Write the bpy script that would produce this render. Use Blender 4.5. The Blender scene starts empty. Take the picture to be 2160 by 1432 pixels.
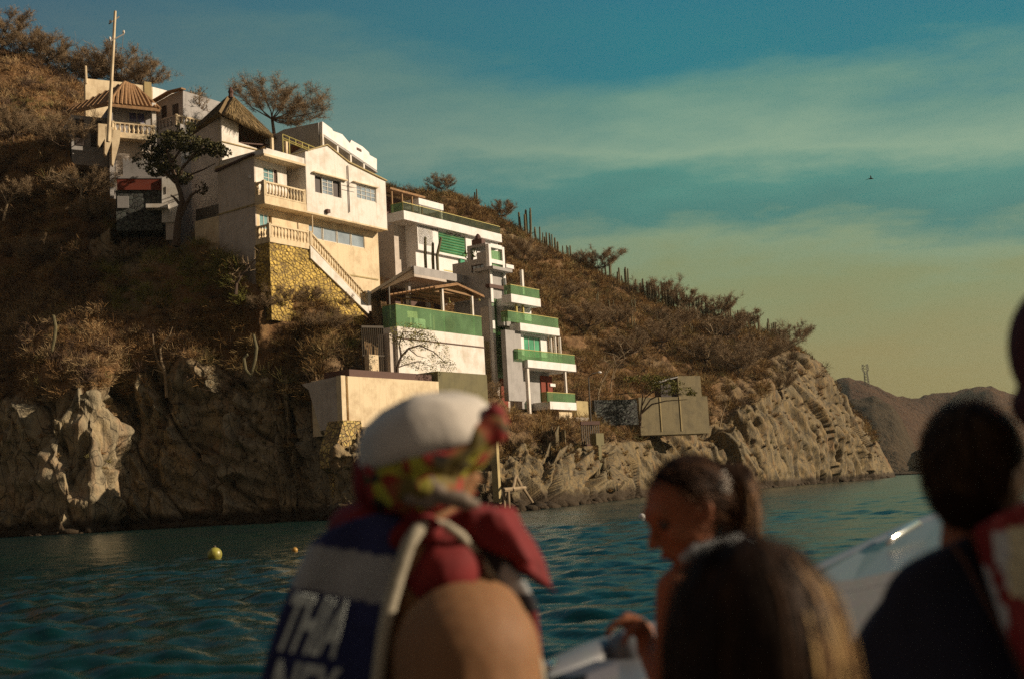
import bpy, bmesh, math, random
import numpy as np
from mathutils import Vector, Matrix, Quaternion
from mathutils.geometry import tessellate_polygon

rng = random.Random(7)
nrg = np.random.default_rng(11)
SC = bpy.context.scene
COL = SC.collection
# ---------------------------------------------------------------- camera model (used to lay the place out and for the camera itself)
F = 2600.0; PITCH = math.radians(7.06); ROLL = math.radians(-3.2); EYE = 1.0
RM = (Matrix.Rotation(math.pi/2+PITCH, 3, 'X') @ Matrix.Rotation(ROLL, 3, 'Z'))
CAM = Vector((0, 0, EYE))
def ray(px, py): return RM @ Vector(((px-1080)/F, (716-py)/F, -1.0))
def pt(px, py, D):
    r = ray(px, py); return CAM + r*(D/r.y)
def hy(px): return 1099.0-0.056*px          # height of the horizon in the photograph

class Fr:
    """frame of a building: d runs along the seaward front, n points out of it"""
    def __init__(s, px, py, D, a):
        s.O = pt(px, py, D); a = math.radians(a)
        s.d = Vector((math.sin(a), math.cos(a), 0)); s.n = Vector((math.cos(a), -math.sin(a), 0))
    def hit(s, px, py, N, off):
        r = ray(px, py); return CAM + r*((off-(CAM-s.O).dot(N))/r.dot(N))
    def f(s, px, py, w=0.0):
        X = s.hit(px, py, s.n, w); return ((X-s.O).dot(s.d), X.z)
    def g(s, px, py, u=0.0):
        X = s.hit(px, py, s.d, u); return ((X-s.O).dot(s.n), X.z)
    def fp(s, pts, w=0.0): return [s.f(x, y, w) for x, y in pts]
    def gp(s, pts, u=0.0): return [s.g(x, y, u) for x, y in pts]
    def P(s, u, w, z):
        return Vector((s.O.x+s.d.x*u+s.n.x*w, s.O.y+s.d.y*u+s.n.y*w, z))

# ---------------------------------------------------------------- mesh helpers
class MB:
    def __init__(s): s.v = []; s.q = []
    def add(s, vs, fs):
        b = len(s.v); s.v.extend(Vector(v) for v in vs); s.q.extend(tuple(b+i for i in f) for f in fs); return s
    def box(s, fr, u0, u1, w0, w1, z0, z1):
        vs = [fr.P(u, w, z) for z in (z0, z1) for w in (w0, w1) for u in (u0, u1)]
        return s.add(vs, [(0,2,3,1),(4,5,7,6),(0,1,5,4),(2,6,7,3),(0,4,6,2),(1,3,7,5)])
    def prism(s, base, top):
        n = len(base); vs = list(base)+list(top)
        fs = [tuple(range(n))[::-1], tuple(range(n, 2*n))]+[(i, (i+1) % n, n+(i+1) % n, n+i) for i in range(n)]
        return s.add(vs, fs)
    def pf(s, fr, poly, w0, w1):        # outline in the front plane, thickness along n
        return s.prism([fr.P(u, w0, z) for u, z in poly], [fr.P(u, w1, z) for u, z in poly])
    def pg(s, fr, poly, u0, u1):        # outline in the side plane, thickness along d
        return s.prism([fr.P(u0, w, z) for w, z in poly], [fr.P(u1, w, z) for w, z in poly])
    def holes(s, fr, outer, hs, w, depth, side=False, u=0.0):
        """a wall face with real openings whose reveals run back by depth"""
        Q = (lambda a, z, k: fr.P(u+k, a, z)) if side else (lambda a, z, k: fr.P(a, w-k, z))
        polys = [[Vector((a, z, 0)) for a, z in outer]]+[[Vector((a, z, 0)) for a, z in h] for h in hs]
        flat = [p for pl in polys for p in pl]
        s.add([Q(p.x, p.y, 0) for p in flat], [tuple(t) for t in tessellate_polygon(polys)])
        for pl in polys:
            n = len(pl)
            vs = [Q(p.x, p.y, 0) for p in pl]+[Q(p.x, p.y, depth) for p in pl]
            s.add(vs, [(i, (i+1) % n, n+(i+1) % n, n+i) for i in range(n)])
        return s
    def beam(s, a, b, wd, ht, up=Vector((0, 0, 1))):
        a = Vector(a); b = Vector(b); t = (b-a).normalized(); sx = t.cross(up)
        if sx.length < 1e-4: sx = t.cross(Vector((1, 0, 0)))
        sx = sx.normalized()*wd/2; uz = sx.cross(t).normalized()*ht/2
        c = [(-1,-1),(1,-1),(1,1),(-1,1)]
        return s.prism([a+sx*i+uz*j for i, j in c], [b+sx*i+uz*j for i, j in c])
    def tube(s, pts, rs, n=6):
        pts = [Vector(p) for p in pts]; 
        if not hasattr(rs, '__len__'): rs = [rs]*len(pts)
        vs = []; fs = []; pu = None
        for i, p in enumerate(pts):
            t = (pts[min(i+1, len(pts)-1)]-pts[max(i-1, 0)]).normalized()
            if pu is None: pu = Vector((0, 0, 1)) if abs(t.z) < .9 else Vector((1, 0, 0))
            a = t.cross(pu)
            if a.length < 1e-5: a = t.orthogonal()
            a.normalize(); b = a.cross(t).normalized(); pu = b
            for k in range(n):
                an = 2*math.pi*k/n; vs.append(p+(a*math.cos(an)+b*math.sin(an))*rs[i])
        for i in range(len(pts)-1):
            for k in range(n):
                k2 = (k+1) % n; fs.append((i*n+k, i*n+k2, (i+1)*n+k2, (i+1)*n+k))
        fs.append(tuple(range(n))[::-1]); fs.append(tuple(range((len(pts)-1)*n, len(pts)*n)))
        return s.add(vs, fs)
    def lathe(s, o, prof, n=12):
        o = Vector(o); vs = [o+Vector((r*math.cos(2*math.pi*k/n), r*math.sin(2*math.pi*k/n), z)) for z, r in prof for k in range(n)]
        m = len(prof)
        fs = [(i*n+k, i*n+(k+1) % n, (i+1)*n+(k+1) % n, (i+1)*n+k) for i in range(m-1) for k in range(n)]
        fs += [tuple(range(n))[::-1], tuple(range((m-1)*n, m*n))]
        return s.add(vs, fs)
    def build(s, name, mat, parent=None, smooth=False, recalc=True):
        off = parent.matrix_basis.translation if parent is not None else Vector((0, 0, 0))
        p = parent
        off = Vector((0, 0, 0))
        while p is not None: off = off+p.location; p = p.parent
        me = bpy.data.meshes.new(name)
        if parent is None and s.v:
            base = Vector((sum(v.x for v in s.v)/len(s.v), sum(v.y for v in s.v)/len(s.v), min(v.z for v in s.v)))
        else: base = Vector((0, 0, 0))
        me.from_pydata([tuple(v-off-base) for v in s.v], [], s.q)
        me.validate()
        if recalc:
            bm = bmesh.new(); bm.from_mesh(me); bmesh.ops.recalc_face_normals(bm, faces=bm.faces); bm.to_mesh(me); bm.free()
        if smooth: me.polygons.foreach_set('use_smooth', [True]*len(me.polygons))
        if mat is not None: me.materials.append(mat)
        o = bpy.data.objects.new(name, me); COL.objects.link(o); o.parent = parent
        if parent is None: o.location = base
        return o

def np_mesh(name, V, Fc, mat, parent=None, col=None, smooth=False, attrs=None, base=None):
    """fast mesh from arrays; Fc is (n,3) or (n,4)"""
    V = np.asarray(V, dtype=np.float32).reshape(-1, 3); Fc = np.asarray(Fc, dtype=np.int32)
    off = np.zeros(3, dtype=np.float32)
    p = parent
    while p is not None: off += np.array(p.location, dtype=np.float32); p = p.parent
    loc = None
    if parent is None and base is not None: loc = base; off = off+np.array(base, dtype=np.float32)
    me = bpy.data.meshes.new(name); n, k = Fc.shape
    me.vertices.add(len(V)); me.vertices.foreach_set('co', (V-off).ravel())
    me.loops.add(n*k); me.loops.foreach_set('vertex_index', Fc.ravel())
    me.polygons.add(n); me.polygons.foreach_set('loop_start', np.arange(0, n*k, k, dtype=np.int32))
    if smooth: me.polygons.foreach_set('use_smooth', np.ones(n, dtype=bool))
    me.update(calc_edges=True); 
    if col is not None:
        a = me.color_attributes.new('col', 'FLOAT_COLOR', 'POINT')
        c = np.ones((len(V), 4), dtype=np.float32); c[:, :3] = col; a.data.foreach_set('color', c.ravel())
    for an, av in (attrs or {}).items():
        a = me.attributes.new(an, 'FLOAT', 'POINT'); a.data.foreach_set('value', np.asarray(av, dtype=np.float32))
    if mat is not None: me.materials.append(mat)
    o = bpy.data.objects.new(name, me); COL.objects.link(o); o.parent = parent
    if loc is not None: o.location = loc
    return o

def empty(name, loc, label, cat, group=None):
    o = bpy.data.objects.new(name, None); COL.objects.link(o); o.location = loc; o.empty_display_size = .3
    o['label'] = label; o['category'] = cat
    if group: o['group'] = group
    return o
def tag(o, label=None, cat=None, group=None, kind=None):
    if label: o['label'] = label
    if cat: o['category'] = cat
    if group: o['group'] = group
    if kind: o['kind'] = kind
    return o
def copy_tree(o, parent=None):
    c = o.copy(); COL.objects.link(c); c.parent = parent
    for ch in [x for x in COL.objects if x.parent == o]: copy_tree(ch, c)
    return c

# ---------------------------------------------------------------- materials
def _nt(name):
    m = bpy.data.materials.new(name); m.use_nodes = True; t = m.node_tree
    return m, t, t.nodes['Principled BSDF']
def _n(t, ty, **kw):
    n = t.nodes.new(ty)
    for k, v in kw.items():
        if k.startswith('_'): setattr(n, k[1:], v)
        else: n.inputs[k.replace('__', ' ')].default_value = v
    return n
def _noise(t, scale, detail=4, rough=.55, vec=None):
    n = _n(t, 'ShaderNodeTexNoise', Scale=scale, Detail=detail, Roughness=rough)
    if vec is not None: t.links.new(vec, n.inputs['Vector'])
    return n
def _ramp(t, src, stops):
    r = t.nodes.new('ShaderNodeValToRGB'); e = r.color_ramp.elements
    while len(e) < len(stops): e.new(.5)
    for el, (p, c) in zip(e, stops):
        el.position = p; el.color = (c, c, c, 1) if isinstance(c, (int, float)) else (*c, 1)
    t.links.new(src, r.inputs[0]); return r
def _mix(t, fac, a, b, mode='MIX'):
    m = t.nodes.new('ShaderNodeMix'); m.data_type = 'RGBA'; m.blend_type = mode
    for s, k in ((fac, 0), (a, 6), (b, 7)):
        if isinstance(s, (int, float)): m.inputs[k].default_value = s
        elif isinstance(s, tuple): m.inputs[k].default_value = (*s, 1)
        else: t.links.new(s, m.inputs[k])
    return m.outputs[2]
def _pos(t, sx=1, sy=1, sz=1, obj=False):
    if obj: g = t.nodes.new('ShaderNodeTexCoord').outputs['Object']
    else: g = t.nodes.new('ShaderNodeNewGeometry').outputs['Position']
    mp = t.nodes.new('ShaderNodeMapping'); t.links.new(g, mp.inputs[0]); mp.inputs['Scale'].default_value = (sx, sy, sz)
    return mp.outputs[0]
def _bump(t, bs, h, strength, dist):
    b = _n(t, 'ShaderNodeBump', Strength=strength, Distance=dist); t.links.new(h, b.inputs['Height']); t.links.new(b.outputs[0], bs.inputs['Normal'])
    return b
def plaster(name, c, dirt=None, amt=.5, rough=.85, sc=1.0, bump=.25):
    m, t, b = _nt(name); dirt = dirt or tuple(x*.55 for x in c)
    p = _pos(t); ps = _pos(t, 1, 1, .07)
    n1 = _noise(t, 1.1*sc, 6, .6, p); n2 = _noise(t, 5.5*sc, 6, .65, ps); n3 = _noise(t, 22*sc, 4, .6, p)
    a = _mix(t, _ramp(t, n1.outputs[0], [(.45, 0), (.75, amt)]).outputs[0], c, dirt)
    a = _mix(t, _ramp(t, n2.outputs[0], [(.52, 0), (.8, amt*.9)]).outputs[0], a, dirt)
    a = _mix(t, .18, a, n3.outputs['Color'], 'SOFT_LIGHT')
    t.links.new(a, b.inputs['Base Color']); b.inputs['Roughness'].default_value = rough
    _bump(t, b, n3.outputs[0], bump, .03); return m
def plain(name, c, rough=.6, metal=0.0, var=.25, sc=6.0, bump=.1, obj=False):
    m, t, b = _nt(name); n = _noise(t, sc, 5, .6, _pos(t, obj=obj))
    a = _mix(t, _ramp(t, n.outputs[0], [(.35, 0), (.7, 1)]).outputs[0], c, tuple(x*(1-var) for x in c))
    t.links.new(a, b.inputs['Base Color']); b.inputs['Roughness'].default_value = rough; b.inputs['Metallic'].default_value = metal
    _bump(t, b, n.outputs[0], bump, .01); return m
def vcol(name, rough=.8, var=.3, sc=8.0, bump=0, spec=.3, sheen=0):
    m, t, b = _nt(name); a = t.nodes.new('ShaderNodeAttribute'); a.attribute_name = 'col'
    n = _noise(t, sc, 4, .6, _pos(t))
    c = _mix(t, _ramp(t, n.outputs[0], [(.3, 1.0), (.75, 1-var)]).outputs[0], (0, 0, 0), a.outputs[0])
    t.links.new(c, b.inputs['Base Color']); b.inputs['Roughness'].default_value = rough; b.inputs['Specular IOR Level'].default_value = spec
    if bump: _bump(t, b, n.outputs[0], bump, .02)
    return m
def masonry(name, c1, c2, mortar, sc=1.6):
    m, t, b = _nt(name); p = _pos(t)
    v = _n(t, 'ShaderNodeTexVoronoi', Scale=sc); t.links.new(p, v.inputs[0])
    e = _n(t, 'ShaderNodeTexVoronoi', Scale=sc, _feature='DISTANCE_TO_EDGE'); t.links.new(p, e.inputs[0])
    n = _noise(t, 9, 5, .6, p)
    a = _mix(t, _ramp(t, v.outputs['Color'], [(.2, 0), (.8, 1)]).outputs[0], c1, c2)
    a = _mix(t, .5, a, n.outputs['Color'], 'SOFT_LIGHT')
    f = _ramp(t, e.outputs[0], [(.02, 0), (.1, 1)])
    a = _mix(t, f.outputs[0], mortar, a)
    t.links.new(a, b.inputs['Base Color']); b.inputs['Roughness'].default_value = .9
    _bump(t, b, f.outputs[0], .9, .12); return m
def glassy(name, tint, body, fac, rough=.08):
    """tinted balustrade / window glass: partly see-through, partly body colour, glossy coat"""
    m, t, b = _nt(name); out = t.nodes['Material Output']
    n = _noise(t, .6, 3, .5, _pos(t))
    c = _mix(t, _ramp(t, n.outputs[0], [(.35, 0), (.65, 1)]).outputs[0], body, tuple(x*.6 for x in body))
    t.links.new(c, b.inputs['Base Color']); b.inputs['Roughness'].default_value = rough; b.inputs['Specular IOR Level'].default_value = .7
    tr = t.nodes.new('ShaderNodeBsdfTransparent'); tr.inputs[0].default_value = (*tint, 1)
    mx = t.nodes.new('ShaderNodeMixShader'); mx.inputs[0].default_value = fac
    t.links.new(b.outputs[0], mx.inputs[1]); t.links.new(tr.outputs[0], mx.inputs[2]); t.links.new(mx.outputs[0], out.inputs[0]); return m
M = {}
M['white'] = plaster('white_plaster', (.74, .70, .65), (.42, .33, .22), .6)
M['cream'] = plaster('cream_plaster', (.70, .57, .38), (.38, .27, .15), .75)
M['oldconc'] = plaster('old_concrete', (.21, .17, .09), (.11, .09, .05), .9)
M['shade_stain'] = plaster('shade_stained_plaster', (.55, .48, .42), (.30, .25, .2), .6)  # stains, plus a darker base standing in for shade on sunless walls
M['grey_and_shade'] = plaster('grey_and_shade_plaster', (.36, .34, .33), (.2, .19, .18), .6)  # real grey walls, and shade put into sunless faces of pale houses
M['fresh'] = plaster('fresh_white', (.78, .76, .75), (.46, .40, .30), .4)
M['greenbrown'] = plaster('green_brown_concrete', (.15, .13, .06), (.09, .08, .04), .7)  # dark green-brown concrete
M['tan'] = plaster('tan_concrete', (.42, .33, .16), (.2, .15, .07), .8)
M['stone'] = masonry('yellow_rubble', (.52, .38, .13), (.28, .19, .08), (.17, .12, .07), 3.6)
M['darkstone'] = masonry('dark_rubble', (.10, .11, .10), (.05, .05, .045), (.03, .03, .03), 3.2)
M['red'] = plaster('red_paint', (.20, .035, .015), (.14, .03, .015), .6)
M['brown'] = plain('dark_brown', (.09, .035, .02), .7)
M['timber'] = plain('timber', (.30, .17, .07), .75, sc=12)
M['tile'] = plain('clay_tile', (.36, .20, .09), .85, sc=5, var=.5)
M['dark'] = plain('opening_shade', (.03, .015, .012), .6)  # flat dark colour standing in for shade inside openings; bird shares it
M['iron'] = plain('weathered_iron', (.10, .08, .06), .6, .3)
M['brass'] = plain('yellow_metal', (.45, .38, .12), .5, .3)
M['thatch'] = plain('dry_thatch', (.22, .15, .07), .95, sc=18, var=.6, bump=.6)
M['ggl'] = glassy('green_glass', (.68, .9, .66), (.22, .36, .19), .56); M['smoke'] = glassy('smoked_glass', (.75, .8, .7), (.10, .11, .08), .7)
M['wgl'] = glassy('pale_window', (.8, .85, .9), (.34, .40, .46), .05, .05)
M['bgl'] = glassy('blue_window', (.4, .4, .7), (.10, .10, .22), .1, .05)
M['tgl'] = glassy('teal_window', (.5, .8, .8), (.25, .45, .47), .05, .05)
M['grgl'] = glassy('bright_green_window', (.5, .85, .6), (.12, .42, .24), .1, .06)
M['frame'] = plain('window_frame', (.62, .58, .5), .5)
M['bark'] = plain('dry_bark', (.11, .07, .045), .9, sc=9, var=.4, bump=.4, obj=True)
M['twig'] = plain('dry_twigs', (.31, .215, .12), .9, sc=1.5, var=.4, obj=True)
M['twig2'] = plain('pale_bark', (.34, .25, .15), .9, sc=4, var=.4, obj=True)
M['leaf'] = vcol('green_leaf', .7, .35, 3)
M['cactus'] = plain('cactus_skin', (.14, .12, .055), .8, sc=4, var=.4, bump=.3, obj=True)
# ---------------------------------------------------------------- numpy noise
def _h(ix, iy, iz, s):
    h = (ix.astype(np.int64)*73856093) ^ (iy.astype(np.int64)*19349663) ^ (iz.astype(np.int64)*83492791) ^ (s*2654435761)
    h = (h ^ (h >> 13))*1274126177 & 0xffffffff
    h = (h ^ (h >> 16))*668265263 & 0xffffffff
    return ((h ^ (h >> 15)) & 0xffffff)/16777216.0
def vnoise(p, s=0):
    i = np.floor(p).astype(np.int64); f = p-i; f = f*f*(3-2*f); r = 0
    for a in (0, 1):
        for b in (0, 1):
            for c in (0, 1):
                w = (f[:, 0] if a else 1-f[:, 0])*(f[:, 1] if b else 1-f[:, 1])*(f[:, 2] if c else 1-f[:, 2])
                r = r+w*_h(i[:, 0]+a, i[:, 1]+b, i[:, 2]+c, s)
    return r*2-1
def fbm(p, o=4, s=0, g=.5):
    r = 0; a = 1
    for k in range(o): r = r+a*vnoise(p*(2.03**k)+17.3*k, s+k); a *= g
    return r
def facets(p, s=0, tilt=.5, amp=1.0):
    """blocky fractured relief: every cell is a tilted plane with its own offset; also returns the distance to the crack"""
    i = np.floor(p).astype(np.int64); best = np.full(len(p), 9.0); sec = np.full(len(p), 9.0); val = np.zeros(len(p))
    for a in (-1, 0, 1):
        for b in (-1, 0, 1):
            for c in (-1, 0, 1):
                x, y, z = i[:, 0]+a, i[:, 1]+b, i[:, 2]+c
                q = np.stack([x+_h(x, y, z, s), y+_h(x, y, z, s+1), z+_h(x, y, z, s+2)], 1)
                dv = p-q; d = (dv**2).sum(1)
                v = amp*(_h(x, y, z, s+3)-.5)*2+tilt*((_h(x, y, z, s+4)-.5)*2*dv[:, 0]+(_h(x, y, z, s+5)-.5)*2*dv[:, 1]+(_h(x, y, z, s+6)-.5)*2*dv[:, 2])
                nb = d < best
                sec = np.where(nb, best, np.minimum(sec, d)); val = np.where(nb, v, val); best = np.where(nb, d, best)
    return val, np.sqrt(sec)-np.sqrt(best)

# ---------------------------------------------------------------- frames of the buildings
fA = Fr(543, 505, 85, 34); fB = Fr(467, 350, 90.5, 34); fC = Fr(235, 268, 97, 60); fW = Fr(180, 165, 106, 52); fW2 = Fr(322, 183, 110, 34)
fD = Fr(385, 250, 100, 34); fE = Fr(680, 282, 93, 20); fM = Fr(985, 600, 112, 34); fT = Fr(838, 700, 84, 34); fTW = Fr(1037, 640, 96, 34)
fN = Fr(1093, 760, 95, 34); fR = Fr(722, 885, 76, 36); fK = Fr(1350, 885, 112, 64); fN2 = Fr(245, 445, 89, 78)
# (frame, u0, u1, w0, w1, ground level at the front, how fast it falls away in front)
PADS = [(fA, -.8, 14, -7, 1.4, 16.3, 1.3), (fB, -1, 8, -6, .3, 19.6, .5), (fC, -3, 6, -6, 1, 26.0, .6), (fW, -1, 9, -3, .5, 30, .3),
        (fM, -9.5, 7, -5, .5, 17.8, .35), (fT, -.3, 11, -6, .2, 9.4, 1.2), (fTW, -.5, 2.6, -5, .3, 9.4, .7),
        (fN, -2.0, 9, -4.5, .2, 7.0, .9), (fR, -.3, 10, -4.5, .2, 5.6, 2.5), (fR, 10, 15.2, -4, .2, 6.0, 2), (fK, -.3, 7.2, -3, .3, 8.3, .35), (fN2, -.5, 5.5, -4, .3, 20.2, .6)]
def pads_z(x, y):
    z = np.full(len(x), 1e3)
    for fr, u0, u1, w0, w1, zb, k in PADS:
        dx = x-fr.O.x; dy = y-fr.O.y; u = dx*fr.d.x+dy*fr.d.y; w = dx*fr.n.x+dy*fr.n.y
        inside = (u > u0) & (u < u1) & (w > w0) & (w < w1+7)
        lim = zb-np.maximum(0, w-w1)*k
        z = np.where(inside, np.minimum(z, lim), z)
    return z

def tri(x, s): x = x-np.floor(x); return np.where(x < s, x/s, (1-x)/(1-s))
# ---------------------------------------------------------------- headland: cliffs and hillside as one lofted sheet
def hx(px, D): p = pt(px, hy(px), D); return (math.atan2(p.x, p.y), math.hypot(p.x, p.y))
def rail_h(pts, z):
    r = sorted((*hx(a, b), z) for a, b in pts); return np.array(r)
def rail(pts):
    out = []
    for a, b, D in pts:
        p = pt(a, b, D); out.append((math.atan2(p.x, p.y), math.hypot(p.x, p.y), p.z))
    return np.array(sorted(out))
SH = [(-1300, 60), (-900, 68), (-300, 76), (-60, 80), (60, 78.5), (115, 76.5), (195, 76.5), (234, 79.5), (250, 81), (420, 81.3), (560, 80.5), (640, 79.5), (690, 76), (715, 74.5), (770, 73), (900, 71), (1000, 69), (1100, 67),
      (1160, 72), (1240, 84), (1340, 105), (1470, 118), (1600, 128), (1700, 148), (1800, 170), (1850, 195), (1885, 215), (1893, 222), (2400, 260)]
R0 = rail_h([(a, b-5) for a, b in SH], -4.0); R1 = rail_h(SH, -.4)
MID = rail([(-1300, 900, 66), (-900, 900, 73), (-300, 900, 81), (-40, 920, 82.5), (50, 900, 80.5), (110, 900, 78.6), (195, 900, 78.8), (236, 900, 81.6), (252, 900, 83.5), (420, 900, 83.5), (560, 900, 82), (640, 920, 81.5),
            (690, 960, 78), (715, 960, 75.5), (770, 960, 74.5), (900, 960, 73), (1000, 970, 72.5), (1100, 980, 73), (1180, 980, 78), (1260, 985, 92), (1340, 985, 108), (1470, 960, 121), (1600, 920, 131), (1700, 880, 151), (1800, 930, 172), (1850, 960, 197), (1885, 1000, 216), (1893, 1015, 223), (2400, 1000, 261)])
TOP = rail([(-1300, 650, 72), (-900, 650, 78), (-300, 680, 86), (-40, 760, 87), (50, 780, 83.5), (110, 770, 82), (195, 750, 82.4), (236, 740, 83.2), (255, 738, 83.8), (330, 725, 84.2), (430, 750, 84.2), (560, 780, 83), (640, 800, 83.5), (668, 850, 79.5),
            (715, 890, 77), (770, 888, 79), (900, 890, 82), (1000, 880, 86), (1100, 890, 90), (1180, 890, 95), (1260, 920, 99), (1340, 925, 112), (1470, 900, 126), (1600, 830, 138), (1680, 770, 160), (1730, 800, 172), (1800, 900, 182), (1850, 945, 203), (1885, 998, 218), (1893, 1015, 224), (2400, 1000, 262)])
M1 = rail([(-1300, 450, 85), (-900, 450, 90), (-300, 500, 95), (0, 540, 94), (120, 530, 91.5), (240, 490, 90), (330, 500, 88.3), (400, 520, 87.5), (465, 548, 86), (543, 628, 84), (600, 630, 85.8), (690, 628, 88.8), (775, 668, 93), (800, 700, 94.5), (900, 720, 97), (1000, 740, 101), (1070, 790, 101), (1150, 860, 101), (1210, 890, 105),
           (1300, 840, 117), (1400, 800, 126), (1500, 800, 134), (1600, 760, 148), (1680, 758, 168), (1740, 805, 180), (1800, 890, 190), (1850, 940, 207), (1885, 997, 220), (1893, 1015, 226), (2400, 1000, 263)])
M2 = rail([(-1300, 200, 105), (-900, 200, 108), (-300, 250, 108), (0, 310, 100), (140, 290, 98), (190, 320, 96), (225, 375, 94.5), (250, 425, 92.5), (330, 430, 94), (400, 440, 97), (465, 450, 100), (545, 440, 108), (700, 440, 116), (840, 500, 128), (900, 500, 130), (1000, 540, 134), (1100, 600, 134), (1200, 660, 136), (1300, 700, 142), (1400, 720, 150), (1500, 730, 158), (1600, 722, 168), (1680, 750, 178), (1740, 803, 188), (1800, 880, 196), (1850, 936, 210), (1885, 996, 222), (1893, 1015, 228), (2400, 1000, 264)])
RD = rail([(-1300, 60, 120), (-900, 20, 122), (-300, 20, 122), (-60, 70, 122), (0, 92, 122), (60, 112, 122), (130, 150, 124), (180, 180, 124), (330, 190, 128), (480, 260, 132), (600, 320, 136), (700, 350, 140), (800, 385, 152), (880, 400, 157), (940, 402, 159), (1000, 420, 160), (1060, 462, 162), (1110, 492, 162), (1150, 520, 164), (1200, 545, 167), (1250, 572, 170),
           (1300, 592, 171), (1350, 618, 172), (1400, 645, 173), (1450, 660, 174), (1500, 668, 175), (1550, 685, 177), (1600, 702, 180), (1650, 725, 183), (1690, 748, 186), (1720, 775, 188), (1745, 806, 192), (1765, 850, 196), (1800, 878, 202), (1830, 900, 208), (1855, 940, 213), (1885, 995, 224), (1893, 1015, 230), (2400, 1000, 266)])
BK = RD.copy(); BK[:, 1] += 45; BK[:, 2] = -4
RAILS = [R0, R1, MID, TOP, M1, M2, RD, BK]; ROWS = [6, 62, 78, 62, 60, 84, 12]
pxs = np.concatenate([np.linspace(-1300, -120, 90), np.linspace(-116, 30, 60), np.linspace(31, 262, 240), np.linspace(264, 640, 160), np.linspace(641, 740, 90), np.linspace(742, 1150, 190), np.linspace(1152, 1893, 600)]); NC = len(pxs)
AZ = np.array([hx(p, 100)[0] for p in pxs])
RS = [np.stack([np.interp(AZ, r[:, 0], r[:, 1]), np.interp(AZ, r[:, 0], r[:, 2])], 1) for r in RAILS]
rows = []; tz = []
for k in range(len(ROWS)):
    for j in range(ROWS[k]+(1 if k == len(ROWS)-1 else 0)):
        f = j/ROWS[k]; rows.append(RS[k]*(1-f)+RS[k+1]*f); tz.append(k+f)
G = np.array(rows); tz = np.array(tz)               # rows x cols x (r, z)
def sm(G, n, ax):
    for _ in range(n):
        A = np.roll(G, 1, ax); B = np.roll(G, -1, ax); S = (A+B+2*G)/4
        sl = [slice(None)]*G.ndim; sl[ax] = slice(1, -1); G = G.copy(); G[tuple(sl)] = S[tuple(sl)]
    return G
G = sm(G, 6, 0); G = sm(G, 2, 1)
NR = len(G)
X = G[:, :, 0]*np.sin(AZ)[None]; Y = G[:, :, 0]*np.cos(AZ)[None]; Z = G[:, :, 1]
T = np.stack([X, Y, Z], 2)
du = np.gradient(T, axis=1); dv = np.gradient(T, axis=0); Nn = np.cross(du, dv); Nn /= (np.linalg.norm(Nn, axis=2, keepdims=True)+1e-9)
P0 = T.reshape(-1, 3); N0 = Nn.reshape(-1, 3); tt = np.repeat(tz, NC)
if (N0[:, 1].mean() > 0): N0 = -N0
PXF = (np.ones((NR, 1))*pxs[None]).ravel(); rockw = np.clip((3.05-.38*np.clip((420-PXF)/200, 0, 1)-tt)/.3, 0, 1)                     # 1 on the cliffs, 0 on the brushy slope
nz = fbm(P0/9.0, 3, 5)
rockw = np.clip(rockw+np.clip((nz-.35)*2.0, 0, .7)*(tt < 5.8)*(tt > 3), 0, 1)
rt = np.clip((np.repeat(np.ones((NR, 1)), NC, 1)*pxs[None]).ravel()-1560, 0, 120)/120
rockw = np.maximum(rockw, rt*np.clip((5.2-tt)/1.5+.3, 0, .95))
dist = np.linalg.norm(P0-np.array([0, 0, 1]), axis=1); ds = np.clip(dist/95, .85, 1.35)
sel = rockw > .02
Q = P0[sel].copy(); Q += .3*np.stack([vnoise(Q/2.5, 90), vnoise(Q/2.5, 91), vnoise(Q/2.5, 92)], 1)
shear = np.array([[1, 0, 0], [0, 1, 0], [.22, 0, 1]]); Qs = Q@shear
d = np.zeros(len(P0)); crack = np.ones(len(P0)); fid = np.zeros(len(P0))
PXA = (np.ones((NR, 1))*pxs[None]).ravel()[sel]; far = np.clip((PXA-1150)/150, 0, 1)
near = np.clip((700-PXA)/120, 0, 1); Qs = Qs/(1+.75*far+.30*near)[:, None]; Qs[:, 2] *= 1-.45*far; Qs[:, 1] += .5*far*Qs[:, 2]
v1, e1 = facets(Qs/np.array([3.0, 3.0, 9.0]), 3, 1.9, .8)
v2, e2 = facets(Qs/np.array([1.2, 1.2, 3.6])+5, 23, 1.1, .8)
v3, e3 = facets(Qs/np.array([.55, .55, .95])+9, 43, 1.1, .8)
fz = fbm(Q/.35, 3, 60)
wp = .55*fbm(Q/7.5, 3, 120); TW = []; slab = 0
for (dx, dy, dz), L_, A_, s_ in (((.95, .15, .30), 3.6, 1.15, .82), ((.72, -.6, -.34), 2.6, .80, .22), ((.25, .1, .96), 3.3, .45, .72), ((.98, .1, -.22), 1.35, .42, .75), ((.5, .55, .66), 1.0, .26, .35), ((.8, -.35, .5), .55, .13, .62), ((.1, .9, -.6), .8, .16, .5)):
    q_ = (Qs[:, 0]*dx+Qs[:, 1]*dy+Qs[:, 2]*dz)/L_+wp/L_*1.6+.18*v1; w_ = tri(q_, s_); TW.append(w_); slab = slab+A_*(w_-.5)*(.75+.5*vnoise(Q/5, int(L_*100)))
dr = -near*.55*(np.clip(1-TW[0]/.07, 0, 1)+np.clip(1-TW[1]/.07, 0, 1)*.7)+slab*(1+1.0*near)+.40*v1+.28*v2+(.16*v3+.09*fz)*(1-.25*far)+.6*fbm(Q/7, 3, 33)
d[sel] = dr*ds[sel]*.85; crack[sel] = np.minimum(np.minimum(np.clip(TW[0]/.05+.15, 0, 1), np.clip(TW[1]/.06+.25, 0, 1)), np.clip(e2/.06+.6, 0, 1)); fid[sel] = v2
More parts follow.
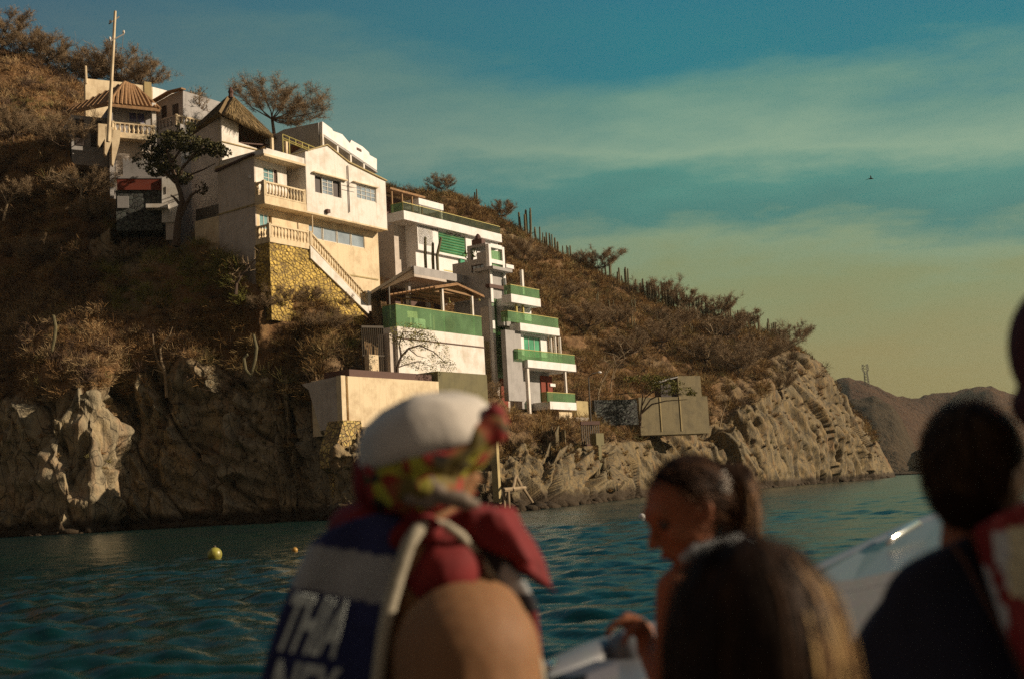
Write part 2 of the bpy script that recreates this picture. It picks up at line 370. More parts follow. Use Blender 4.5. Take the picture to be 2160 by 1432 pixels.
ds2 = .7*fbm(P0/6, 4, 70)+.22*fbm(P0/1.1, 3, 75)
fade = np.clip((tt-.6)/.6, 0, 1)
_d = d.reshape(NR, NC); _m = np.clip((pxs-1130)/60, 0, 1)+((pxs > 95) & (pxs < 262)); _m = np.clip(_m, .0, .8)[None]
_b = sm(_d, 3, 0); d = (_b*_m+_d*(1-_m)).ravel()
dd = (d*rockw+ds2*(1-rockw)*np.clip((6.6-tt), 0, 1))*fade
calm = np.clip((6.15-tt)/.5, .25, 1)
edge = np.clip((1893-(np.repeat(np.ones((NR, 1)), NC, 1)*pxs[None]).ravel())/60, 0, 1)
P1 = P0+N0*(dd*calm*edge)[:, None]
pz = pads_z(P1[:, 0], P1[:, 1]); onpad = P1[:, 2] > pz-.4
P1[:, 2] = np.minimum(P1[:, 2], pz)
idx = np.arange(NR*NC).reshape(NR, NC)
FQ = np.stack([idx[:-1, :-1], idx[:-1, 1:], idx[1:, 1:], idx[1:, :-1]], 2).reshape(-1, 4)

def rock_material():
    m, t, b = _nt('cliff_and_soil'); p = _pos(t); ps = _pos(t, 1, 1, .35)
    at = lambda nm: (lambda n: (setattr(n, 'attribute_name', nm), n.outputs['Fac'])[1])(t.nodes.new('ShaderNodeAttribute'))
    n1 = _noise(t, .35, 6, .6, p); n2 = _noise(t, 2.2, 6, .65, ps); n3 = _noise(t, 9, 6, .65, p); n4 = _noise(t, .9, 5, .6, ps)
    rock = _mix(t, _ramp(t, n1.outputs[0], [(.35, 0), (.65, 1)]).outputs[0], (.25, .17, .075), (.17, .135, .075))
    rock = _mix(t, _ramp(t, n4.outputs[0], [(.55, 0), (.72, .75)]).outputs[0], rock, (.23, .11, .045))
    rock = _mix(t, _ramp(t, n2.outputs[0], [(.35, 1), (.6, 0)]).outputs[0], rock, (.10, .085, .06))
    rock = _mix(t, _ramp(t, n3.outputs[0], [(.5, 0), (.75, .5)]).outputs[0], rock, (.32, .235, .11))
    ve = _n(t, 'ShaderNodeTexVoronoi', Scale=.85, _feature='DISTANCE_TO_EDGE', Randomness=1); mpv = t.nodes.new('ShaderNodeMapping'); mpv.inputs['Scale'].default_value = (1.3, 1.3, .45); mpv.inputs['Rotation'].default_value = (.2, .35, 0); t.links.new(p, mpv.inputs[0]); t.links.new(mpv.outputs[0], ve.inputs[0])
    cr = _ramp(t, ve.outputs[0], [(.0, 0), (.03, 1)])
    lifted = _mix(t, _ramp(t, n1.outputs[0], [(.35, 0), (.65, 1)]).outputs[0], (.36, .275, .155), (.27, .235, .16))  # same rock, made paler to stand in for fill light on the left cliff
    lifted = _mix(t, _ramp(t, n4.outputs[0], [(.5, 0), (.68, .6)]).outputs[0], lifted, (.33, .19, .10))
    lifted = _mix(t, _ramp(t, n2.outputs[0], [(.33, 1), (.55, 0)]).outputs[0], lifted, (.20, .165, .11))
    rock = _mix(t, at('tone'), lifted, rock)
    rock = _mix(t, cr.outputs[0], (.05, .04, .028), rock)
    rock = _mix(t, at('crack'), (.035, .028, .02), rock)
    soil = _mix(t, _ramp(t, n2.outputs[0], [(.35, 0), (.7, 1)]).outputs[0], (.17, .085, .035), (.26, .155, .065))
    soil = _mix(t, _ramp(t, n3.outputs[0], [(.4, 0), (.65, .7)]).outputs[0], soil, (.10, .06, .03))
    c = _mix(t, at('rockw'), soil, rock)
    sx = t.nodes.new('ShaderNodeSeparateXYZ'); g = t.nodes.new('ShaderNodeNewGeometry'); t.links.new(g.outputs['Position'], sx.inputs[0])
    ad = _n(t, 'ShaderNodeMath', _operation='MULTIPLY_ADD'); t.links.new(n4.outputs[0], ad.inputs[0]); ad.inputs[1].default_value = -1.2; t.links.new(sx.outputs[2], ad.inputs[2])
    wet = _ramp(t, ad.outputs[0], [(.0, 1), (.45, 0)])
    c = _mix(t, wet.outputs[0], c, (.045, .030, .016))
    t.links.new(c, b.inputs['Base Color']); b.inputs['Roughness'].default_value = .88; b.inputs['Specular IOR Level'].default_value = .25
    s = _n(t, 'ShaderNodeMath', _operation='ADD'); t.links.new(n3.outputs[0], s.inputs[0]); t.links.new(n2.outputs[0], s.inputs[1])
    _bump(t, b, s.outputs[0], .6, .18); return m
M['rock'] = rock_material()
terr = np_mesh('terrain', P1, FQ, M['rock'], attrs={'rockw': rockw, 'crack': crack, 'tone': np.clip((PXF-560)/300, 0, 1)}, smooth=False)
tag(terr, kind='structure')
TP = P1.reshape(NR, NC, 3)
from mathutils.bvhtree import BVHTree
_st = 2
_sub = TP[::_st, ::_st]; _nr, _nc = _sub.shape[:2]; _id = np.arange(_nr*_nc).reshape(_nr, _nc)
TB = BVHTree.FromPolygons([tuple(v) for v in _sub.reshape(-1, 3)], [tuple(q) for q in np.stack([_id[:-1, :-1], _id[:-1, 1:], _id[1:, 1:], _id[1:, :-1]], 2).reshape(-1, 4).tolist()])
def drop(x, y, z0=120):
    h = TB.ray_cast(Vector((x, y, z0)), Vector((0, 0, -1)))
    return h[0] if h[0] is not None else Vector((x, y, 0))
def see(px, py):
    """point of the hillside that shows at a place of the photograph"""
    h = TB.ray_cast(CAM, ray(px, py).normalized()); return h[0]

# seabed of the setting, far hills
def hill(name, ridge, depth, z_mat, cols=260, rws=70, seed=1, amp=1.0):
    rd = rail(ridge); a = np.linspace(rd[0, 0], rd[-1, 0], cols); rr = np.interp(a, rd[:, 0], rd[:, 1]); zz = np.interp(a, rd[:, 0], rd[:, 2])
    k = np.linspace(-1, .5, rws); out = []
    for kk in k:
        if kk <= 0: r = rr+kk*depth*(.8+.2*np.sin(a*60+seed)); z = zz*(1-(-kk)**1.25)-1.5*(kk == -1)
        else: r = rr+kk*depth; z = zz*(1-kk*1.6)
        out.append(np.stack([r*np.sin(a), r*np.cos(a), z], 1))
    V = np.array(out).reshape(-1, 3); w = np.repeat(np.clip((1+k)*3, 0, 1), cols)
    V[:, 2] += w*(amp*7*fbm(V*np.array([1, 1, .3])/60, 4, seed)+amp*1.2*fbm(V/9, 3, seed+9))*np.clip(V[:, 2]/40, .1, 1)
    i = np.arange(rws*cols).reshape(rws, cols)
    o = np_mesh(name, V, np.stack([i[:-1, :-1], i[:-1, 1:], i[1:, 1:], i[1:, :-1]], 2).reshape(-1, 4), z_mat, smooth=True)
    tag(o, kind='structure'); return V
def hillmat(name, c1, c2):
    m, t, b = _nt(name); p = _pos(t); n1 = _noise(t, .012, 5, .6, p); n2 = _noise(t, .12, 5, .7, p)
    c = _mix(t, _ramp(t, n1.outputs[0], [(.35, 0), (.65, 1)]).outputs[0], c1, c2)
    c = _mix(t, _ramp(t, n2.outputs[0], [(.4, 0), (.7, .6)]).outputs[0], c, tuple(x*.4 for x in c1))
    t.links.new(c, b.inputs['Base Color']); b.inputs['Roughness'].default_value = 1; b.inputs['Specular IOR Level'].default_value = .05
    _bump(t, b, n2.outputs[0], 1.0, 6); return m
M['hillA'] = hillmat('far_hill', (.075, .04, .026), (.11, .062, .035)); M['hillShade'] = hillmat('shade_knoll', (.055, .042, .028), (.09, .06, .035))
hill('hills', [(1560, 900, 1000), (1640, 850, 1000), (1700, 815, 1000), (1745, 803, 1000), (1790, 794, 1000), (1830, 808, 1000), (1880, 832, 1000), (1925, 843, 1010), (1960, 848, 1020), (2010, 838, 1040), (2060, 816, 1050), (2090, 811, 1050), (2140, 826, 1050), (2200, 850, 1050), (2330, 880, 1060), (2600, 960, 1060)], 320, M['hillA'], seed=4)
hill('hills', [(1600, 960, 640), (1700, 900, 640), (1765, 850, 640), (1800, 835, 640), (1840, 830, 640), (1880, 850, 640), (1900, 880, 640), (1925, 930, 640), (1950, 975, 640), (2000, 995, 640)], 90, M['hillShade'], seed=9, cols=160)  # added dark knoll stands in for a cast-shadow patch on the hills

# ---------------------------------------------------------------- sea
def sea():
    m, t, b = _nt('sea_water'); p = _pos(t); n = _noise(t, 5.5, 5, .6, p); n2 = _noise(t, 1.1, 4, .6, p)
    n0 = _noise(t, .05, 3, .6, p)
    c = _mix(t, _ramp(t, n0.outputs[0], [(.35, 0), (.65, 1)]).outputs[0], (.001, .022, .017), (.002, .016, .018))
    t.links.new(c, b.inputs['Base Color']); b.inputs['Roughness'].default_value = .2; b.inputs['IOR'].default_value = 1.333; b.inputs['Specular IOR Level'].default_value = .36
    s = _n(t, 'ShaderNodeMath', _operation='MULTIPLY_ADD'); t.links.new(n2.outputs[0], s.inputs[0]); s.inputs[1].default_value = 3; t.links.new(n.outputs[0], s.inputs[2])
    _bump(t, b, s.outputs[0], .35, .035)
    nr_, nc_ = 640, 820
    q = np.linspace(0, 1, nr_); D = 2.2*(330/2.2)**q; D = np.concatenate([D, [600, 1200, 3000, 9000]]); nr_ = len(D)
    az = np.linspace(-math.radians(40), math.radians(40), nc_)
    X = D[:, None]*np.tan(az)[None]; Y = np.repeat(D[:, None], nc_, 1)
    x = X.ravel(); y = Y.ravel(); z = np.zeros_like(x); r = np.random.default_rng(3)
    step = np.repeat(np.gradient(D), nc_)
    for L, A, n_ in ((8, .006, 4), (3.0, .006, 6), (1.4, .0078, 9), (.75, .0080, 12), (.40, .0052, 12), (.22, .0026, 9)):
        for k in range(n_):
            th = math.radians(-112)+r.normal()*.55; ll = L*r.uniform(.75, 1.35); kx, ky = 2*math.pi/ll*math.cos(th), 2*math.pi/ll*math.sin(th)
            ph = kx*x+ky*y+r.uniform(0, 6.28)+.9*np.sin(x*.31/ll*2+r.uniform(0, 6))+.6*np.sin(y*.23/ll*2+r.uniform(0, 6))
            s_ = np.sin(ph); w = np.clip(1.6-3.0*step/ll, 0, 1)
            z += w*A*(s_+.35*np.cos(2*ph))
    z *= np.clip((400-y)/200, 0, 1)*1.0
    pp = np.stack([x/7, y/11, 0*x], 1); z *= .75+.55*vnoise(pp, 5)
    i = np.arange(nr_*nc_).reshape(nr_, nc_)
    o = np_mesh('water', np.stack([x, y, z], 1), np.stack([i[:-1, :-1], i[:-1, 1:], i[1:, 1:], i[1:, :-1]], 2).reshape(-1, 4), m, smooth=True)
    tag(o, kind='structure')
    mb = MB(); e = 9000
    mb.add([(-e, -e, -.5), (e, -e, -.5), (e, e, -.5), (-e, e, -.5)], [(0, 1, 2, 3)]); o2 = mb.build('water', m); tag(o2, kind='structure')
sea()

# rocks in the sea off the point
def boulder(name, px, py, D, rx_, ry_, rz_, seed, mat=None):
    bm = bmesh.new(); bmesh.ops.create_icosphere(bm, subdivisions=5, radius=1)
    V = np.array([v.co[:] for v in bm.verts]); v1, e = facets(V*1.6+seed, seed, .5, .25); V = V*(1+.35*v1+.08*fbm(V*4, 3, seed))[:, None]*np.array([rx_, ry_, rz_])
    V[:, 2] += rz_*.35
    p = pt(px, hy(px), D); p.z = 0; Fc = np.array([[v.index for v in f.verts] for f in bm.faces]); bm.free()
    V = V+np.array(p); n = len(V)
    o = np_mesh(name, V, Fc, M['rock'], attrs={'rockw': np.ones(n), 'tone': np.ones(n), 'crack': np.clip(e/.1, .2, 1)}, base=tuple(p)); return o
tag(boulder('sea_stack', 1945, 990, 330, 3.4, 3.5, 4.6, 3), 'tall pale rock standing in the sea beyond the headland', 'rock')
tag(boulder('sea_rock', 1900, 1003, 300, 5.0, 2.5, .55, 8), 'low dark rock awash off the tip of the headland', 'rock')
tag(boulder('shore_rock', 715, 1085, 73.5, 1.0, 1.0, .7, 12), 'pale boulder at the foot of the stone pier', 'rock')
tag(boulder('shore_rock', 10, 1110, 79, 1.6, 1.2, 1.0, 15), 'brown boulder at the waterline under the leftmost cliff', 'rock')
tag(boulder('shore_rock', 535, 1100, 82, 1.0, .8, .5, 18), 'low tan rock at the foot of the dark cliff', 'rock')

def shore_rubble():
    """loose boulders lying along the waterline"""
    bm = bmesh.new(); bmesh.ops.create_icosphere(bm, subdivisions=2, radius=1); B = np.array([v.co[:] for v in bm.verts]); T = np.array([[v.index for v in f.verts] for f in bm.faces]); bm.free()
    r = np.random.default_rng(31); V = []; Fc = []; n = 0
    for k in range(520):
        px = r.uniform(-60, 1880); a, rr_ = hx(px, 100); R_ = np.interp(a, R1[:, 0], R1[:, 1])-r.uniform(-.9, .7)*(1+px/2500); s = r.uniform(.12, .5)*(1+max(0, px-1000)/1100)*r.uniform(.6, 1.2)
        v, e = facets(B*1.5+k*3.1, 5, .6, .3); b = B*(1+.35*v)[:, None]*np.array([s*r.uniform(.8, 1.5), s*r.uniform(.8, 1.4), s*r.uniform(.5, .9)])
        V.append(b+np.array([R_*math.sin(a), R_*math.cos(a), r.uniform(-.1, .12)])); Fc.append(T+n); n += len(B)
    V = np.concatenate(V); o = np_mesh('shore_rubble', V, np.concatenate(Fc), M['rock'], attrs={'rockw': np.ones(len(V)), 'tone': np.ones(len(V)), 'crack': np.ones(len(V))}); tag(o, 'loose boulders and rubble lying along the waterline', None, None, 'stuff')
shore_rubble()
# ---------------------------------------------------------------- building parts
def window(parent, fr, rect, w, nx=2, nz=1, glass='wgl', fmat='frame', side=False, ft=.06, name='window', proud=.04, bars=None):
    u0, u1, z0, z1 = rect
    mb = MB(); B = (lambda a0, a1, c0, c1, za, zb: mb.box(fr, c0, c1, a0, a1, za, zb)) if side else (lambda a0, a1, c0, c1, za, zb: mb.box(fr, a0, a1, c0, c1, za, zb))
    q = -1 if side else 1
    c0, c1 = (w-proud, w+.05) if side else (w-.05, w+proud)
    B(u0, u1, c0, c1, z0, z0+ft); B(u0, u1, c0, c1, z1-ft, z1); B(u0, u0+ft, c0+.002, c1-.002, z0+ft, z1-ft); B(u1-ft, u1, c0+.002, c1-.002, z0+ft, z1-ft)
    for k in range(1, nx): uu = u0+(u1-u0)*k/nx; B(uu-ft*.4, uu+ft*.4, c0+.004, c1-.004, z0+ft, z1-ft)
    for k in range(1, nz): zz = z0+(z1-z0)*k/nz; B(u0+ft, u1-ft, c0+.006, c1-.006, zz-ft*.3, zz+ft*.3)
    o = mb.build(name, M[fmat], parent)
    g = MB()
    if side: g.box(fr, w-.0, w+.02, u0+ft*.5, u1-ft*.5, z0+ft*.5, z1-ft*.5)
    else: g.box(fr, u0+ft*.5, u1-ft*.5, w-.02, w, z0+ft*.5, z1-ft*.5)
    g.build('pane', M[glass], o); return o
def rct(pts): u = [p[0] for p in pts]; z = [p[1] for p in pts]; return (min(u), max(u), min(z), max(z))
_bal = {}
def balustrade(parent, p0, p1, h=.95, sp=.28, mat='cream', name='balustrade', post=True, r=.075, n=8):
    p0 = Vector(p0); p1 = Vector(p1); mb = MB(); up = Vector((0, 0, h))
    mb.beam(p0+up, p1+up, .2, .11); mb.beam(p0+Vector((0, 0, .05)), p1+Vector((0, 0, .05)), .2, .1)
    if post:
        for p in (p0, p1): mb.lathe(p, [(0, .12), (h+.12, .12)], 4)
    o = mb.build(name, M[mat], parent)
    key = (mat, h, r)
    L = (p1-p0).length; k = max(2, int(L/sp)); off = Vector((0, 0, 0)); q = o
    while q is not None: off = off+q.location; q = q.parent
    if key not in _bal:
        b = MB(); hh = h-.14
        b.lathe((0, 0, .09), [(0, r*1.0), (.08*hh, r*1.0), (.12*hh, r*.55), (.3*hh, r*1.25), (.45*hh, r*1.1), (.72*hh, r*.5), (.86*hh, r*.6), (.9*hh, r*1.0), (hh, r*1.0)], n)
        t = b.build('baluster', M[mat], None, smooth=True); _bal[key] = t.data; bpy.data.objects.remove(t)
        _bal[key].transform(Matrix.Translation((0, 0, .09)))
    for i in range(k):
        f = (i+.5)/k; c = bpy.data.objects.new('baluster', _bal[key]); COL.objects.link(c); c.parent = o; c.location = p0.lerp(p1, f)-off
    return o
def glass_rail(parent, fr, u0, u1, w, z0, z1, posts=5, side=None, mat='ggl'):
    g = MB(); g.box(fr, u0, u1, w-.012, w+.012, z0, z1-.03); o = g.build('glass_rail', M[mat], parent)
    m = MB(); m.box(fr, u0-.02, u1+.02, w-.03, w+.03, z1-.03, z1+.015)
    for k in range(posts+1): uu = u0+(u1-u0)*k/posts; m.box(fr, uu-.011, uu+.011, w-.04, w-.013, z0-.1, z1-.03)
    m.build('rail_bar', M['brass'], o); return o
def glass_side(parent, fr, w0, w1, u, z0, z1, mat='ggl'):
    g = MB(); g.box(fr, u-.012, u+.012, w0, w1, z0, z1-.03); o = g.build('glass_rail', M[mat], parent)
    m = MB(); m.box(fr, u-.03, u+.03, w0, w1, z1-.03, z1+.02); m.build('rail_bar', M['brass'], o); return o

# ---------------------------------------------------------------- main house
M['stonecol'] = vcol('rubble_stone', .92, .35, 7, bump=.4); M['stonebody'] = plain('rubble_mortar', (.2, .14, .07), .95)
def main_house():
    f = fA; H = empty('clifftop_house', f.P(6, -2, 15), 'large pale house with a white gable, two balustraded balconies and a stair over yellow rubble', 'house')
    zf = 21.99; u605 = f.f(605, 380)[0]; u648 = 4.07; UR = 13.1
    # upper storey: gabled front flush with the balcony edge
    out = f.fp([(648, 449), (648, 322), (690, 309), (735, 346), (800, 378), (814, 384), (817, 486)], 1.0); out[0] = (u648, zf); out[-1] = (UR, zf); out[-2] = (UR, out[-2][1]); out[1] = (u648, out[1][1])
    hA = f.fp([(665, 371), (719, 382), (719, 417), (665, 407)], 1.0); hB = f.fp([(753, 391), (793, 399), (793, 428), (753, 419)], 1.0)
    def sq(h): a = rct(h); zc0 = (min(h[2][1], h[3][1])+max(h[2][1], h[3][1]))/2; zc1 = (h[0][1]+h[1][1])/2; return [(a[0], zc0), (a[1], zc0), (a[1], zc1), (a[0], zc1)]
    hA = sq(hA); hB = sq(hB)
    mb = MB(); mb.holes(f, out, [hA, hB], 1.0, .28); mb.build('front_wall', M['white'], H)
    mb = MB(); mb.pf(f, out, -6.5, .72); mb.build('upper_storey', M['white'], H)
    a = rct(hA); t = (a[1]-a[0])
    window(H, f, (a[0]+t*.30, a[0]+t*.72, a[2]+.02, a[3]-.02), .86, 2, 4)
    for x0, x1 in ((0, .28), (.75, 1)):
        m = MB(); m.box(f, a[0]+t*x0+.01, a[0]+t*x1, .74, .78, a[2]+.02, a[3]-.02); m.build('dark_side_panel', M['dark'], H)  # dark sheets stand in for shade in the open window sides
    b = rct(hB); window(H, f, (b[0]+.02, b[1]-.02, b[2]+.02, b[3]-.02), .90, 4, 3)
    m = MB(); m.box(f, a[0]-.3, a[1]+.5, 1.0, 1.28, a[3]+.08, a[3]+.17); m.box(f, b[0]-.5, b[1]+.1, 1.0, 1.2, b[3]+.08, b[3]+.15); m.build('window_canopy', M['cream'], H)
    m = MB()
    for zz in (a[3]-.1, a[3]-.45): m.beam(f.P(a[1]+.25, 1.3, zz), f.P(a[1]+1.8, 1.5, zz+.15), .03, .03)
    m.beam(f.P(a[1]+1.1, 1.02, a[3]+.1), f.P(a[1]+1.1, 1.5, a[3]+.1), .03, .03)
    m.build('clothes_rack', M['iron'], H)
    p = f.f(733, 350, 1.05); q = f.f(735, 448, 1.05); m = MB(); m.tube([f.P(p[0], 1.08, p[1]), f.P(p[0], 1.08, q[1])], .04); m.build('drain_pipe', M['brown'], H)
    gz = [f.f(x, y, 1.0) for x, y in ((648, 320), (690, 307), (735, 343), (800, 375), (816, 383))]
    m = MB()
    for i in range(4): m.prism([f.P(gz[i][0], -6.6, gz[i][1]), f.P(gz[i+1][0], -6.6, gz[i+1][1]), f.P(gz[i+1][0], -6.6, gz[i+1][1]+.09), f.P(gz[i][0], -6.6, gz[i][1]+.09)],
                                [f.P(gz[i][0], 1.06, gz[i][1]), f.P(gz[i+1][0], 1.06, gz[i+1][1]), f.P(gz[i+1][0], 1.06, gz[i+1][1]+.09), f.P(gz[i][0], 1.06, gz[i][1]+.09)])
    m.build('roof', M['tan'], H)
    # loggia behind the upper balcony
    zt = 25.75; hw = sq(f.fp([(556, 353), (585, 358), (585, 390), (556, 385)], 0.0)); w = rct(hw)
    m = MB(); m.holes(f, [(0, zf), (u605, zf), (u605, zt), (0, zt)], [hw], 0.0, .25); m.holes(f, [(-3.6, 17), (-.25, 17), (-.25, zt), (-3.6, zt-.6)], [], 0, 0, side=True, u=.02)
    m.box(f, .03, u605, -3.55, -.26, zf, zt-.35); m.box(f, u605-.2, u605, -.25, -.001, zf, zt-.01); m.build('loggia_wall', M['white'], H)
    window(H, f, (w[0]+.02, w[1]-.32, w[2]+.02, w[3]-.02), -.10, 2, 3, 'tgl'); m = MB(); m.box(f, w[1]-.3, w[1]-.01, -.2, -.12, w[2]+.01, w[3]-.01); m.build('dark_side_panel', M['brown'], H)
    m = MB(); m.box(f, u605, u648, -4, -2.4, zf, zt); m.build('recess_wall', M['cream'], H)
    for x0, x1 in ((.25, .75), (1.1, 1.4)):
        m = MB(); m.box(f, u605+x0, u605+x1, -2.4, -2.34, zf+.4, zf+2.5); m.build('door', M['brown'], H)
    # tall side wall in shade
    sp = f.gp([(465, 362), (540, 328)], 0.0); zl = sp[0][1]; zr = sp[1][1]
    m = MB(); m.pg(f, [(-3.7, 16), (.0, 16), (.0, zr), (-3.7, zl)], -.12, .0); m.build('side_wall', M['shade_stain'], H)
    m = MB(); m.beam(f.P(-.1, -3.8, zl+.02), f.P(-.1, .1, zr+.04), .5, .12); m.build('eave_tiles', M['brown'], H)
    m = MB(); g = f.gp([(466, 462), (543, 434)], -.12); m.beam(f.P(-.15, -3.7, 22.0), f.P(-.15, .0, 22.1), .1, .09); m.build('string_course', M['tan'], H)
    # slab roof over the loggia with parapet
    z0 = f.f(648, 353, 1.0)[1]; z1 = f.f(648, 344, 1.0)[1]
    m = MB(); m.box(f, -.15, u648-.02, -4, 1.06, z0, z0+.16); m.build('loggia_roof', M['cream'], H)
    m = MB(); m.box(f, .2, u648-.02, .7, .95, z0+.16, z0+.62); m.box(f, -.1, .2, -3.5, .95, z0+.16, z0+.5); m.build('parapet', M['white'], H)
    # terrace on top: yellow metal handrail
    m = MB(); b0 = f.f(596, 284, -1.2); b1 = f.f(664, 312, -1.2)
    for dz in (0, -.28, -.42): m.tube([f.P(b0[0], -1.2, b0[1]+dz), f.P(b1[0], -1.2, b1[1]+dz)], .04, 5)
    for k in range(6): uu = b0[0]+(b1[0]-b0[0])*k/5; zz = b0[1]+(b1[1]-b0[1])*k/5; m.tube([f.P(uu, -1.2, zz), f.P(uu, -1.2, zz-(1.5 if k in (0, 1, 5) else .45))], .035, 5)
    m.build('terrace_handrail', M['brass'], H)
    m = MB(); m.box(f, .2, u648, -3.9, -.3, z0+.16, z0+.5); m.build('terrace_floor', M['tan'], H)
    for x, y in ((573, 292), (603, 300)):
        q = f.f(x, y, -.6); m = MB(); m.box(f, q[0]-.1, q[0]+.1, -.7, -.5, z0+.4, q[1]); m.build('terrace_post', M['cream'], H)
    # upper balcony
    zb = f.f(559, 408, 1.0)[1]
    m = MB(); m.box(f, -.15, u648-.01, .02, .98, zf, zb-.12); m.box(f, -.17, UR, -.5, 1.02, zf-.02, zf+.1); m.build('balcony', M['cream'], H)
    bt = f.f(559, 383, 1.0)[1]-zb+.12
    balustrade(H, f.P(-.05, .9, zb-.12), f.P(u648-.15, .9, zb-.12), bt, .30); balustrade(H, f.P(-.05, .1, zb-.12), f.P(-.05, .8, zb-.12), bt, .25, post=True)
    # lower storey
    h1 = sq(f.fp([(548, 451), (573, 455), (573, 487), (548, 482)], 0)); h2 = [f.f(652, 473), f.f(768, 492), f.f(768, 526), f.f(652, 500)]; r2 = rct(h2); z2 = (h2[2][1]+h2[3][1])/2; h2 = [(r2[0], z2), (r2[1], z2), (r2[1], h2[0][1]), (r2[0], h2[0][1])]
    lo = [(0, 13.5), (UR, 13.5), (UR, zf-.02), (0, zf-.02)]
    m = MB(); m.holes(f, lo, [h1, h2], 0, .25); m.build('front_wall', M['cream'], H); m = MB(); m.pf(f, lo, -6.4, -.26); m.build('lower_storey', M['cream'], H)
    r = rct(h1); window(H, f, (r[0]+.01, r[1]-.3, r[2], r[3]), -.08, 2, 1, 'tgl'); r = rct(h2); L = (r[1]-r[0]-.3)/4
    for k in range(4): window(H, f, (r[0]+k*(L+.1), r[0]+k*(L+.1)+L, r[2]+.01, r[3]-.01), -.08, 1, 1, ft=.05)
    p = f.f(658, 445, .9); m = MB(); m.tube([f.P(p[0], .9, 20.6), f.P(p[0], .9, zf-.02)], .05); m.build('balcony_prop', M['cream'], H)
    m = MB(); m.box(f, 9.0, UR-.4, .02, .06, 16.5, 16.62); m.box(f, 9.0, UR-.2, .02, .05, 18.1, 18.2); m.build('string_course', M['tan'], H)
    # lower balcony on its rubble wall, stair down to the right
    zc = f.f(570, 502, 1.4)[1]; zh = f.f(570, 474, 1.4)[1]-zc; us = 3.75
    m = MB(); m.box(f, -.2, us, .02, 1.42, zc-.3, zc); m.build('balcony', M['cream'], H)
    balustrade(H, f.P(-.1, 1.32, zc), f.P(us, 1.32, zc), zh, .3); balustrade(H, f.P(-.1, .1, zc), f.P(-.1, 1.2, zc), zh, .25, post=True)
    s0 = (us, zc); s1 = f.f(773, 648, 1.4); ue, ze = s1
    balustrade(H, f.P(us+.15, 1.4, zc-.02), f.P(ue, 1.4, ze), zh, .3, name='stair_balustrade')
    m = MB(); m.pf(f, [(us, zc-.03), (ue+.15, ze), (ue+.15, ze-.55), (us, zc-.95)], 1.28, 1.5); m.build('stair_stringer', M['white'], H)
    st = MB(); n = 20; pr = []
    for k in range(n):
        u_ = us+(ue-us)*k/n; z_ = zc+(ze-zc)*k/n; pr += [(u_, z_), (us+(ue-us)*(k+1)/n, z_)]
    pr += [(ue, ze-.4), (us, zc-1.1)]; st.pf(f, pr, .02, 1.27); st.build('stair', M['tan'], H)
    rp = f.fp([(569, 512), (652, 520), (700, 585), (745, 640), (735, 655), (690, 640), (569, 625)], 1.38); rp[0] = (-.2, zc-.31); rp[1] = (us, zc-.31)
    rp = [(-.2, 14.2), (-.2, zc-.31), (us, zc-.31), (us+.05, zc-1.0), (ue-.2, ze-.62), (ue-.2, 13.6), (ue-2, 13.6)]
    m = MB(); m.pf(f, rp, -.02, 1.30); rw = m.build('rubble_wall', M['stonebody'], H)
    # the stones themselves: real relief on the front and on the shaded end
    def stones(nu, nz, fn, inside, nm):
        U, Zg = np.meshgrid(np.linspace(0, 1, nu), np.linspace(0, 1, nz)); a, zz = fn(U.ravel(), Zg.ravel()); pp = np.stack([a/.34+.35*np.sin(zz*2.1), 0*a, zz/.26+.3*np.sin(a*1.7)], 1)
        v, e = facets(pp, 77, .35, .5); ed = np.clip(e/.22, 0, 1); hgt = .02+.075*ed*(.75+.5*v)+.012*fbm(pp*4, 2, 3)
        ci = _h(np.floor(v*997).astype(np.int64), np.floor(v*313).astype(np.int64), np.zeros(len(v), np.int64), 5)[:, None]
        c = np.array([.74, .54, .13])*(1-ci)+np.array([.42, .28, .09])*ci; c = c*(.75+.5*vnoise(pp*.35, 9)[:, None]*.8+.25); c = np.array([.16, .11, .06])*(1-ed[:, None])+c*ed[:, None]
        return a, zz, hgt, c, np.arange(nu*nz).reshape(nz, nu)
    def clipf(V, idx, ok, c, nm):
        q = np.stack([idx[:-1, :-1], idx[:-1, 1:], idx[1:, 1:], idx[1:, :-1]], 2).reshape(-1, 4); q = q[ok[q].all(1)]; np_mesh(nm, V, q, M['stonecol'], rw, col=np.clip(c, .01, 1), smooth=True)
    zlo = 13.7
    a, zz, hg, c, idx = stones(420, 330, lambda u, v: (-.2+u*(ue), zlo+v*(zc-.32-zlo)), None, 'x')
    top = np.where(a < us, zc-.32, zc-.9+(a-us)/(ue-us)*(ze-.62-zc+.9)); ok = (zz < top) & (a < ue-.2); V = np.stack([np.array(f.P(0, 0, 0))[k]+a*f.d[k]+(1.30+hg)*f.n[k] for k in (0, 1)]+[zz], 1); clipf(V, idx, ok, c, 'rubble_stones')
    a, zz, hg, c, idx = stones(60, 260, lambda u, v: (u*1.36, zlo+v*(zc-.32-zlo)), None, 'x')
    V = np.stack([np.array(f.P(0, 0, 0))[k]+(-.2-hg)*f.d[k]+a*f.n[k] for k in (0, 1)]+[zz], 1); clipf(V, idx, np.ones(len(a), bool), c, 'rubble_stones')
    m = MB(); m.lathe(f.P(ue+.25, 1.4, ze-.3), [(0, .2), (1.3, .2), (1.35, .26), (1.45, .26), (1.6, .05)], 4); m.build('newel_post', M['white'], H)
    for px_, py_ in ((659, 449), (775, 447), (520, 374)):
        pass
    m = MB(); q = f.f(690, 447, 1.05); m.box(f, q[0]-.15, q[0]+.15, 1.0, 1.25, q[1]-.12, q[1]+.15); m.build('wall_lamp', M['brown'], H)
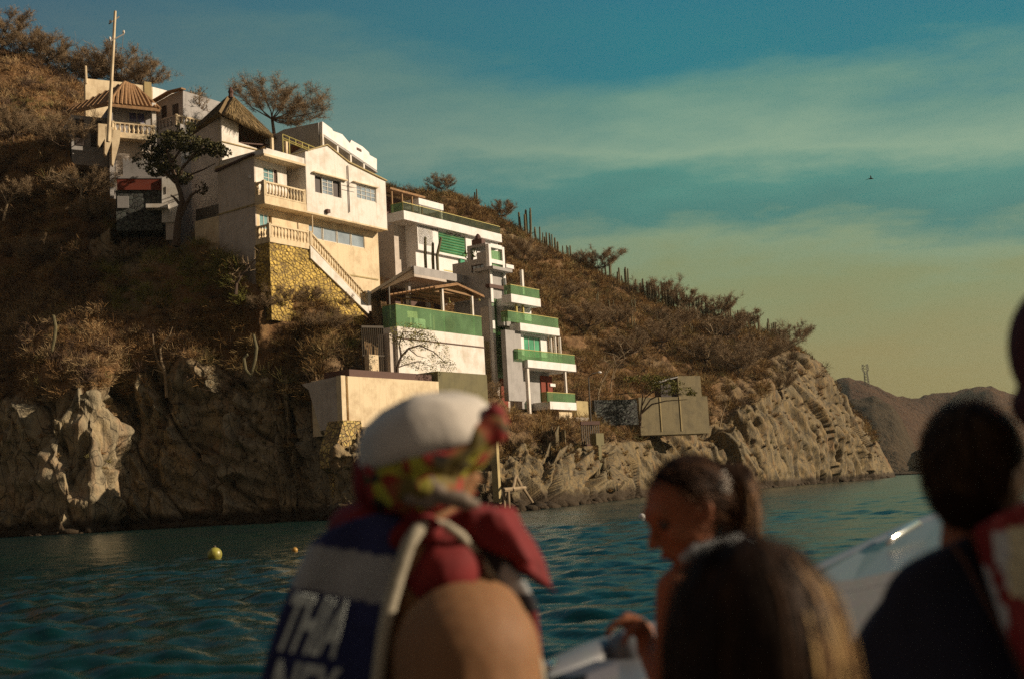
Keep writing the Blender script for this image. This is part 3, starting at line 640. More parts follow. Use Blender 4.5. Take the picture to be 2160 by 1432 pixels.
    q = f.g(528, 374, -.14); m = MB(); m.box(f, -.25, -.12, q[0]-.08, q[0]+.08, q[1]-.1, q[1]+.1); m.build('side_lamp', M['fresh'], H)
main_house()

# ---------------------------------------------------------------- thatched house
M['straw'] = vcol('straw', .95, .3, 10)
def thatched():
    f = fB; H = empty('thatched_house', f.P(1, -2, 20), 'white house under a steep shaggy thatched roof, half behind the bushy green tree', 'house')
    fa = f.fp([(467, 246), (503, 262), (503, 301), (560, 320), (560, 335)], 0); zb = 18.5
    m = MB(); m.pf(f, [(0, zb), (fa[4][0]+1.2, zb), (fa[3][0]+1.2, fa[3][1]-.1), (fa[3][0], fa[3][1]), (fa[2][0], fa[2][1]), (fa[1][0], fa[1][1]), fa[0]], -.25, 0); m.build('sunny_wall', M['white'], H)
    sa = f.gp([(467, 246), (402, 289)], 0); W = sa[1][0]
    sd_ = f.gp([(412, 330)], 0)[0]
    m = MB(); m.pg(f, [(-.26, zb), (-.26, sa[0][1]-.1), (W, sa[1][1]), (W, zb)], 0, .25); m.build('side_wall', M['shade_stain'], H)
    W2 = f.g(345, 400, 0)[0]
    m = MB(); m.pg(f, [(W, zb), (W, f.g(405, 335, 0)[1]), (W2, f.g(345, 372, 0)[1]), (W2, zb)], .0, .3); m.build('lower_wing_wall', M['grey_and_shade'], H)
    m = MB(); m.box(f, .3, 6.5, W+.3, -2.2, zb, fa[2][1]); m.build('back_room', M['brown'], H)
    m = MB(); m.box(f, .26, fa[1][0], -2.2, -.26, zb, fa[1][1]-.35); m.build('front_room', M['white'], H)
    # thatch: four shaggy slopes meeting near a point
    ap = f.P(2.4, -3.0, f.f(487, 209, -3.0)[1])
    ap = pt(487, 210, 92.5); A = pt(469, 243, 89.8); Bc = pt(579, 300, 94.5); Cc = pt(396, 293, 93.5); Dd = Bc+Cc-A; Dd.z = Cc.z-.3
    sl = MB(); TV = []; TF = []; TC = []
    def slope(p, a, b, dth=.35):
        nrm = (a-p).cross(b-p).normalized()
        if nrm.z < 0: nrm = -nrm
        sl.prism([p, a, b], [p+nrm*dth, a+nrm*dth, b+nrm*dth])
        k = int((a-b).length*170)
        for i in range(k):
            s = rng.random(); e = a.lerp(b, s); t = rng.random()**.6; q = p.lerp(e, t*.97); q2 = p.lerp(e, min(1.16, t*.97+rng.uniform(.08, .22)))
            q = q+nrm*(dth+.0); q2 = q2+nrm*(dth+rng.uniform(-.08, .22))-Vector((0, 0, .05)); sd2 = (b-a).normalized()*rng.uniform(.012, .03)
            n_ = len(TV); TV.extend([(q-sd2)[:], (q+sd2)[:], (q2+sd2*.4)[:], (q2-sd2*.4)[:]]); TF.append((n_, n_+1, n_+2, n_+3)); g_ = rng.choice((.35, .7, 1.0, 1.5)); TC.extend([(.26*g_, .18*g_, .08*g_)]*4)
    slope(ap, A, Bc); slope(ap, Cc, A); slope(ap, Bc, Dd); slope(ap, Dd, Cc)
    o = sl.build('thatched_roof', M['thatch'], H); np_mesh('straw_fringe', TV, TF, M['straw'], o, col=np.array(TC))
    m = MB(); m.lathe(ap+Vector((0, 0, .1)), [(0, .22), (.35, .16), (.5, .22), (.9, .05)], 8); m.build('finial', M['brown'], o)
    m = MB(); e0 = f.P(1.6, -.2, fa[2][1]); m.beam(f.P(1.7, -.15, fa[2][1]), Bc-Vector((0, 0, .3)), .09, .09)
    for k in range(3): a = f.P(2.2+k*1.5, -.5, fa[2][1]-.05-k*.25); m.beam(a, a+f.d*1.4+Vector((0, 0, 1.2-.25*k)), .08, .08); m.beam(a+f.d*1.3, a+Vector((0, 0, 1.5-.3*k)), .08, .08)
    m.build('roof_truss', M['brown'], H)
    a = f.P(.1, .06, f.f(470, 300, 0)[1]); b = f.P(fa[3][0]+.6, .06, fa[3][1]-.05); m = MB(); m.beam(a, b, .06, .07); m.build('parapet_coping', M['tan'], H)
    # dark railing and ledge low on the side wing
    g0 = f.g(464, 430, -.1); g1 = f.g(413, 445, -.1); m = MB(); m.box(f, -.1, -.02, g1[0], g0[0], f.g(440, 470, -.1)[1], f.g(440, 436, -.1)[1]); m.build('dark_railing', M['iron'], H)
    m = MB(); m.box(f, -.5, -.0, g1[0], g0[0], f.g(440, 484, -.1)[1], f.g(440, 472, -.1)[1]); m.build('ledge', M['grey_and_shade'], H)
    m = MB(); c = f.g(404, 380, 0)
    for k in range(6): m.add([f.P(-.03, c[0]-.4-.28*k, c[1]-.05*k), f.P(-.03, c[0]-.62-.28*k, c[1]-.05*k), f.P(-.03, c[0]-.51-.28*k, c[1]-.3-.05*k)], [(0, 1, 2)])
    m.build('vent_tiles', M['dark'], H)
thatched()

# ---------------------------------------------------------------- annex with the red band
def annex():
    f = fN2; H = empty('red_banded_annex', f.P(2, -2, 20), 'shaded annex with a red band over dark rubble, left of the green tree trunk', 'building')
    R_ = lambda pts: rct(f.fp(pts))
    r = R_([(246, 445), (342, 402)]); uR = r[1]; 
    m = MB(); m.box(f, 0, uR, -2.5, 0, r[2]-1.5, r[3]); m.build('rubble_wall', M['darkstone'], H)
    r2 = R_([(255, 402), (342, 378)]); m = MB(); m.box(f, .1, uR+.02, -2.4, .12, r2[2], r2[3]); m.build('red_band', M['red'], H)
    m = MB(); m.box(f, .05, uR+.05, -2.4, .16, r2[3], r2[3]+.16); m.build('coping', M['grey_and_shade'], H)
    r3 = R_([(258, 378), (330, 332)]); m = MB(); n = 26
    for k in range(n): u_ = .5+(uR-1.0)*k/n; m.box(f, u_, u_+.08, -.5, -.38, r2[3]+.16, r3[3]-.1*(k % 3)-.02*k*0)
    m.box(f, .5, uR-.45, -.56, -.5, r3[3]-.5, r3[3]-.4); m.build('slat_fence', M['grey_and_shade'], H)
    pts = f.fp([(342, 472), (342, 378), (356, 372), (370, 385), (378, 410), (380, 440), (376, 470)]); m = MB(); m.pf(f, pts, -.4, .3); m.build('curved_wall', M['white'], H)
    p = f.f(344, 395, .3); q = f.f(346, 410, .3); m = MB(); m.box(f, p[0]+.12, p[0]+.2, .3, .33, q[1], p[1]); m.build('slot_vent', M['dark'], H)
    r = R_([(310, 444), (356, 436)]); m = MB(); m.box(f, r[0], r[1], .0, .9, r[2]-.02, r[3]); m.build('ledge', M['white'], H)
    r = R_([(350, 480), (378, 440)]); m = MB(); m.box(f, r[0], r[1], -.4, .2, r[2]-1, r[3]); m.build('pier', M['shade_stain'], H)
    r = R_([(247, 440), (272, 405)]); m = MB(); m.box(f, .1, .9, .0, .1, r[2], r[2]+.9); m.build('blocked_window', M['grey_and_shade'], H)
annex()

# ---------------------------------------------------------------- tile roofed house at the top
def tiled():
    f = fC; H = empty('tile_roofed_house', f.P(2, -2, 26), 'shade-toned house with a ribbed hipped clay tile roof, behind the tall pole', 'house')
    zb = 23.5; a = f.f(235, 268); b = f.f(318, 280); uR = b[0]; zt = f.f(235, 219)[1]
    hw = rct(f.fp([(271, 235), (307, 240), (307, 262), (271, 256)])); hw = [(hw[0], hw[2]), (hw[1], hw[2]), (hw[1], hw[3]), (hw[0], hw[3])]
    m = MB(); m.holes(f, [(0, zb), (uR, zb), (uR, zt), (0, zt)], [hw], 0, .2); m.box(f, .01, uR-.01, -4.5, -.21, zb, zt-.01); m.build('front_wall', M['grey_and_shade'], H)  # darker grey stands in for shade on this front
    r = rct(hw); window(H, f, (r[0]+.01, r[1]-.01, r[2]+.01, r[3]-.01), -.08, 2, 1, 'bgl')
    zr = f.f(258, 270, 1)[1]
    # balcony, sunlit balustrade
    z0 = f.f(236, 281, 1.0)[1]; z1 = f.f(236, 259, 1.0)[1]
    m = MB(); m.box(f, -.2, uR, .0, 1.1, z0-.35, z0); m.build('balcony', M['cream'], H)
    balustrade(H, f.P(-.1, 1.0, z0), f.P(uR, 1.0, z0), z1-z0, .36, 'cream', r=.10, n=7)
    m = MB(); m.box(f, uR-.1, uR+.22, .6, 1.0, zb, zt+.1); m.build('corner_pillar', M['white'], H)
    m = MB(); m.box(f, -.35, -.05, .5, .8, zb-1, zt); m.build('left_pillar', M['grey_and_shade'], H)
    # dark sheets on the left flank, standing in for shaded openings
    for k, (x0, x1, yt, yb) in enumerate(((186, 202, 262, 268), (209, 222, 226, 252))):
        pass
    m = MB(); m.box(f, -2.9, -.05, -5, -1.2, zt-5, zt-.9); m.build('flank_wall', M['grey_and_shade'], H)
    for u0, u1 in ((-2.6, -1.9), (-1.4, -.5)):
        m = MB(); m.box(f, u0, u1, -1.2, -1.14, zt-3.4, zt-1.2); m.build('opening_shade', M['dark'], H)
    # sunlit buttress fins stepping down the slope
    for x, yt, yb in ((214, 262, 312), (228, 268, 330), (243, 275, 352)):
        t = f.f(x, yt, 1.3); bb = f.f(x, yb, 1.3); m = MB(); m.pf(f, [(t[0]-.25, t[1]), (t[0]+.45, t[1]), (t[0]+.30, t[1]-1.1), (bb[0]-.15, bb[1]), (t[0]-.3, bb[1]+.2)], .9, 1.35); m.build('buttress', M['cream'], H)
    # hipped roof with barrel tiles
    K0 = f.P(-.5, 1.2, f.f(232, 219, 1.2)[1]); K1 = f.P(uR+.5, 1.2, f.f(325, 229, 1.2)[1]); K1.z = K0.z; Rg0 = pt(263, 174, 98.5); Rg1 = pt(284, 175, 99.6); Rg1.z = Rg0.z
    L0 = f.P(-3.3, -3.0, f.f(188, 244, -3)[1]); B1 = f.P(uR+.5, -5, K1.z); 
    m = MB(); m.add([K0, K1, Rg1, Rg0, L0, B1], [(0, 1, 2, 3), (0, 3, 4), (1, 5, 2)]); m.add([v-Vector((0, 0, .25)) for v in (K0, K1, Rg1, Rg0, L0, B1)], [(0, 1, 2, 3), (0, 3, 4), (1, 5, 2)])
    m.add([K0, K1, K1-Vector((0, 0, .25)), K0-Vector((0, 0, .25)), L0, L0-Vector((0, 0, .25))], [(0, 1, 2, 3), (4, 0, 3, 5)]); o = m.build('tile_roof', M['tile'], H)
    t = MB(); n = 12
    for k in range(n+1):
        s = k/n; e = K0.lerp(K1, s); e2 = Rg0.lerp(Rg1, min(1, max(0, (s-.28)/.44))) if .28 < s < .72 else (K0.lerp(Rg0, s/.28) if s <= .28 else Rg1.lerp(K1, (s-.72)/.28))
        if (e-e2).length > .2: t.tube([e+Vector((0, 0, .03)), e2+Vector((0, 0, .03))], .13, 6)
    for k in range(1, 9):
        s = k/9; e = K0.lerp(L0, s); t.tube([e, Rg0.lerp(L0, s*.9)], .12, 5)
    t.tube([K0, Rg0, Rg1, K1], .14, 6); t.build('barrel_tiles', M['tile'], o)
    m = MB(); q = f.f(258, 300, .3); m.box(f, .3, uR, -.3, .02, zb-3, z0-.36); m.build('basement_wall', M['shade_stain'], H)
    # concrete chimney post
    p = pt(313, 196, 101); m = MB(); m.box(f, uR+.2, uR+.8, -3.2, -2.7, zt-1, p.z+1.0); m.build('chimney', M['tan'], H)
tiled()
def white_walls():
    f = fW; z0 = 27
    o = MB(); p = f.fp([(180, 166), (258, 174), (322, 184)]); o.pf(f, [(0, z0), (p[2][0], z0), p[2], p[1], p[0]], -.4, 0); q = o.build('boundary_wall', M['cream'], None)
    tag(q, 'long sunlit pale wall rising behind the hipped tile roof', 'wall')
    m = MB(); m.tube([f.P(.05, .1, p[0][1]-.5), f.P(.0, .1, f.f(177, 140)[1])], .11); o2 = m.build('wall_post', M['cream'], None); tag(o2, 'short pale post standing at the left end of the upper boundary wall', 'post')
    f = fW2; p = f.fp([(322, 184), (360, 194), (400, 208), (462, 226)]); m = MB(); m.pf(f, [(0, z0), (p[3][0]+4, z0), (p[3][0]+4, p[3][1]-.3), p[3], p[2], p[1], p[0]], -6, 0)
    H = empty('upper_house', f.P(3, -2, z0), 'cream house wall seen through the bare branches of the topmost tree', 'house'); m.build('wall', M['white'], H)
    for x in (352, 395, 424): 
        r = rct(f.fp([(x, 214+.3*(x-352)), (x+12, 232+.3*(x-352))])); w = window(H, f, (r[0], r[1], r[2], r[3]), .03, 1, 1, 'bgl')
    f = fD; H = empty('gabled_cottage', f.P(0, -2, 25), 'small shaded gable-ended cottage with two dark windows, right of the tile-roofed house', 'house')
    g = f.gp([(322, 222), (362, 199), (386, 192), (386, 300), (322, 300)], 0); hs = [rct(f.gp([(339, 226), (352, 247)], 0)), rct(f.gp([(363, 222), (377, 243)], 0))]
    hh = [[(a, c), (b, c), (b, d), (a, d)] for a, b, c, d in hs]
    m = MB(); m.holes(f, g, hh, 0, .25, side=True, u=0); m.pg(f, g, .26, 5); m.build('gable_wall', M['grey_and_shade'], H)
    for a, b, c, d in hs: m = MB(); m.box(f, .12, .2, a, b, c, d); m.build('dark_window', M['dark'], H)
    z0 = f.f(384, 268, .1)[1]; z1 = f.f(384, 246, .1)[1]
    balustrade(H, f.P(-.6, g[2][0]-.3, z0), f.P(-.6, g[0][0], z0), z1-z0, .4, 'grey_and_shade', r=.1, n=6, name='terrace_balustrade')  # shade put into the grey of this run; the sunny run is cream
    balustrade(H, f.P(-.6, g[2][0]-.2, z0), f.P(3.0, g[2][0]+.3, z0), z1-z0, .36, 'cream', r=.1, n=6)
    m = MB(); m.box(f, -.8, 3.2, g[0][0], g[2][0]+.5, z0-4, z0); m.build('terrace', M['grey_and_shade'], H)
    m = MB(); m.beam(f.P(-.2, g[0][0]-.3, g[0][1]+.05), f.P(-.2, g[1][0], g[1][1]+.12), .5, .12); m.beam(f.P(-.2, g[1][0], g[1][1]+.12), f.P(-.2, g[2][0]+.3, g[2][1]+.05), .5, .12); m.build('eave', M['timber'], H)
white_walls()

# ---------------------------------------------------------------- upper flat roofed pavilion behind the gable
def pavilion():
    f = fE; H = empty('rooftop_house', f.P(2, -2, 22), 'flat roofed upper house with a broken white parapet on thin columns, above the white gable', 'house')
    tp = f.fp([(680, 257), (700, 272), (703, 277), (722, 284), (738, 303), (741, 296), (765, 310), (778, 322), (780, 328), (795, 336), (795, 360), (680, 282)])
    zc = tp[11][1]; 
    m = MB(); m.pf(f, tp, -.25, 0); m.build('parapet', M['fresh'], H)
    zb = tp[0][1]-5.5; uR = tp[9][0]
    for x in (682, 712, 739, 766):
        u_ = f.f(x, 300)[0]; top = tp[11][1]+(tp[10][1]-tp[11][1])*(u_-tp[11][0])/(tp[10][0]-tp[11][0])
        m = MB(); m.box(f, u_-.12, u_+.12, -.22, -.0, zb, top); m.build('column', M['white'], H)
    m = MB(); m.pf(f, [(0, zb), (uR, zb), (uR, tp[10][1]), (0, zc)], -5, -1.3); m.build('recessed_wall', M['grey_and_shade'], H)
    g = f.gp([(681, 258), (600, 272), (560, 290)], 0); Wg = g[2][0]
    m = MB(); m.pg(f, [(-.26, zb), (-.26, g[0][1]-.02), (g[1][0], g[1][1]-.1), (Wg, g[2][1]-.2), (Wg, zb)], -.1, .2); m.build('side_wall', M['grey_and_shade'], H)
    m = MB(); m.pf(f, [(.2, zc-.05), (uR, tp[10][1]-.05), (uR, tp[10][1]-.2), (.2, zc-.2)], -5, -.0); m.build('roof_slab', M['grey_and_shade'], H)
    q = f.g(618, 330, -.1); m = MB(); m.beam(f.P(-.9, q[0]-1, q[1]-.2), f.P(-.9, q[0]+1.2, q[1]+.6), 1.0, .1); m.build('lean_to_roof', M['brown'], H)
    s = f.f(772, 320, .02); m = MB(); m.box(f, f.f(752, 310)[0], f.f(762, 318)[0], .01, .03, f.f(757, 319)[1], f.f(757, 314)[1]); m.build('parapet_slot', M['brown'], H)
pavilion()
# ---------------------------------------------------------------- glass fronted hotel
def text_part(parent, name, body, loc, xdir, updir, size, mat, depth=.015, xs=1.0):
    c = bpy.data.curves.new(name, 'FONT'); c.body = body; c.size = size; c.extrude = depth; c.align_x = 'LEFT'
    t = bpy.data.objects.new(name, c); COL.objects.link(t)
    dg = bpy.context.evaluated_depsgraph_get(); me = bpy.data.meshes.new_from_object(t.evaluated_get(dg)); bpy.data.objects.remove(t); bpy.data.curves.remove(c)
    x = Vector(xdir).normalized(); z = x.cross(Vector(updir)).normalized(); y = z.cross(x)
    R = Matrix((x*xs, y, z)).transposed()
    off = Vector((0, 0, 0)); q = parent
    while q is not None: off = off+q.location; q = q.parent
    me.transform(Matrix.Translation(Vector(loc)-off) @ R.to_4x4()); me.materials.clear(); me.materials.append(mat)
    o = bpy.data.objects.new(name, me); COL.objects.link(o); o.parent = parent; return o
def hotel():
    f = fM; H = empty('glass_fronted_hotel', f.P(0, -3, 15), 'long white hotel with green windows and lettering under a glass railed roof terrace', 'hotel')
    u0, zt = f.f(843, 446); u1 = 5.35; zs = f.f(1058, 515)[1]; zb = 15.5
    ua = f.f(880, 480)[0]
    hs = []
    for q in (((883, 470), (912, 480), (912, 522), (883, 513)), ((926, 487), (982, 501), (982, 545), (926, 531))):
        p = f.fp(q); a = rct(p); z0_ = (p[2][1]+p[3][1])/2; z1_ = (p[0][1]+p[1][1])/2; hs.append([(a[0], z0_), (a[1], z0_), (a[1], z1_), (a[0], z1_)])
    zl = f.f(945, 540)[1]
    m = MB(); m.holes(f, [(ua, zl), (u1, zl), (u1, zs), (ua, zs)], hs, 0, .3); m.box(f, ua+.01, u1-.01, -5, -.31, zb, zs-.01); m.build('front_wall', M['fresh'], H)
    m = MB(); m.box(f, u0+.8, ua, -3.2, -1.4, zb, zs-.01); m.build('shaded_wing', M['shade_stain'], H)
    a = rct(hs[0]); window(H, f, a, -.12, 2, 2, 'grgl'); a = rct(hs[1]); window(H, f, a, -.12, 1, 1, 'grgl')
    m = MB()
    for k in range(7): z_ = a[2]+.15+(a[3]-a[2]-.2)*k/7; m.box(f, a[0]+.07, a[1]-.07, -.1, -.02, z_, z_+.12)
    m.build('louvre', M['ggl'], H)
    m = MB(); m.box(f, u0, u1+.1, -1.5, .45, zs, zt); m.box(f, ua, u1, -5, -1.51, zs, zt-.003); m.build('roof_slab', M['fresh'], H)
    zr = f.f(843, 428)[1]; glass_rail(H, f, u0+.05, u1, .35, zt, zr, 12, mat='smoke')
    glass_side(H, f, -1.0, .3, u0+.05, zt, zr)
    for k, (x, y, ch) in enumerate(((918, 473, 'HOTEL'), (950, 481, 'Lounge'), (969, 486, 'Beach'))):
        p = f.f(x, y+7, .46); text_part(H, 'sign_lettering', ch, f.P(p[0], .02 if p[1] < zs else .47, min(p[1], zs-.28)), f.d, Vector((0, 0, 1)), .34, M['iron'], xs=1.0)
    # lower storey and green strip
    q = rct(f.fp([(917, 538), (976, 590)], -.6)); m = MB(); zq = f.f(945, 532)[1]
    m.box(f, ua+2.2, f.f(972, 560)[0], -4.8, -.7, zb-2, zl); m.build('lower_wall', M['grey_and_shade'], H)
    w = rct(f.fp([(935, 548), (951, 570)], -.69)); window(H, f, w, -.68, 1, 1, 'bgl', 'brown')
    m = MB(); m.box(f, w[0]-.5, w[1]+.8, -.68, -.3, w[2]-.3, w[2]-.2); m.build('sill', M['brass'], H)
    g0 = f.f(973, 540)[0]; g1 = f.f(984, 590)[0]
    m = MB(); m.box(f, g0, g1, -.3, -.1, zb-2.5, zl-.01); m.build('green_glass_strip', M['grgl'], H)
    # cap and tiled shelter on the roof
    p = f.fp([(883, 418), (935, 432), (935, 443), (883, 431)], -2); m = MB(); m.box(f, p[0][0], p[1][0], -4, -2, p[3][1], p[0][1]); m.build('roof_canopy', M['fresh'], H)
    for x in (886, 931): q = f.f(x, 430, -2.1); m = MB(); m.box(f, q[0]-.07, q[0]+.07, -2.3, -2.1, zt, p[3][1]); m.build('canopy_post', M['white'], H)
    p = f.fp([(816, 397), (890, 418)], -2.6); m = MB()
    zz = p[0][1]; m.prism([f.P(p[0][0], -6, zz+.9), f.P(p[1][0], -6, zz+.9), f.P(p[1][0], -6, zz+.75), f.P(p[0][0], -6, zz+.75)], [f.P(p[0][0], -2.2, zz), f.P(p[1][0], -2.2, zz), f.P(p[1][0], -2.2, zz-.18), f.P(p[0][0], -2.2, zz-.18)]); m.build('tiled_shelter', M['tile'], H)
    m = MB(); m.box(f, p[0][0]+.3, p[1][0]-.2, -5.5, -4.5, zt, zz); m.build('shelter_wall', M['brown'], H)
    for k in range(4): uu = p[0][0]+.4+k*(p[1][0]-p[0][0]-.7)/3; m = MB(); m.box(f, uu-.06, uu+.06, -2.5, -2.35, zt, zz-.16); m.build('shelter_post', M['timber'], H)
hotel()
def tower():
    f = fTW; H = empty('glass_tower', f.P(1, -2, 9), 'narrow white framed tower with green glass panels and a potted plant on its top terrace', 'tower')
    u1 = f.f(1070, 640)[0]; zt = f.f(1037, 516)[1]; zb = 9.0; ps = [(0, .32), (u1-.3, u1)]
    W = f.g(986, 540, 0)[0]
    for a, b in ps: m = MB(); m.box(f, a, b, -.3, 0, zb, zt); m.build('frame_post', M['fresh'], H)
    m = MB()
    for y in (521, 553): z_ = f.f(1050, y)[1]; m = MB(); m.box(f, .321, u1-.301, -.28, -.01, z_-.16, z_+.16); m.build('frame_crossbar', M['fresh'], H)
    z_ = f.f(1050, 606)[1]; m = MB(); m.box(f, -.25, u1+.1, -.32, .08, z_-.14, z_+.14); m.build('dark_band', M['brown'], H)
    m = MB(); m.box(f, .33, u1-.31, -.2, -.15, zb+1, zt-.4); m.build('glass_panel', M['ggl'], H)
    m = MB(); m.box(f, .33, u1-.31, -3.8, -3.4, zb, zt-2.2); m.build('inner_wall', M['grey_and_shade'], H)
    ztc = f.g(1010, 546, 0)[1]
    hw = rct(f.gp([(994, 561), (1022, 603)], 0)); hw = [(hw[0], hw[2]), (hw[1], hw[2]), (hw[1], hw[3]), (hw[0], hw[3])]
    m = MB(); m.holes(f, [(W, zb), (-.3, zb), (-.3, ztc), (W, ztc)], [hw], 0, .25, side=True, u=0.0); m.box(f, .26, u1-.35, W, -3.85, zb, ztc); m.build('side_wall', M['grey_and_shade'], H)  # side turned from the sun, shade put into the grey
    r = rct(hw); window(H, f, (r[0], r[1], r[2], r[3]), .12, 3, 1, 'wgl', 'brown', side=True)
    m = MB(); m.box(f, 0, .25, W, W+.3, ztc, zt-.1); m.box(f, 0, .25, -1.2, -.31, ztc, ztc+.5); m.box(f, 0, u1, W, -.31, zt-.1, zt+.12); m.build('top_terrace_frame', M['grey_and_shade'], H)
    m = MB(); m.box(f, .8, 1.3, -2.2, -1.2, zt+.12, zt+.75); m.lathe(f.P(1.0, -1.7, zt+.75), [(0, .3), (.25, .22), (.45, .08)], 8); m.build('roof_tank', M['brown'], H)
    # pot plant on the terrace
    P = empty('potted_plant', f.P(.7, -2.3, ztc), 'small bright green plant in a clay pot on the tower terrace', 'plant')
    m = MB(); m.lathe(f.P(.7, -2.3, ztc), [(0, .15), (.4, .25), (.42, .2)], 8); m.build('pot', M['red'], P)
    V = []; Fq = []
    for k in range(70):
        c = f.P(.7, -2.3, ztc+.65)+Vector((rng.gauss(0, .25), rng.gauss(0, .45), rng.gauss(0, .14))); a = Vector((rng.gauss(0, 1), rng.gauss(0, 1), rng.gauss(0, 1))).normalized()*.14; b_ = a.orthogonal().normalized()*.08
        n = len(V); V += [c-a, c+b_, c+a, c-b_]; Fq.append((n, n+1, n+2, n+3))
    np_mesh('leaves', V, Fq, M['leaf'], P, col=np.tile(np.array([[.22, .36, .05]]), (len(V), 1)))
    # darker column on the right of the tower
    m = MB(); m.box(f, u1+.02, u1+.9, -2.6, -1.8, zb, f.f(1075, 560, -1.8)[1]); m.build('service_column', M['grey_and_shade'], H)
    m = MB(); z_ = f.f(1075, 571, -.5)[1]; m.box(f, u1+.02, u1+1.1, -1.79, .1, z_, z_+.3); m.build('side_ledge', M['fresh'], H)
    p = rct(f.fp([(1072, 655), (1082, 680)], .3)); m = MB(); m.box(f, u1+.02, p[1], -.3, .2, p[2], p[3]); m.build('green_side_panel', M['grgl'], H)
    m = MB(); m.box(f, -.8, -.05, -1.6, -.4, zb-1, f.f(1010, 715)[1]); m.build('stone_side_pier', M['tan'], H)
    m = MB(); m.box(f, u1*.45, u1-.31, -.6, -.21, zb-1.5, f.f(1055, 700)[1]); m.build('red_service_door', M['red'], H)
tower()
def stacked():
    f = fN; H = empty('terraced_apartments', f.P(4, -2, 7), 'white building stepping down the slope in four green glass balconies', 'building')
    # every level: (left px, right px at slab), slab y, rail top y, slab w
    def level(xl, xr, ys0, ys1, yr0, dep=3.2, w=0.0, gl=None, left=True):
        a = f.f(xl, ys0, w); b = f.f(xr, ys0+(xr-xl)*.17, w); z0 = f.f(xl, ys1, w)[1]; z1 = a[1]; zr = f.f(gl or xl, yr0, w)[1]; g = f.f(gl or xl, yr0, w)[0]
        m = MB(); m.box(f, a[0], b[0], w-dep, w, z0, z1); m.build('balcony_slab', M['fresh'], H)
        glass_rail(H, f, g, b[0]-.05, w-.06, z1, zr, 4)
        if left: glass_side(H, f, w-.7, w-.06, g, z1, zr)
        return a[0], b[0], z0, z1, zr
    A = level(1078, 1140, 620, 637, 600, .9)
    B = level(1097, 1180, 681, 697, 655, 1.0, gl=1072)
    Cc = level(1113, 1215, 758, 774, 735, 3.0, gl=1093)
    D = level(1160, 1216, 846, 862, 826, 3.0, gl=1155)
    for lv in (A, B): m = MB(); m.box(f, lv[0]+1.2, lv[1]-.02, -3.4, -1.01, lv[2], lv[3]-.003); m.build('floor_slab', M['fresh'], H)
    def room(lv, up, w, x0, x1, mat='fresh'):
        m = MB(); m.box(f, x0, x1, w-3, w, lv[3], up); m.build('room_wall', M[mat], H)
    room(A, A[3]+2.2, -2.2, A[0]+.2, A[0]+2.1, 'grey_and_shade')
    q = f.f(1100, 572, -.9); m = MB(); m.box(f, q[0]-.12, q[0]+.12, -1.0, -.8, A[3], q[1]+.1); m.build('pillar', M['white'], H)
    m = MB(); m.box(f, A[0]-.1, A[0]+2.6, -3.4, -1.5, A[3]+2.2, A[3]+2.45); m.build('roof_slab', M['grey_and_shade'], H)
    room(B, A[2], -1.6, B[0]+.1, B[0]+3.4, 'grey_and_shade')
    for x in (1090, 1104): q = f.f(x, 660, -.4); m = MB(); m.box(f, q[0]-.07, q[0]+.07, -.5, -.35, B[3], A[2]); m.build('pillar', M['brass'], H)
    p = rct(f.fp([(1101, 649), (1117, 672)], -.8)); m = MB(); m.box(f, p[0], p[1]+.3, -1.59, -.8, B[3], p[3]); m.build('white_pier', M['fresh'], H)
    # third level room with a green sliding window and pale columns
    w = -.7; uL = f.f(1093, 735, w)[0]; uR = f.f(1180, 735, w)[0]; uM = f.f(1150, 735, w)[0]
    hp = rct(f.fp([(1107, 712), (1140, 716), (1140, 760), (1107, 755)], w)); hp = (hp[0], hp[1], Cc[3]+.02, f.f(1120, 709, w)[1])
    m = MB(); m.holes(f, [(uL, Cc[3]-.3), (uM+.5, Cc[3]-.3), (uM+.5, B[2]-.01), (uL, B[2]-.01)], [[(hp[0], hp[2]), (hp[1], hp[2]), (hp[1], hp[3]), (hp[0], hp[3])]], w, .25); m.box(f, uL, uM+.5, w-2.4, w-.26, Cc[3]-.3, B[2]-.01); m.build('room_wall', M['fresh'], H)
    window(H, f, hp, w-.12, 3, 1, 'grgl', 'frame')
    m = MB(); m.box(f, uM+.5, uR+.2, w-2.2, w-1.2, Cc[3], B[2]-.01); m.build('recessed_wall', M['cream'], H)
    for x in (1162, 1171, 1181): q = f.f(x, 735, -.5)[0]; m = MB(); m.lathe(f.P(q, -.5, Cc[3]), [(0, .12), (B[2]-Cc[3]-.02, .12)], 10); m.build('column', M['white'], H)
    # bottom level
    m = MB(); m.box(f, D[0]-1.6, D[1]-1.4, -2.6, -1.6, D[3]-.5, Cc[2]-.01); m.build('room_wall', M['grey_and_shade'], H)
    m = MB(); m.box(f, D[0]+1.2, D[0]+2.9, -1.6, -1.5, D[3], Cc[2]-.3); m.build('red_curtain', M['red'], H)
    q = f.f(1193, 810, -.2)[0]; m = MB(); m.box(f, q-.09, q+.09, -.3, -.12, D[3], Cc[2]); m.build('pillar', M['white'], H)
    q = f.f(1110, 800, -.2)[0]; m = MB(); m.box(f, Cc[0]+.1, Cc[0]+.35, -.4, -.15, D[2]-1.5, Cc[2]); m.build('pillar', M['white'], H)
    p = rct(f.fp([(1161, 808), (1172, 815)], -1.4)); m = MB(); m.box(f, p[0], p[1], -1.55, -1.4, p[2], p[3]); m.build('wall_plate', M['fresh'], H)
    # end wall, its shade put into the grey plaster
    m = MB(); W = f.g(1068, 740, -1.0)[0]; z1 = f.f(1093, 640)[1]
    m.box(f, -1.0, uL-.01, max(W, -2.2), w-.1, 8.0, B[2]-.01); m.build('end_wall', M['grey_and_shade'], H)
    m = MB(); m.box(f, B[0]-.8, B[0]+2.0, -3.2, -2.4, Cc[3]-4, A[2]); m.build('core_wall', M['shade_stain'], H)
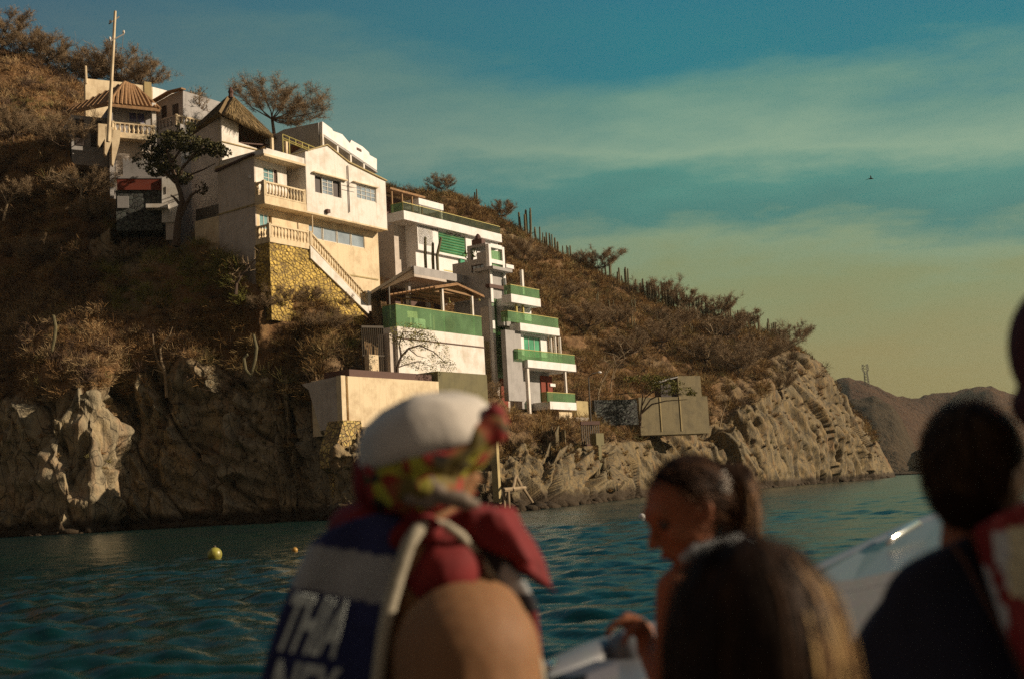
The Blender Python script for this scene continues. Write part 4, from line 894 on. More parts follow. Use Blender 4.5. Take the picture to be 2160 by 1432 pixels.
    m = MB(); p = rct(f.fp([(1190, 867), (1214, 882)], .0)); m.box(f, p[0]-.3, p[1], -2, -.3, D[2]-1.3, D[2]-.01); m.build('foundation', M['cream'], H)
    # lower annex
    K = empty('white_box_annex', f.P(8.6, -1, 5.5), 'little white block under a tan wall beside the lamp post', 'building')
    a = f.f(1215, 879, .1); b = f.f(1243, 896, .1); m = MB(); m.box(f, a[0], b[0], -1.5, .1, b[1], a[1]); m.build('block', M['white'], K)
    c = f.f(1240, 846, -.6); m = MB(); m.box(f, f.f(1216, 850, -.6)[0], c[0], -2.2, -.6, b[1]-.6, c[1]); m.build('tan_wall', M['tan'], K)
    m = MB(); m.box(f, a[0]-2.6, b[0]+.6, -1.8, -.62, b[1]-.9, b[1]-.62); m.build('plinth', M['brown'], K)
stacked()
def terrace():
    f = fT; H = empty('terrace_house', f.P(5, -2, 10), 'white walled terrace with a long green glass railing, below the grey sloping canopy', 'building')
    z0 = f.f(1023, 786)[1]; zt = f.f(838, 688)[1]; u1 = 10.2; zm = f.f(1022, 733)[1]
    m = MB(); m.box(f, 0, u1, -1.3, 0, z0-3, zt); m.box(f, 3.6, 6.2, -3, -1.31, z0-3, zt-.003); m.box(f, 6.21, u1-.01, -6, -1.31, z0-3, zt-.003); m.build('terrace_wall', M['white'], H)
    m = MB(); m.box(f, .02, u1+.04, .0, .05, zm-.04, zm+.04); m.build('joint_line', M['brown'], H)
    zr = f.f(838, 641)[1]; glass_rail(H, f, .1, u1, -.12, zt, zr, 8); glass_side(H, f, -1.3, -.15, .1, zt, zr)
    m = MB(); m.box(f, -.5, -.02, -1.3, -.3, z0-2, f.f(815, 700)[1]); m.build('side_pier', M['shade_stain'], H)
    r = rct(f.fp([(778, 745), (800, 795)], -.8)); m = MB(); m.box(f, r[0], r[1], -1.2, -.8, z0-2, f.f(790, 748, -.8)[1]); m.build('low_sunny_wall', M['cream'], H)
    # room at the back of the terrace
    m = MB(); m.box(f, 4.2, 5.6, -2.9, -2.6, zt, zt+1.9); m.build('back_room', M['cream'], H)
    m = MB(); m.box(f, 6.3, 9.2, -6, -4.6, zt, zt+2.4); m.build('back_wall', M['grey_and_shade'], H)
    for a, b, mt in ((6.4, 6.9, 'brown'), (7.0, 7.7, 'tgl'), (7.8, 8.4, 'brown')):
        m = MB(); m.box(f, a, b, -4.6, -4.53, zt+.02, zt+2.0); m.build('door', M[mt], H)
    m = MB(); m.box(f, 4.2, 6.0, -2.5, -2.2, zt, zt+1.25); m.build('low_wall', M['white'], H)
    # grey sloping canopy
    w = -3.6; p = f.fp([(873, 561), (988, 592), (988, 603), (868, 577)], w)
    s = f.g(800, 602, p[0][0])[0]
    m = MB(); a, b = p[0][0], p[1][0]; zc = p[0][1]; z2 = p[3][1]
    m.box(f, a, b, w-.2, w, z2, zc); m.build('canopy_fascia', M['grey_and_shade'], H)
    m = MB(); m.prism([f.P(a-.1, w-.2, zc), f.P(b, w-.2, zc), f.P(b, w-5, zc-1.6), f.P(a-.1, w-5, zc-1.6)], [f.P(a-.1, w-.2, zc-.25), f.P(b, w-.2, zc-.25), f.P(b, w-5, zc-1.85), f.P(a-.1, w-5, zc-1.85)]); m.build('canopy', M['grey_and_shade'], H)
    q0 = f.g(873, 563, a); q1 = f.g(803, 604, a); m = MB(); m.prism([f.P(a, q0[0], q0[1]), f.P(a, q1[0], q1[1]), f.P(a, q1[0], q1[1]-.3), f.P(a, q0[0], q0[1]-.75)], [f.P(a+4, q0[0], q0[1]), f.P(a+4, q1[0], q1[1]), f.P(a+4, q1[0], q1[1]-.3), f.P(a+4, q0[0], q0[1]-.75)]); m.build('canopy_side', M['shade_stain'], H)
    m = MB(); m.box(f, a+.8, b-.3, w-3.5, w-2.6, zt+.5, z2+.2); m.build('dark_room', M['brown'], H)
    for uu in (a+.6, a+3.0): m = MB(); m.box(f, uu-.12, uu+.12, w-1.3, w-1.0, zt, z2+.1); m.build('canopy_post', M['grey_and_shade'], H)
    q = f.f(821, 605, -1.5); m = MB(); m.box(f, q[0]-.05, q[0]+.05, -1.6, -1.5, z0, q[1]); m.build('thin_post', M['iron'], H)
    # timber shelter on the terrace
    P = empty('timber_pergola', f.P(7, -1.5, zt), 'small gabled timber shelter with sunlit eaves on two white posts, on the glass railed terrace', 'shelter')
    pa = f.f(932, 612, -.35); pb = f.f(995, 628, -.35)
    for q in (pa, pb): m = MB(); m.box(f, q[0]-.09, q[0]+.09, -.45, -.27, zt, q[1]+.1); m.build('post', M['white'], P)
    e0 = f.f(918, 606, 0); e1 = f.f(963, 599, 0); e2 = f.f(1022, 625, 0); e1 = ((e0[0]*.45+e2[0]*.55), max(e1[1], e0[1]+.45))
    e1 = f.f(966, 599, 0)
    for k, (s, t) in enumerate(((e0, e1), (e1, e2))):
        o = MB(); o.prism([f.P(s[0], .0, s[1]), f.P(t[0], .0, t[1]), f.P(t[0], .0, t[1]-.1), f.P(s[0], .0, s[1]-.1)], [f.P(s[0], -4.4, s[1]), f.P(t[0], -4.4, t[1]), f.P(t[0], -4.4, t[1]-.1), f.P(s[0], -4.4, s[1]-.1)])
        r = o.build('roof_slope', M['tile'], P)
        o = MB(); n = 11
        for i in range(n):
            w_ = -.1-4.2*i/(n-1); o.tube([f.P(s[0], w_, s[1]+.03), f.P(t[0], w_, t[1]+.03)], .07, 5)
        o.build('tile_ridge', M['tile'], r)
    m = MB()
    for i in range(4): w_ = -.5-1.2*i; m.beam(f.P(e0[0]+.2, w_, e0[1]-.15), f.P(e2[0]-.2, w_, min(e0[1], e2[1])+.0), .1, .12)
    m.beam(f.P(pa[0]-.2, -.36, pa[1]+.12), f.P(pb[0]+.2, -.36, pb[1]+.12), .12, .14); m.build('rafters', M['timber'], P)
    for uu in (pa[0], pb[0]): m = MB(); m.box(f, uu-.07, uu+.07, -4.2, -4.05, zt, e0[1]-.1); m.build('post', M['timber'], P)
    # hanging lights under the shelter
    for x, y in ((948, 638), (985, 629), (1004, 624), (1011, 634)):
        q = f.f(x, y, -.8); o = MB(); o.lathe(f.P(q[0], -.8, q[1]-.07), [(0, .03), (.05, .09), (.12, .09), (.17, .03)], 8); o.tube([f.P(q[0], -.8, q[1]+.1), f.P(q[0], -.8, q[1]+.35)], .01, 4)
        b = o.build('paper_lantern', M['brass'], None); tag(b, 'tiny round yellow lantern hanging under the timber shelter roof', 'lantern', 'lanterns under the timber shelter')
terrace()
def retaining():
    f = fR; H = empty('retaining_house', f.P(5, -2, 5), 'low windowless cream block on the rocks, behind the white-capped passenger', 'building')
    u1 = f.f(925, 805)[0]; zt = f.f(722, 792)[1]; zb = f.f(722, 886)[1]
    sa = f.gp([(650, 812), (680, 886)], 0); 
    m = MB(); m.box(f, .62, u1, -3.2, 0, zb-.8, zt+.0); m.box(f, .0, .38, -.4, .02, zb-.3, zt+.02); m.box(f, .38, .62, -.4, -.16, zb-.5, zt); m.build('sea_wall', M['cream'], H)
    m = MB(); m.pg(f, [(-.41, zb-.4), (-.41, zt-.02), (sa[0][0]-.6, zt-.2), (sa[0][0]-.0, sa[0][1]-.3), (sa[1][0]-.2, zb-.5)], .02, .6); m.build('end_wall', M['shade_stain'], H)
    m = MB(); m.box(f, u1+.02, 15.0, -3, -.05, zb-2.5, f.f(975, 786, -.05)[1]); m.build('green_brown_wall', M['greenbrown'], H)
    m = MB(); m.box(f, 1.2, u1-.2, -2.6, -.4, zt, zt+.5); m.build('roof_kerb', M['brown'], H)
    # rubble pier running down into the sea
    p0 = f.f(722, 886); P = empty('stone_pier', f.P(.8, -.4, 0), 'yellowish rubble pier tapering down from the cream block to the sea', 'pier')
    V = []; 
    mb = MB(); prev = None
    for (y, xl, xr) in ((886, 723, 760), (915, 716, 765), (950, 706, 760), (985, 708, 745), (995, 725, 748), (1020, 728, 745), (1065, 733, 746)):
        a = f.f(xl, y, .1); b = f.f(xr, y, .1); ring = [f.P(a[0], .15, a[1]), f.P(b[0], .15, a[1]), f.P(b[0], -1.2, a[1]), f.P(a[0], -1.2, a[1])]
        if prev is not None: mb.prism(prev, ring)
        prev = ring
    mb.build('rubble_face', M['stone'], P)
    # white sunlit pillar right of the cap
    g = Fr(1058, 1060, 68.5, 34); a = g.f(1046, 925); b = g.f(1066, 1062); m = MB(); m.box(g, a[0], 0.02, -.4, 0, b[1]-.6, a[1]); o = m.build('pillar', M['tan'], None); tag(o, 'tall sunlit pillar standing at the water right of the white cap', 'pillar')
    # dock of bleached poles
    D = empty('wooden_jetty', pt(1085, 1060, 67), 'rough jetty of bleached poles at the foot of the cliff', 'jetty')
    def pole(a, b, nm='pole', r=.09): m = MB(); m.tube([pt(*a), pt(*b)], [r, r*.8], 7); m.build(nm, M['twig2'], D)
    pole((1062, 1033, 67), (1108, 1028, 68.5), 'deck_beam', .13); pole((1064, 1036, 67.4), (1064, 1072, 67)); pole((1072, 1036, 67.2), (1074, 1072, 67.2)); pole((1082, 1032, 67.5), (1088, 1002, 69)); pole((1088, 1002, 69), (1102, 1030, 68.4)); pole((1104, 1030, 68), (1124, 1060, 68))
retaining()
def fenceworks():
    # bar fence left of the terrace
    H = empty('bar_fence', pt(790, 780, 84), 'tall rusty bar fence in front of the low sunny wall', 'fence'); f = Fr(765, 760, 83.0, 60)
    a = f.f(765, 690); b = f.f(808, 690); zb = f.f(765, 790)[1]
    m = MB(); m.box(f, 0, b[0], -.05, .05, a[1]-.05, a[1]+.1); m.box(f, 0, b[0], -.05, .05, a[1]-2.0, a[1]-1.9); m.build('rail', M['iron'], H)
    n = 12
    for k in range(n): u_ = b[0]*k/(n-1); m = MB(); m.tube([f.P(u_, 0, zb-.3), f.P(u_, 0, a[1])], .035, 5); m.build('bar', M['iron'], H)
    # little gate and stub wall near the lamp
    H = empty('slatted_gate', pt(1244, 935, 96), 'dark slatted gate under the lamp post, above the shore rocks', 'gate'); f = Fr(1229, 935, 95, 62)
    a = f.f(1229, 896); b = f.f(1262, 896); zb = f.f(1229, 938)[1]
    m = MB(); m.box(f, -.1, b[0]+.1, -.1, .1, a[1], a[1]+.28); m.build('lintel', M['brown'], H); m = MB(); m.box(f, -.1, b[0]+.1, -.08, .08, zb-.1, zb+.05); m.build('threshold', M['brown'], H)
    for k in range(9): u_ = b[0]*k/8; m = MB(); m.box(f, u_-.04, u_+.04, -.04, .04, zb+.05, a[1]); m.build('slat', M['iron'], H)
    f = Fr(1262, 940, 94, 40); m = MB(); a = f.f(1263, 938); b = f.f(1273, 985); m.box(f, 0, .4, -.5, 0, b[1]-.6, a[1]); m.box(f, -.1, .9, -.6, -.08, a[1], a[1]+.9); o = m.build('concrete_stub', M['greenbrown'], None); tag(o, 'short sunlit concrete stub just right of the slatted gate', 'wall')
    # lamp post
    H = empty('lamp_post', pt(1245, 900, 96.5), 'thin street lamp with a bent arm, right of the white building', 'lamp post')
    m = MB(); m.tube([pt(1247, 905, 96.5), pt(1241, 795, 96.5)], [.07, .05], 7); m.build('post', M['iron'], H)
    m = MB(); m.tube([pt(1241, 795, 96.5), pt(1250, 787, 96.5), pt(1262, 785, 96.7)], [.045, .04, .035], 6); m.build('arm', M['iron'], H)
    m = MB(); c = pt(1265, 785, 96.7); m.lathe(c-Vector((0, 0, .1)), [(0, .06), (.06, .16), (.15, .14), (.2, .05)], 8); m.build('lamp_head', M['fresh'], H)
    # concrete block house on the right slope
    f = fK; H = empty('concrete_blockhouse', f.P(3, -1, 7), 'low weathered concrete blockhouse with a small square tank room above it', 'building')
    a = f.f(1350, 838); b = f.f(1492, 838); m = MB(); zb = f.f(1350, 890)[1]-1.2; m.box(f, 0, b[0], -3, 0, zb, a[1]); m.build('front_wall', M['oldconc'], H)
    for x in (1392, 1434): q = f.f(x, 850)[0]; m = MB(); m.box(f, q-.05, q+.05, 0, .06, zb+.3, a[1]); m.build('wall_rib', M['tan'], H)
    c = f.f(1432, 835, -.2); d_ = f.f(1477, 792, -.2); m = MB(); m.box(f, c[0], d_[0], -1.8, -.2, a[1], d_[1]); m.build('tank_room', M['oldconc'], H)
    c2 = f.f(1396, 835, -.4); m = MB(); m.box(f, c2[0], c[0], -1.6, -.5, a[1], d_[1]-.5); m.build('dark_porch', M['dark'], H)
    m = MB(); m.beam(f.P(c2[0]-.3, -.9, d_[1]-.55), f.P(c[0], -.9, d_[1]-.1), 1.6, .08); m.build('porch_roof', M['grey_and_shade'], H)
    f = Fr(1262, 868, 106, 64); a = f.f(1262, 836); b = f.f(1350, 830); m = MB(); m.box(f, 0, b[0], -1, -.6, f.f(1262, 872)[1]-1, f.f(1262, 842)[1]); o = m.build('low_dark_wall', M['darkstone'], None); tag(o, 'low dark stone wall between the lamp post and the concrete blockhouse', 'wall')
    # tall pole with crossarms
    H = empty('utility_pole', pt(229, 300, 92), 'tall thin pole with crossarms rising in front of the tile-roofed house', 'utility pole')
    m = MB(); m.tube([pt(228, 300, 92), pt(243, 24, 92)], [.16, .10], 9); m.build('pole', M['cream'], H)
    for a, b in (((230, 51, 92), (251, 36, 92.6)), ((232, 88, 91.7), (262, 72, 92.6))): m = MB(); m.beam(pt(*a), pt(*b), .09, .09); m.build('crossarm', M['iron'], H)
    for a in ((232, 86, 91.7), (261, 72, 92.6), (233, 50, 92)): c = pt(*a); m = MB(); m.lathe(c, [(0, .05), (.1, .1), (.25, .08), (.3, .03)], 7); m.build('insulator', M['white'], H)
    for a, b in (((260, 74, 92.6), (258, 105, 92.6)), ((233, 90, 91.7), (229, 118, 91.8))): m = MB(); m.tube([pt(*a), pt(*b)], .02, 4); m.build('drop_wire', M['iron'], H)
    # far mast
    H = empty('lattice_mast', pt(1829, 812, 985), 'distant lattice mast on the ridge of the far hill', 'mast')
    p0 = pt(1830, 820, 985); p1 = pt(1824, 768, 985); m = MB(); n = 9
    cs = [(-1, -1), (1, -1), (1, 1), (-1, 1)]
    def cn(k, i): t = k/n; r = 1.7*(1-t)+.8*t+(1.0 if k > n-3 else 0); c = p0.lerp(p1, t); return c+Vector((cs[i][0]*r, cs[i][1]*r, 0))
    for k in range(n):
        for i in range(4):
            m.beam(cn(k, i), cn(k+1, i), .32, .32); m.beam(cn(k, i), cn(k+1, (i+1) % 4), .22, .22)
    m.build('lattice', M['iron'], H)
    # bird
    c = pt(1837, 378, 120); bmb = MB(); bmb.tube([c+Vector((-.25, 0, 0)), c+Vector((-.1, 0, .03)), c+Vector((.12, 0, .02)), c+Vector((.28, 0, 0))], [.02, .07, .06, .015], 6)
    bmb.add([c+Vector((-.05, 0, .03)), c+Vector((.08, 0, .03)), c+Vector((-.1, .5, .16)), c+Vector((-.35, .95, .1))], [(0, 1, 2), (0, 2, 3)]); bmb.add([c+Vector((-.05, 0, .03)), c+Vector((.08, 0, .03)), c+Vector((-.1, -.5, .2)), c+Vector((-.35, -.95, .12))], [(0, 2, 1), (0, 3, 2)])
    o = bmb.build('bird', M['dark'], None, recalc=False); tag(o, 'tiny dark bird gliding in the cloudy sky on the right', 'bird')
    # buoys
    def buoy(px, py, D, r, mat, lab):
        c = pt(px, py, D); c.z = r*.45; H = empty('buoy', c, lab, 'buoy', 'mooring buoys on the water')
        m = MB(); m.lathe(c-Vector((0, 0, r)), [(r-r*math.cos(math.pi*k/12), max(.004, r*math.sin(math.pi*k/12))) for k in range(13)], 20); m.build('float_ball', M[mat], H, smooth=True)
        m = MB(); m.lathe(c+Vector((0, 0, r*.95)), [(0, r*.2), (r*.25, r*.2), (r*.3, r*.1)], 8); m.build('mooring_eye', M['iron'], H)
    M['ybuoy'] = plaster('yellow_buoy', (.36, .33, .05), (.1, .07, .03), .9, .4, 6, .05); M['obuoy'] = plaster('orange_buoy', (.5, .28, .05), (.2, .1, .03), .6, .4, 4, .05); M['wbuoy'] = plaster('white_buoy', (.75, .75, .72), (.3, .2, .15), .5, .4, 4, .05)
    buoy(453, 1167, 26, .15, 'ybuoy', 'dirty yellow round buoy, the largest one afloat on the left'); buoy(622, 1162, 27, .065, 'obuoy', 'very small orange buoy between the yellow buoy and the capped passenger'); buoy(1354, 1090, 38, .11, 'wbuoy', 'small white buoy close to the face of the girl in profile')
fenceworks()
# ---------------------------------------------------------------- vegetation
def ribbons(A, B, wa, wb):
    """crossed thin strips from points A to B (n,3)"""
    A = np.asarray(A, float); B = np.asarray(B, float); t = B-A; r = nrg.normal(size=A.shape); s = np.cross(t, r); s /= np.linalg.norm(s, axis=1, keepdims=True)+1e-9
    wa = np.broadcast_to(np.asarray(wa, float), (len(A),))[:, None]; wb = np.broadcast_to(np.asarray(wb, float), (len(A),))[:, None]
    V = np.stack([A-s*wa, A+s*wa, B+s*wb, B-s*wb], 1).reshape(-1, 3); n = np.arange(len(A))*4
    return V, np.stack([n, n+1, n+2, n+3], 1)
def bush_proto(seed, n=26, flat=.8):
    r = np.random.default_rng(seed); A = []; B = []; W = []
    for _ in range(n):
        d = r.normal(size=3); d[2] = abs(d[2])*flat+.15; d /= np.linalg.norm(d); b = np.array([r.normal()*.12, r.normal()*.12, -.1]); L = r.uniform(.5, 1.0)
        m = b+d*L*.5+r.normal(size=3)*.06; A.append(b); B.append(m); W.append(1.3)
        for k in range(2):
            e = d+r.normal(size=3)*.5; e /= np.linalg.norm(e); q = m+e*L*.5; A.append(m); B.append(q); W.append(.8)
            if r.random() < .5: e2 = e+r.normal(size=3)*.7; e2 /= np.linalg.norm(e2); A.append((m+q)/2); B.append((m+q)/2+e2*L*.35); W.append(.6)
    return np.array(A), np.array(B), np.array(W)
PRO = [bush_proto(s, 24+3*s) for s in range(8)]
pxg = np.repeat(pxs[None], NR, 0); ttg = np.repeat(tz[:, None], NC, 1)
_a = TP[1:, 1:]-TP[:-1, :-1]; _b = TP[1:, :-1]-TP[:-1, 1:]; area = np.linalg.norm(np.cross(_a, _b), axis=2)/2
rk = rockw.reshape(NR, NC)[:-1, :-1]; tg = ttg[:-1, :-1]; pg_ = pxg[:-1, :-1]
def scatter(name, n, prob, label, size=(.5, 1.3), seed=1, cols=None, wd=.014):
    r = np.random.default_rng(seed); p = (area*prob).ravel(); p /= p.sum(); k = r.choice(len(p), n, p=p); i, j = k//(NC-1), k % (NC-1)
    P = TP[i, j]; ok = np.ones(n, bool)
    for fr, u0, u1, w0, w1, zb, kk in PADS:
        u = (P[:, :2]-np.array(fr.O[:2]))@np.array(fr.d[:2]); w = (P[:, :2]-np.array(fr.O[:2]))@np.array(fr.n[:2]); ok &= ~((u > u0-.1) & (u < u1+.2) & (w > w0-.2) & (w < w1-.1))
    P = P[ok]; pj = pg_[i, j][ok]; VV = []; FF = []; CC = []; o = 0
    cl = fbm(P/5.0, 3, 44+seed)
    for q in range(len(P)):
        A, B, W = PRO[r.integers(len(PRO))]; s = r.uniform(*size)*(1+.35*cl[q]); a = r.uniform(0, 6.28); c_, s_ = math.cos(a), math.sin(a); R = np.array([[c_, s_, 0], [-s_, c_, 0], [0, 0, r.uniform(.75, 1.2)]])
        ww = wd*max(1, np.linalg.norm(P[q])/95)
        V, Fc = ribbons((A@R)*s+P[q], (B@R)*s+P[q], W*ww, W*ww*.35); VV.append(V); FF.append(Fc+o); o += len(V)
        c = np.array(cols(P[q], pj[q], cl[q], r)); c = c*r.uniform(.7, 1.3)
        CC.append(np.repeat(c[None]*r.uniform(.65, 1.35, (len(A), 1)), 4, 0))
    V = np.concatenate(VV); o_ = np_mesh(name, V, np.concatenate(FF), M['brush'], col=np.concatenate(CC)); tag(o_, label, None, None, 'stuff'); return o_
M['brush'] = vcol('brush_twigs', .95, .3, 2.0)
def brushcol(P, px, cl, r):
    u = r.random()
    if 230 < px < 600 and P[2] < 22.5 and P[2] > 15 and r.random() < .6: return (.26, .25, .06)
    if px < 420:
        if u < .16+.3*(cl > .25): return (.12, .075, .05)
        if u < .24: return (.26, .22, .08)
        return (.34, .20, .085) if u < .72 else (.44, .31, .16)
    if u < .22: return (.09, .055, .03)
    if u < .34: return (.15, .13, .045)
    return (.25, .145, .05) if u < .75 else (.34, .235, .10)
vis = ((pg_ > -260) & (pg_ < 1850)).astype(float)
scatter('dry_brush', 8000, vis*(pg_ < 760)*(tg > 2.45)*(tg < 6.1)*np.where(rk > .6, .12, 1)*np.where(tg > 5, .55, 1.3), 'tangled dry brown brush covering the hillside around the houses', (.6, 1.35), 1, brushcol)
scatter('dry_brush', 8500, vis*(pg_ >= 620)*(tg > 2.8)*(tg < 6.15)*np.where(rk > .6, .10, 1), 'dry leafless scrub over the slope right of the white buildings', (.7, 1.6), 2, brushcol)
scatter('dry_tufts', 900, vis*(tg > 1.6)*(tg < 3.0)*np.where(rk > .6, 1, .4), 'small dry tufts clinging to ledges of the cliff', (.25, .6), 3, brushcol)

class Tree:
    def __init__(s, seed): s.r = random.Random(seed); s.limb = MB(); s.A = []; s.B = []; s.wa = []; s.wb = []; s.tips = []
    def grow(s, p, d, L, r, lev, maxl, flat, spread, wig=.18, tw=.010, kids=(3, 4), upb=.12):
        n = 4 if lev < 2 else 3; pts = [p]; q = p; dd = d.copy()
        for i in range(n):
            dd = (dd+Vector((s.r.gauss(0, wig), s.r.gauss(0, wig), s.r.gauss(0, wig)*.7+upb*.3))).normalized(); q = q+dd*(L/n); pts.append(q)
        rs = [r*(1-.45*i/n) for i in range(n+1)]
        if lev <= 2: s.limb.tube(pts, rs, 6 if lev == 0 else 5 if lev == 1 else 4)
        else:
            for i in range(n): s.A.append(pts[i][:]); s.B.append(pts[i+1][:]); s.wa.append(max(tw, rs[i])); s.wb.append(max(tw*.6, rs[i+1]))
        if lev == maxl: s.tips.append(q); return
        k = s.r.randint(*kids)
        for j in range(k):
            t = s.r.uniform(.45, 1.0) if lev else s.r.uniform(.7, 1.0); idx = min(n, int(t*n)+0); b = pts[idx]
            ax = dd.cross(Vector((s.r.gauss(0, 1), s.r.gauss(0, 1), s.r.gauss(0, 1)))).normalized(); nd = Quaternion(ax, s.r.uniform(spread*.5, spread)) @ dd
            nd.z = nd.z*flat+upb; nd.normalize(); s.grow(b, nd, L*s.r.uniform(.6, .85), rs[idx]*.62, lev+1, maxl, flat, spread, wig, tw, kids, upb)
    def finish(s, root, bark='bark', twig='twig'):
        s.limb.build('trunk', M[bark], root)
        V, Fc = ribbons(s.A, s.B, s.wa, s.wb); off = np.array(root.location); np_mesh('crown', V, Fc, M[twig], None).parent = root
        return root
def bare_tree(name, loc, H, seed, label, group=None, flat=.55, spread=1.0, lv=5, lean=(0, 0), r0=None, trunk=.32, tw=.012, bark='bark', twig='twig', kids=(3, 4), cat='tree', upb=.12):
    root = empty(name, loc, label, cat, group); T = Tree(seed); n0 = len(COL.objects)
    T.grow(Vector((0, 0, -.3)), Vector((lean[0], lean[1], 1)).normalized(), H*trunk, r0 or H*.028, 0, lv, flat, spread, tw=tw, kids=kids, upb=upb)
    mb = T.limb; off = Vector(loc); mb.v = [v+off for v in mb.v]; mb.build('trunk', M[bark], root)
    V, Fc = ribbons(T.A, T.B, T.wa, T.wb); np_mesh('crown', V+np.array(loc), Fc, M[twig], root); return root
def leaves(root, name, cs, n, size, cols, seed=1, flat=1.0):
    r = np.random.default_rng(seed); C_ = np.array([c[0][:] for c in cs]); Rr = np.array([c[1] for c in cs]); w = Rr**2; k = r.choice(len(cs), n, p=w/w.sum())
    # clumps inside each ball so the crown stays uneven
    d = r.normal(size=(n, 3)); d /= np.linalg.norm(d, axis=1, keepdims=True); P = C_[k]+d*(Rr[k]*r.uniform(.35, 1.08, n)**.6)[:, None]*np.array([1, 1, flat])
    keep = fbm(P/.55, 2, 7+seed) > -.18; P = P[keep]; n = len(P)
    a = r.normal(size=(n, 3)); a /= np.linalg.norm(a, axis=1, keepdims=True); b = np.cross(a, r.normal(size=(n, 3))); b /= np.linalg.norm(b, axis=1, keepdims=True); s = (size*r.uniform(.6, 1.4, n))[:, None]
    V = np.stack([P-a*s, P+b*s*.5, P+a*s, P-b*s*.5], 1).reshape(-1, 3); i = np.arange(n)*4; c0, c1 = np.array(cols[0]), np.array(cols[1]); f = r.random((n, 1)); c = c0*(1-f)+c1*f
    np_mesh(name, V, np.stack([i, i+1, i+2, i+3], 1), M['leaf'], root, col=np.repeat(c, 4, 0))

# bushy green tree in front of the annex
def green_tree():
    D = 87.3; b = pt(378, 480, D); H = empty('green_tree', b, 'bushy dark green tree with a forked leaning trunk, in front of the thatched house', 'tree')
    q = lambda x, y, d=0: pt(x, y, D+d); m = MB()
    m.tube([pt(372, 520, D), q(374, 480), q(378, 450), q(384, 425), q(380, 405), q(372, 385)], [.30, .25, .22, .2, .18, .15], 9)
    m.tube([q(380, 455), q(392, 432), q(404, 412, -.2), q(424, 400, -.3)], [.22, .15, .11, .05], 6); m.tube([q(378, 430), q(368, 418), q(360, 412)], [.13, .09, .05], 6)
    m.tube([q(372, 385), q(350, 365, .3), q(325, 350, .6), q(305, 345, .8)], [.19, .13, .09, .05], 7); m.tube([q(372, 385), q(362, 345), q(352, 315), q(345, 300, .3)], [.19, .14, .1, .05], 7)
    m.tube([q(374, 390), q(385, 355, -.3), q(410, 325, -.6), q(440, 310, -.9), q(462, 312, -1)], [.18, .12, .09, .06, .03], 7); m.tube([q(376, 392), q(405, 368, -.3), q(430, 358, -.5), q(455, 345, -.6)], [.1, .07, .05, .03], 6); m.tube([q(362, 345), q(385, 310, -.5), q(400, 295, -.4)], [.1, .07, .04], 6)
    m.build('trunk', M['bark'], H)
    cs = [(q(320, 322, .5), 1.0), (q(303, 340, .8), .8), (q(342, 300, .2), 1.1), (q(370, 294, 0), 1.1), (q(398, 302, -.4), 1.0), (q(430, 310, -.8), .85), (q(455, 316, -1), .75), (q(328, 358, .4), .75), (q(362, 362, 0), .75), (q(345, 338, .9), .9), (q(405, 322, .2), .8), (q(385, 375, .1), .7), (q(474, 322, -1.2), .5), (q(392, 270, .5), .7)]
    leaves(H, 'crown', cs, 9500, .11, ((.022, .026, .008), (.13, .11, .025)), 5, .7)
    leaves(H, 'lower_sprig', [(q(424, 398, -.3), .5)], 200, .1, ((.05, .04, .015), (.12, .07, .02)), 6)
green_tree()
def wall_acacia():
    D = 81.5; b = pt(838, 795, D); H = empty('fine_leaved_acacia', b, 'fine leaved acacia spreading against the white terrace wall', 'tree'); q = lambda x, y, d=0: pt(x, y, D+d); m = MB()
    m.tube([pt(838, 812, D), q(838, 775), q(846, 752), q(862, 735, .3), q(885, 728, .8), q(915, 742, 1.4), q(940, 765, 2)], [.12, .10, .085, .07, .055, .04, .02], 6)
    m.tube([q(846, 752), q(842, 725), q(850, 700), q(880, 702, .8), q(915, 712, 1.4)], [.07, .055, .045, .035, .015], 6); m.tube([q(838, 775), q(852, 770, .3), q(880, 762, .8), q(905, 770, 1.2)], [.05, .04, .03, .015], 5); m.tube([q(862, 735), q(880, 750, .6), q(900, 755, 1)], [.04, .03, .015], 5)
    m.build('trunk', M['bark'], H)
    cs = [(q(850, 700), .6), (q(872, 700, .6), .6), (q(895, 708, 1), .55), (q(850, 720, .2), .5), (q(880, 722, .7), .6), (q(905, 725, 1.2), .5), (q(930, 735, 1.6), .45), (q(862, 745, .4), .4), (q(925, 755, 1.6), .5), (q(945, 772, 2), .4), (q(885, 768, 1), .4), (q(860, 762, .5), .35), (q(910, 778, 1.3), .3), (q(838, 712), .4)]
    cs = [(c, r*1.55) for c, r in cs]; leaves(H, 'crown', cs, 5200, .05, ((.15, .13, .02), (.34, .30, .05)), 8, .7)
wall_acacia()
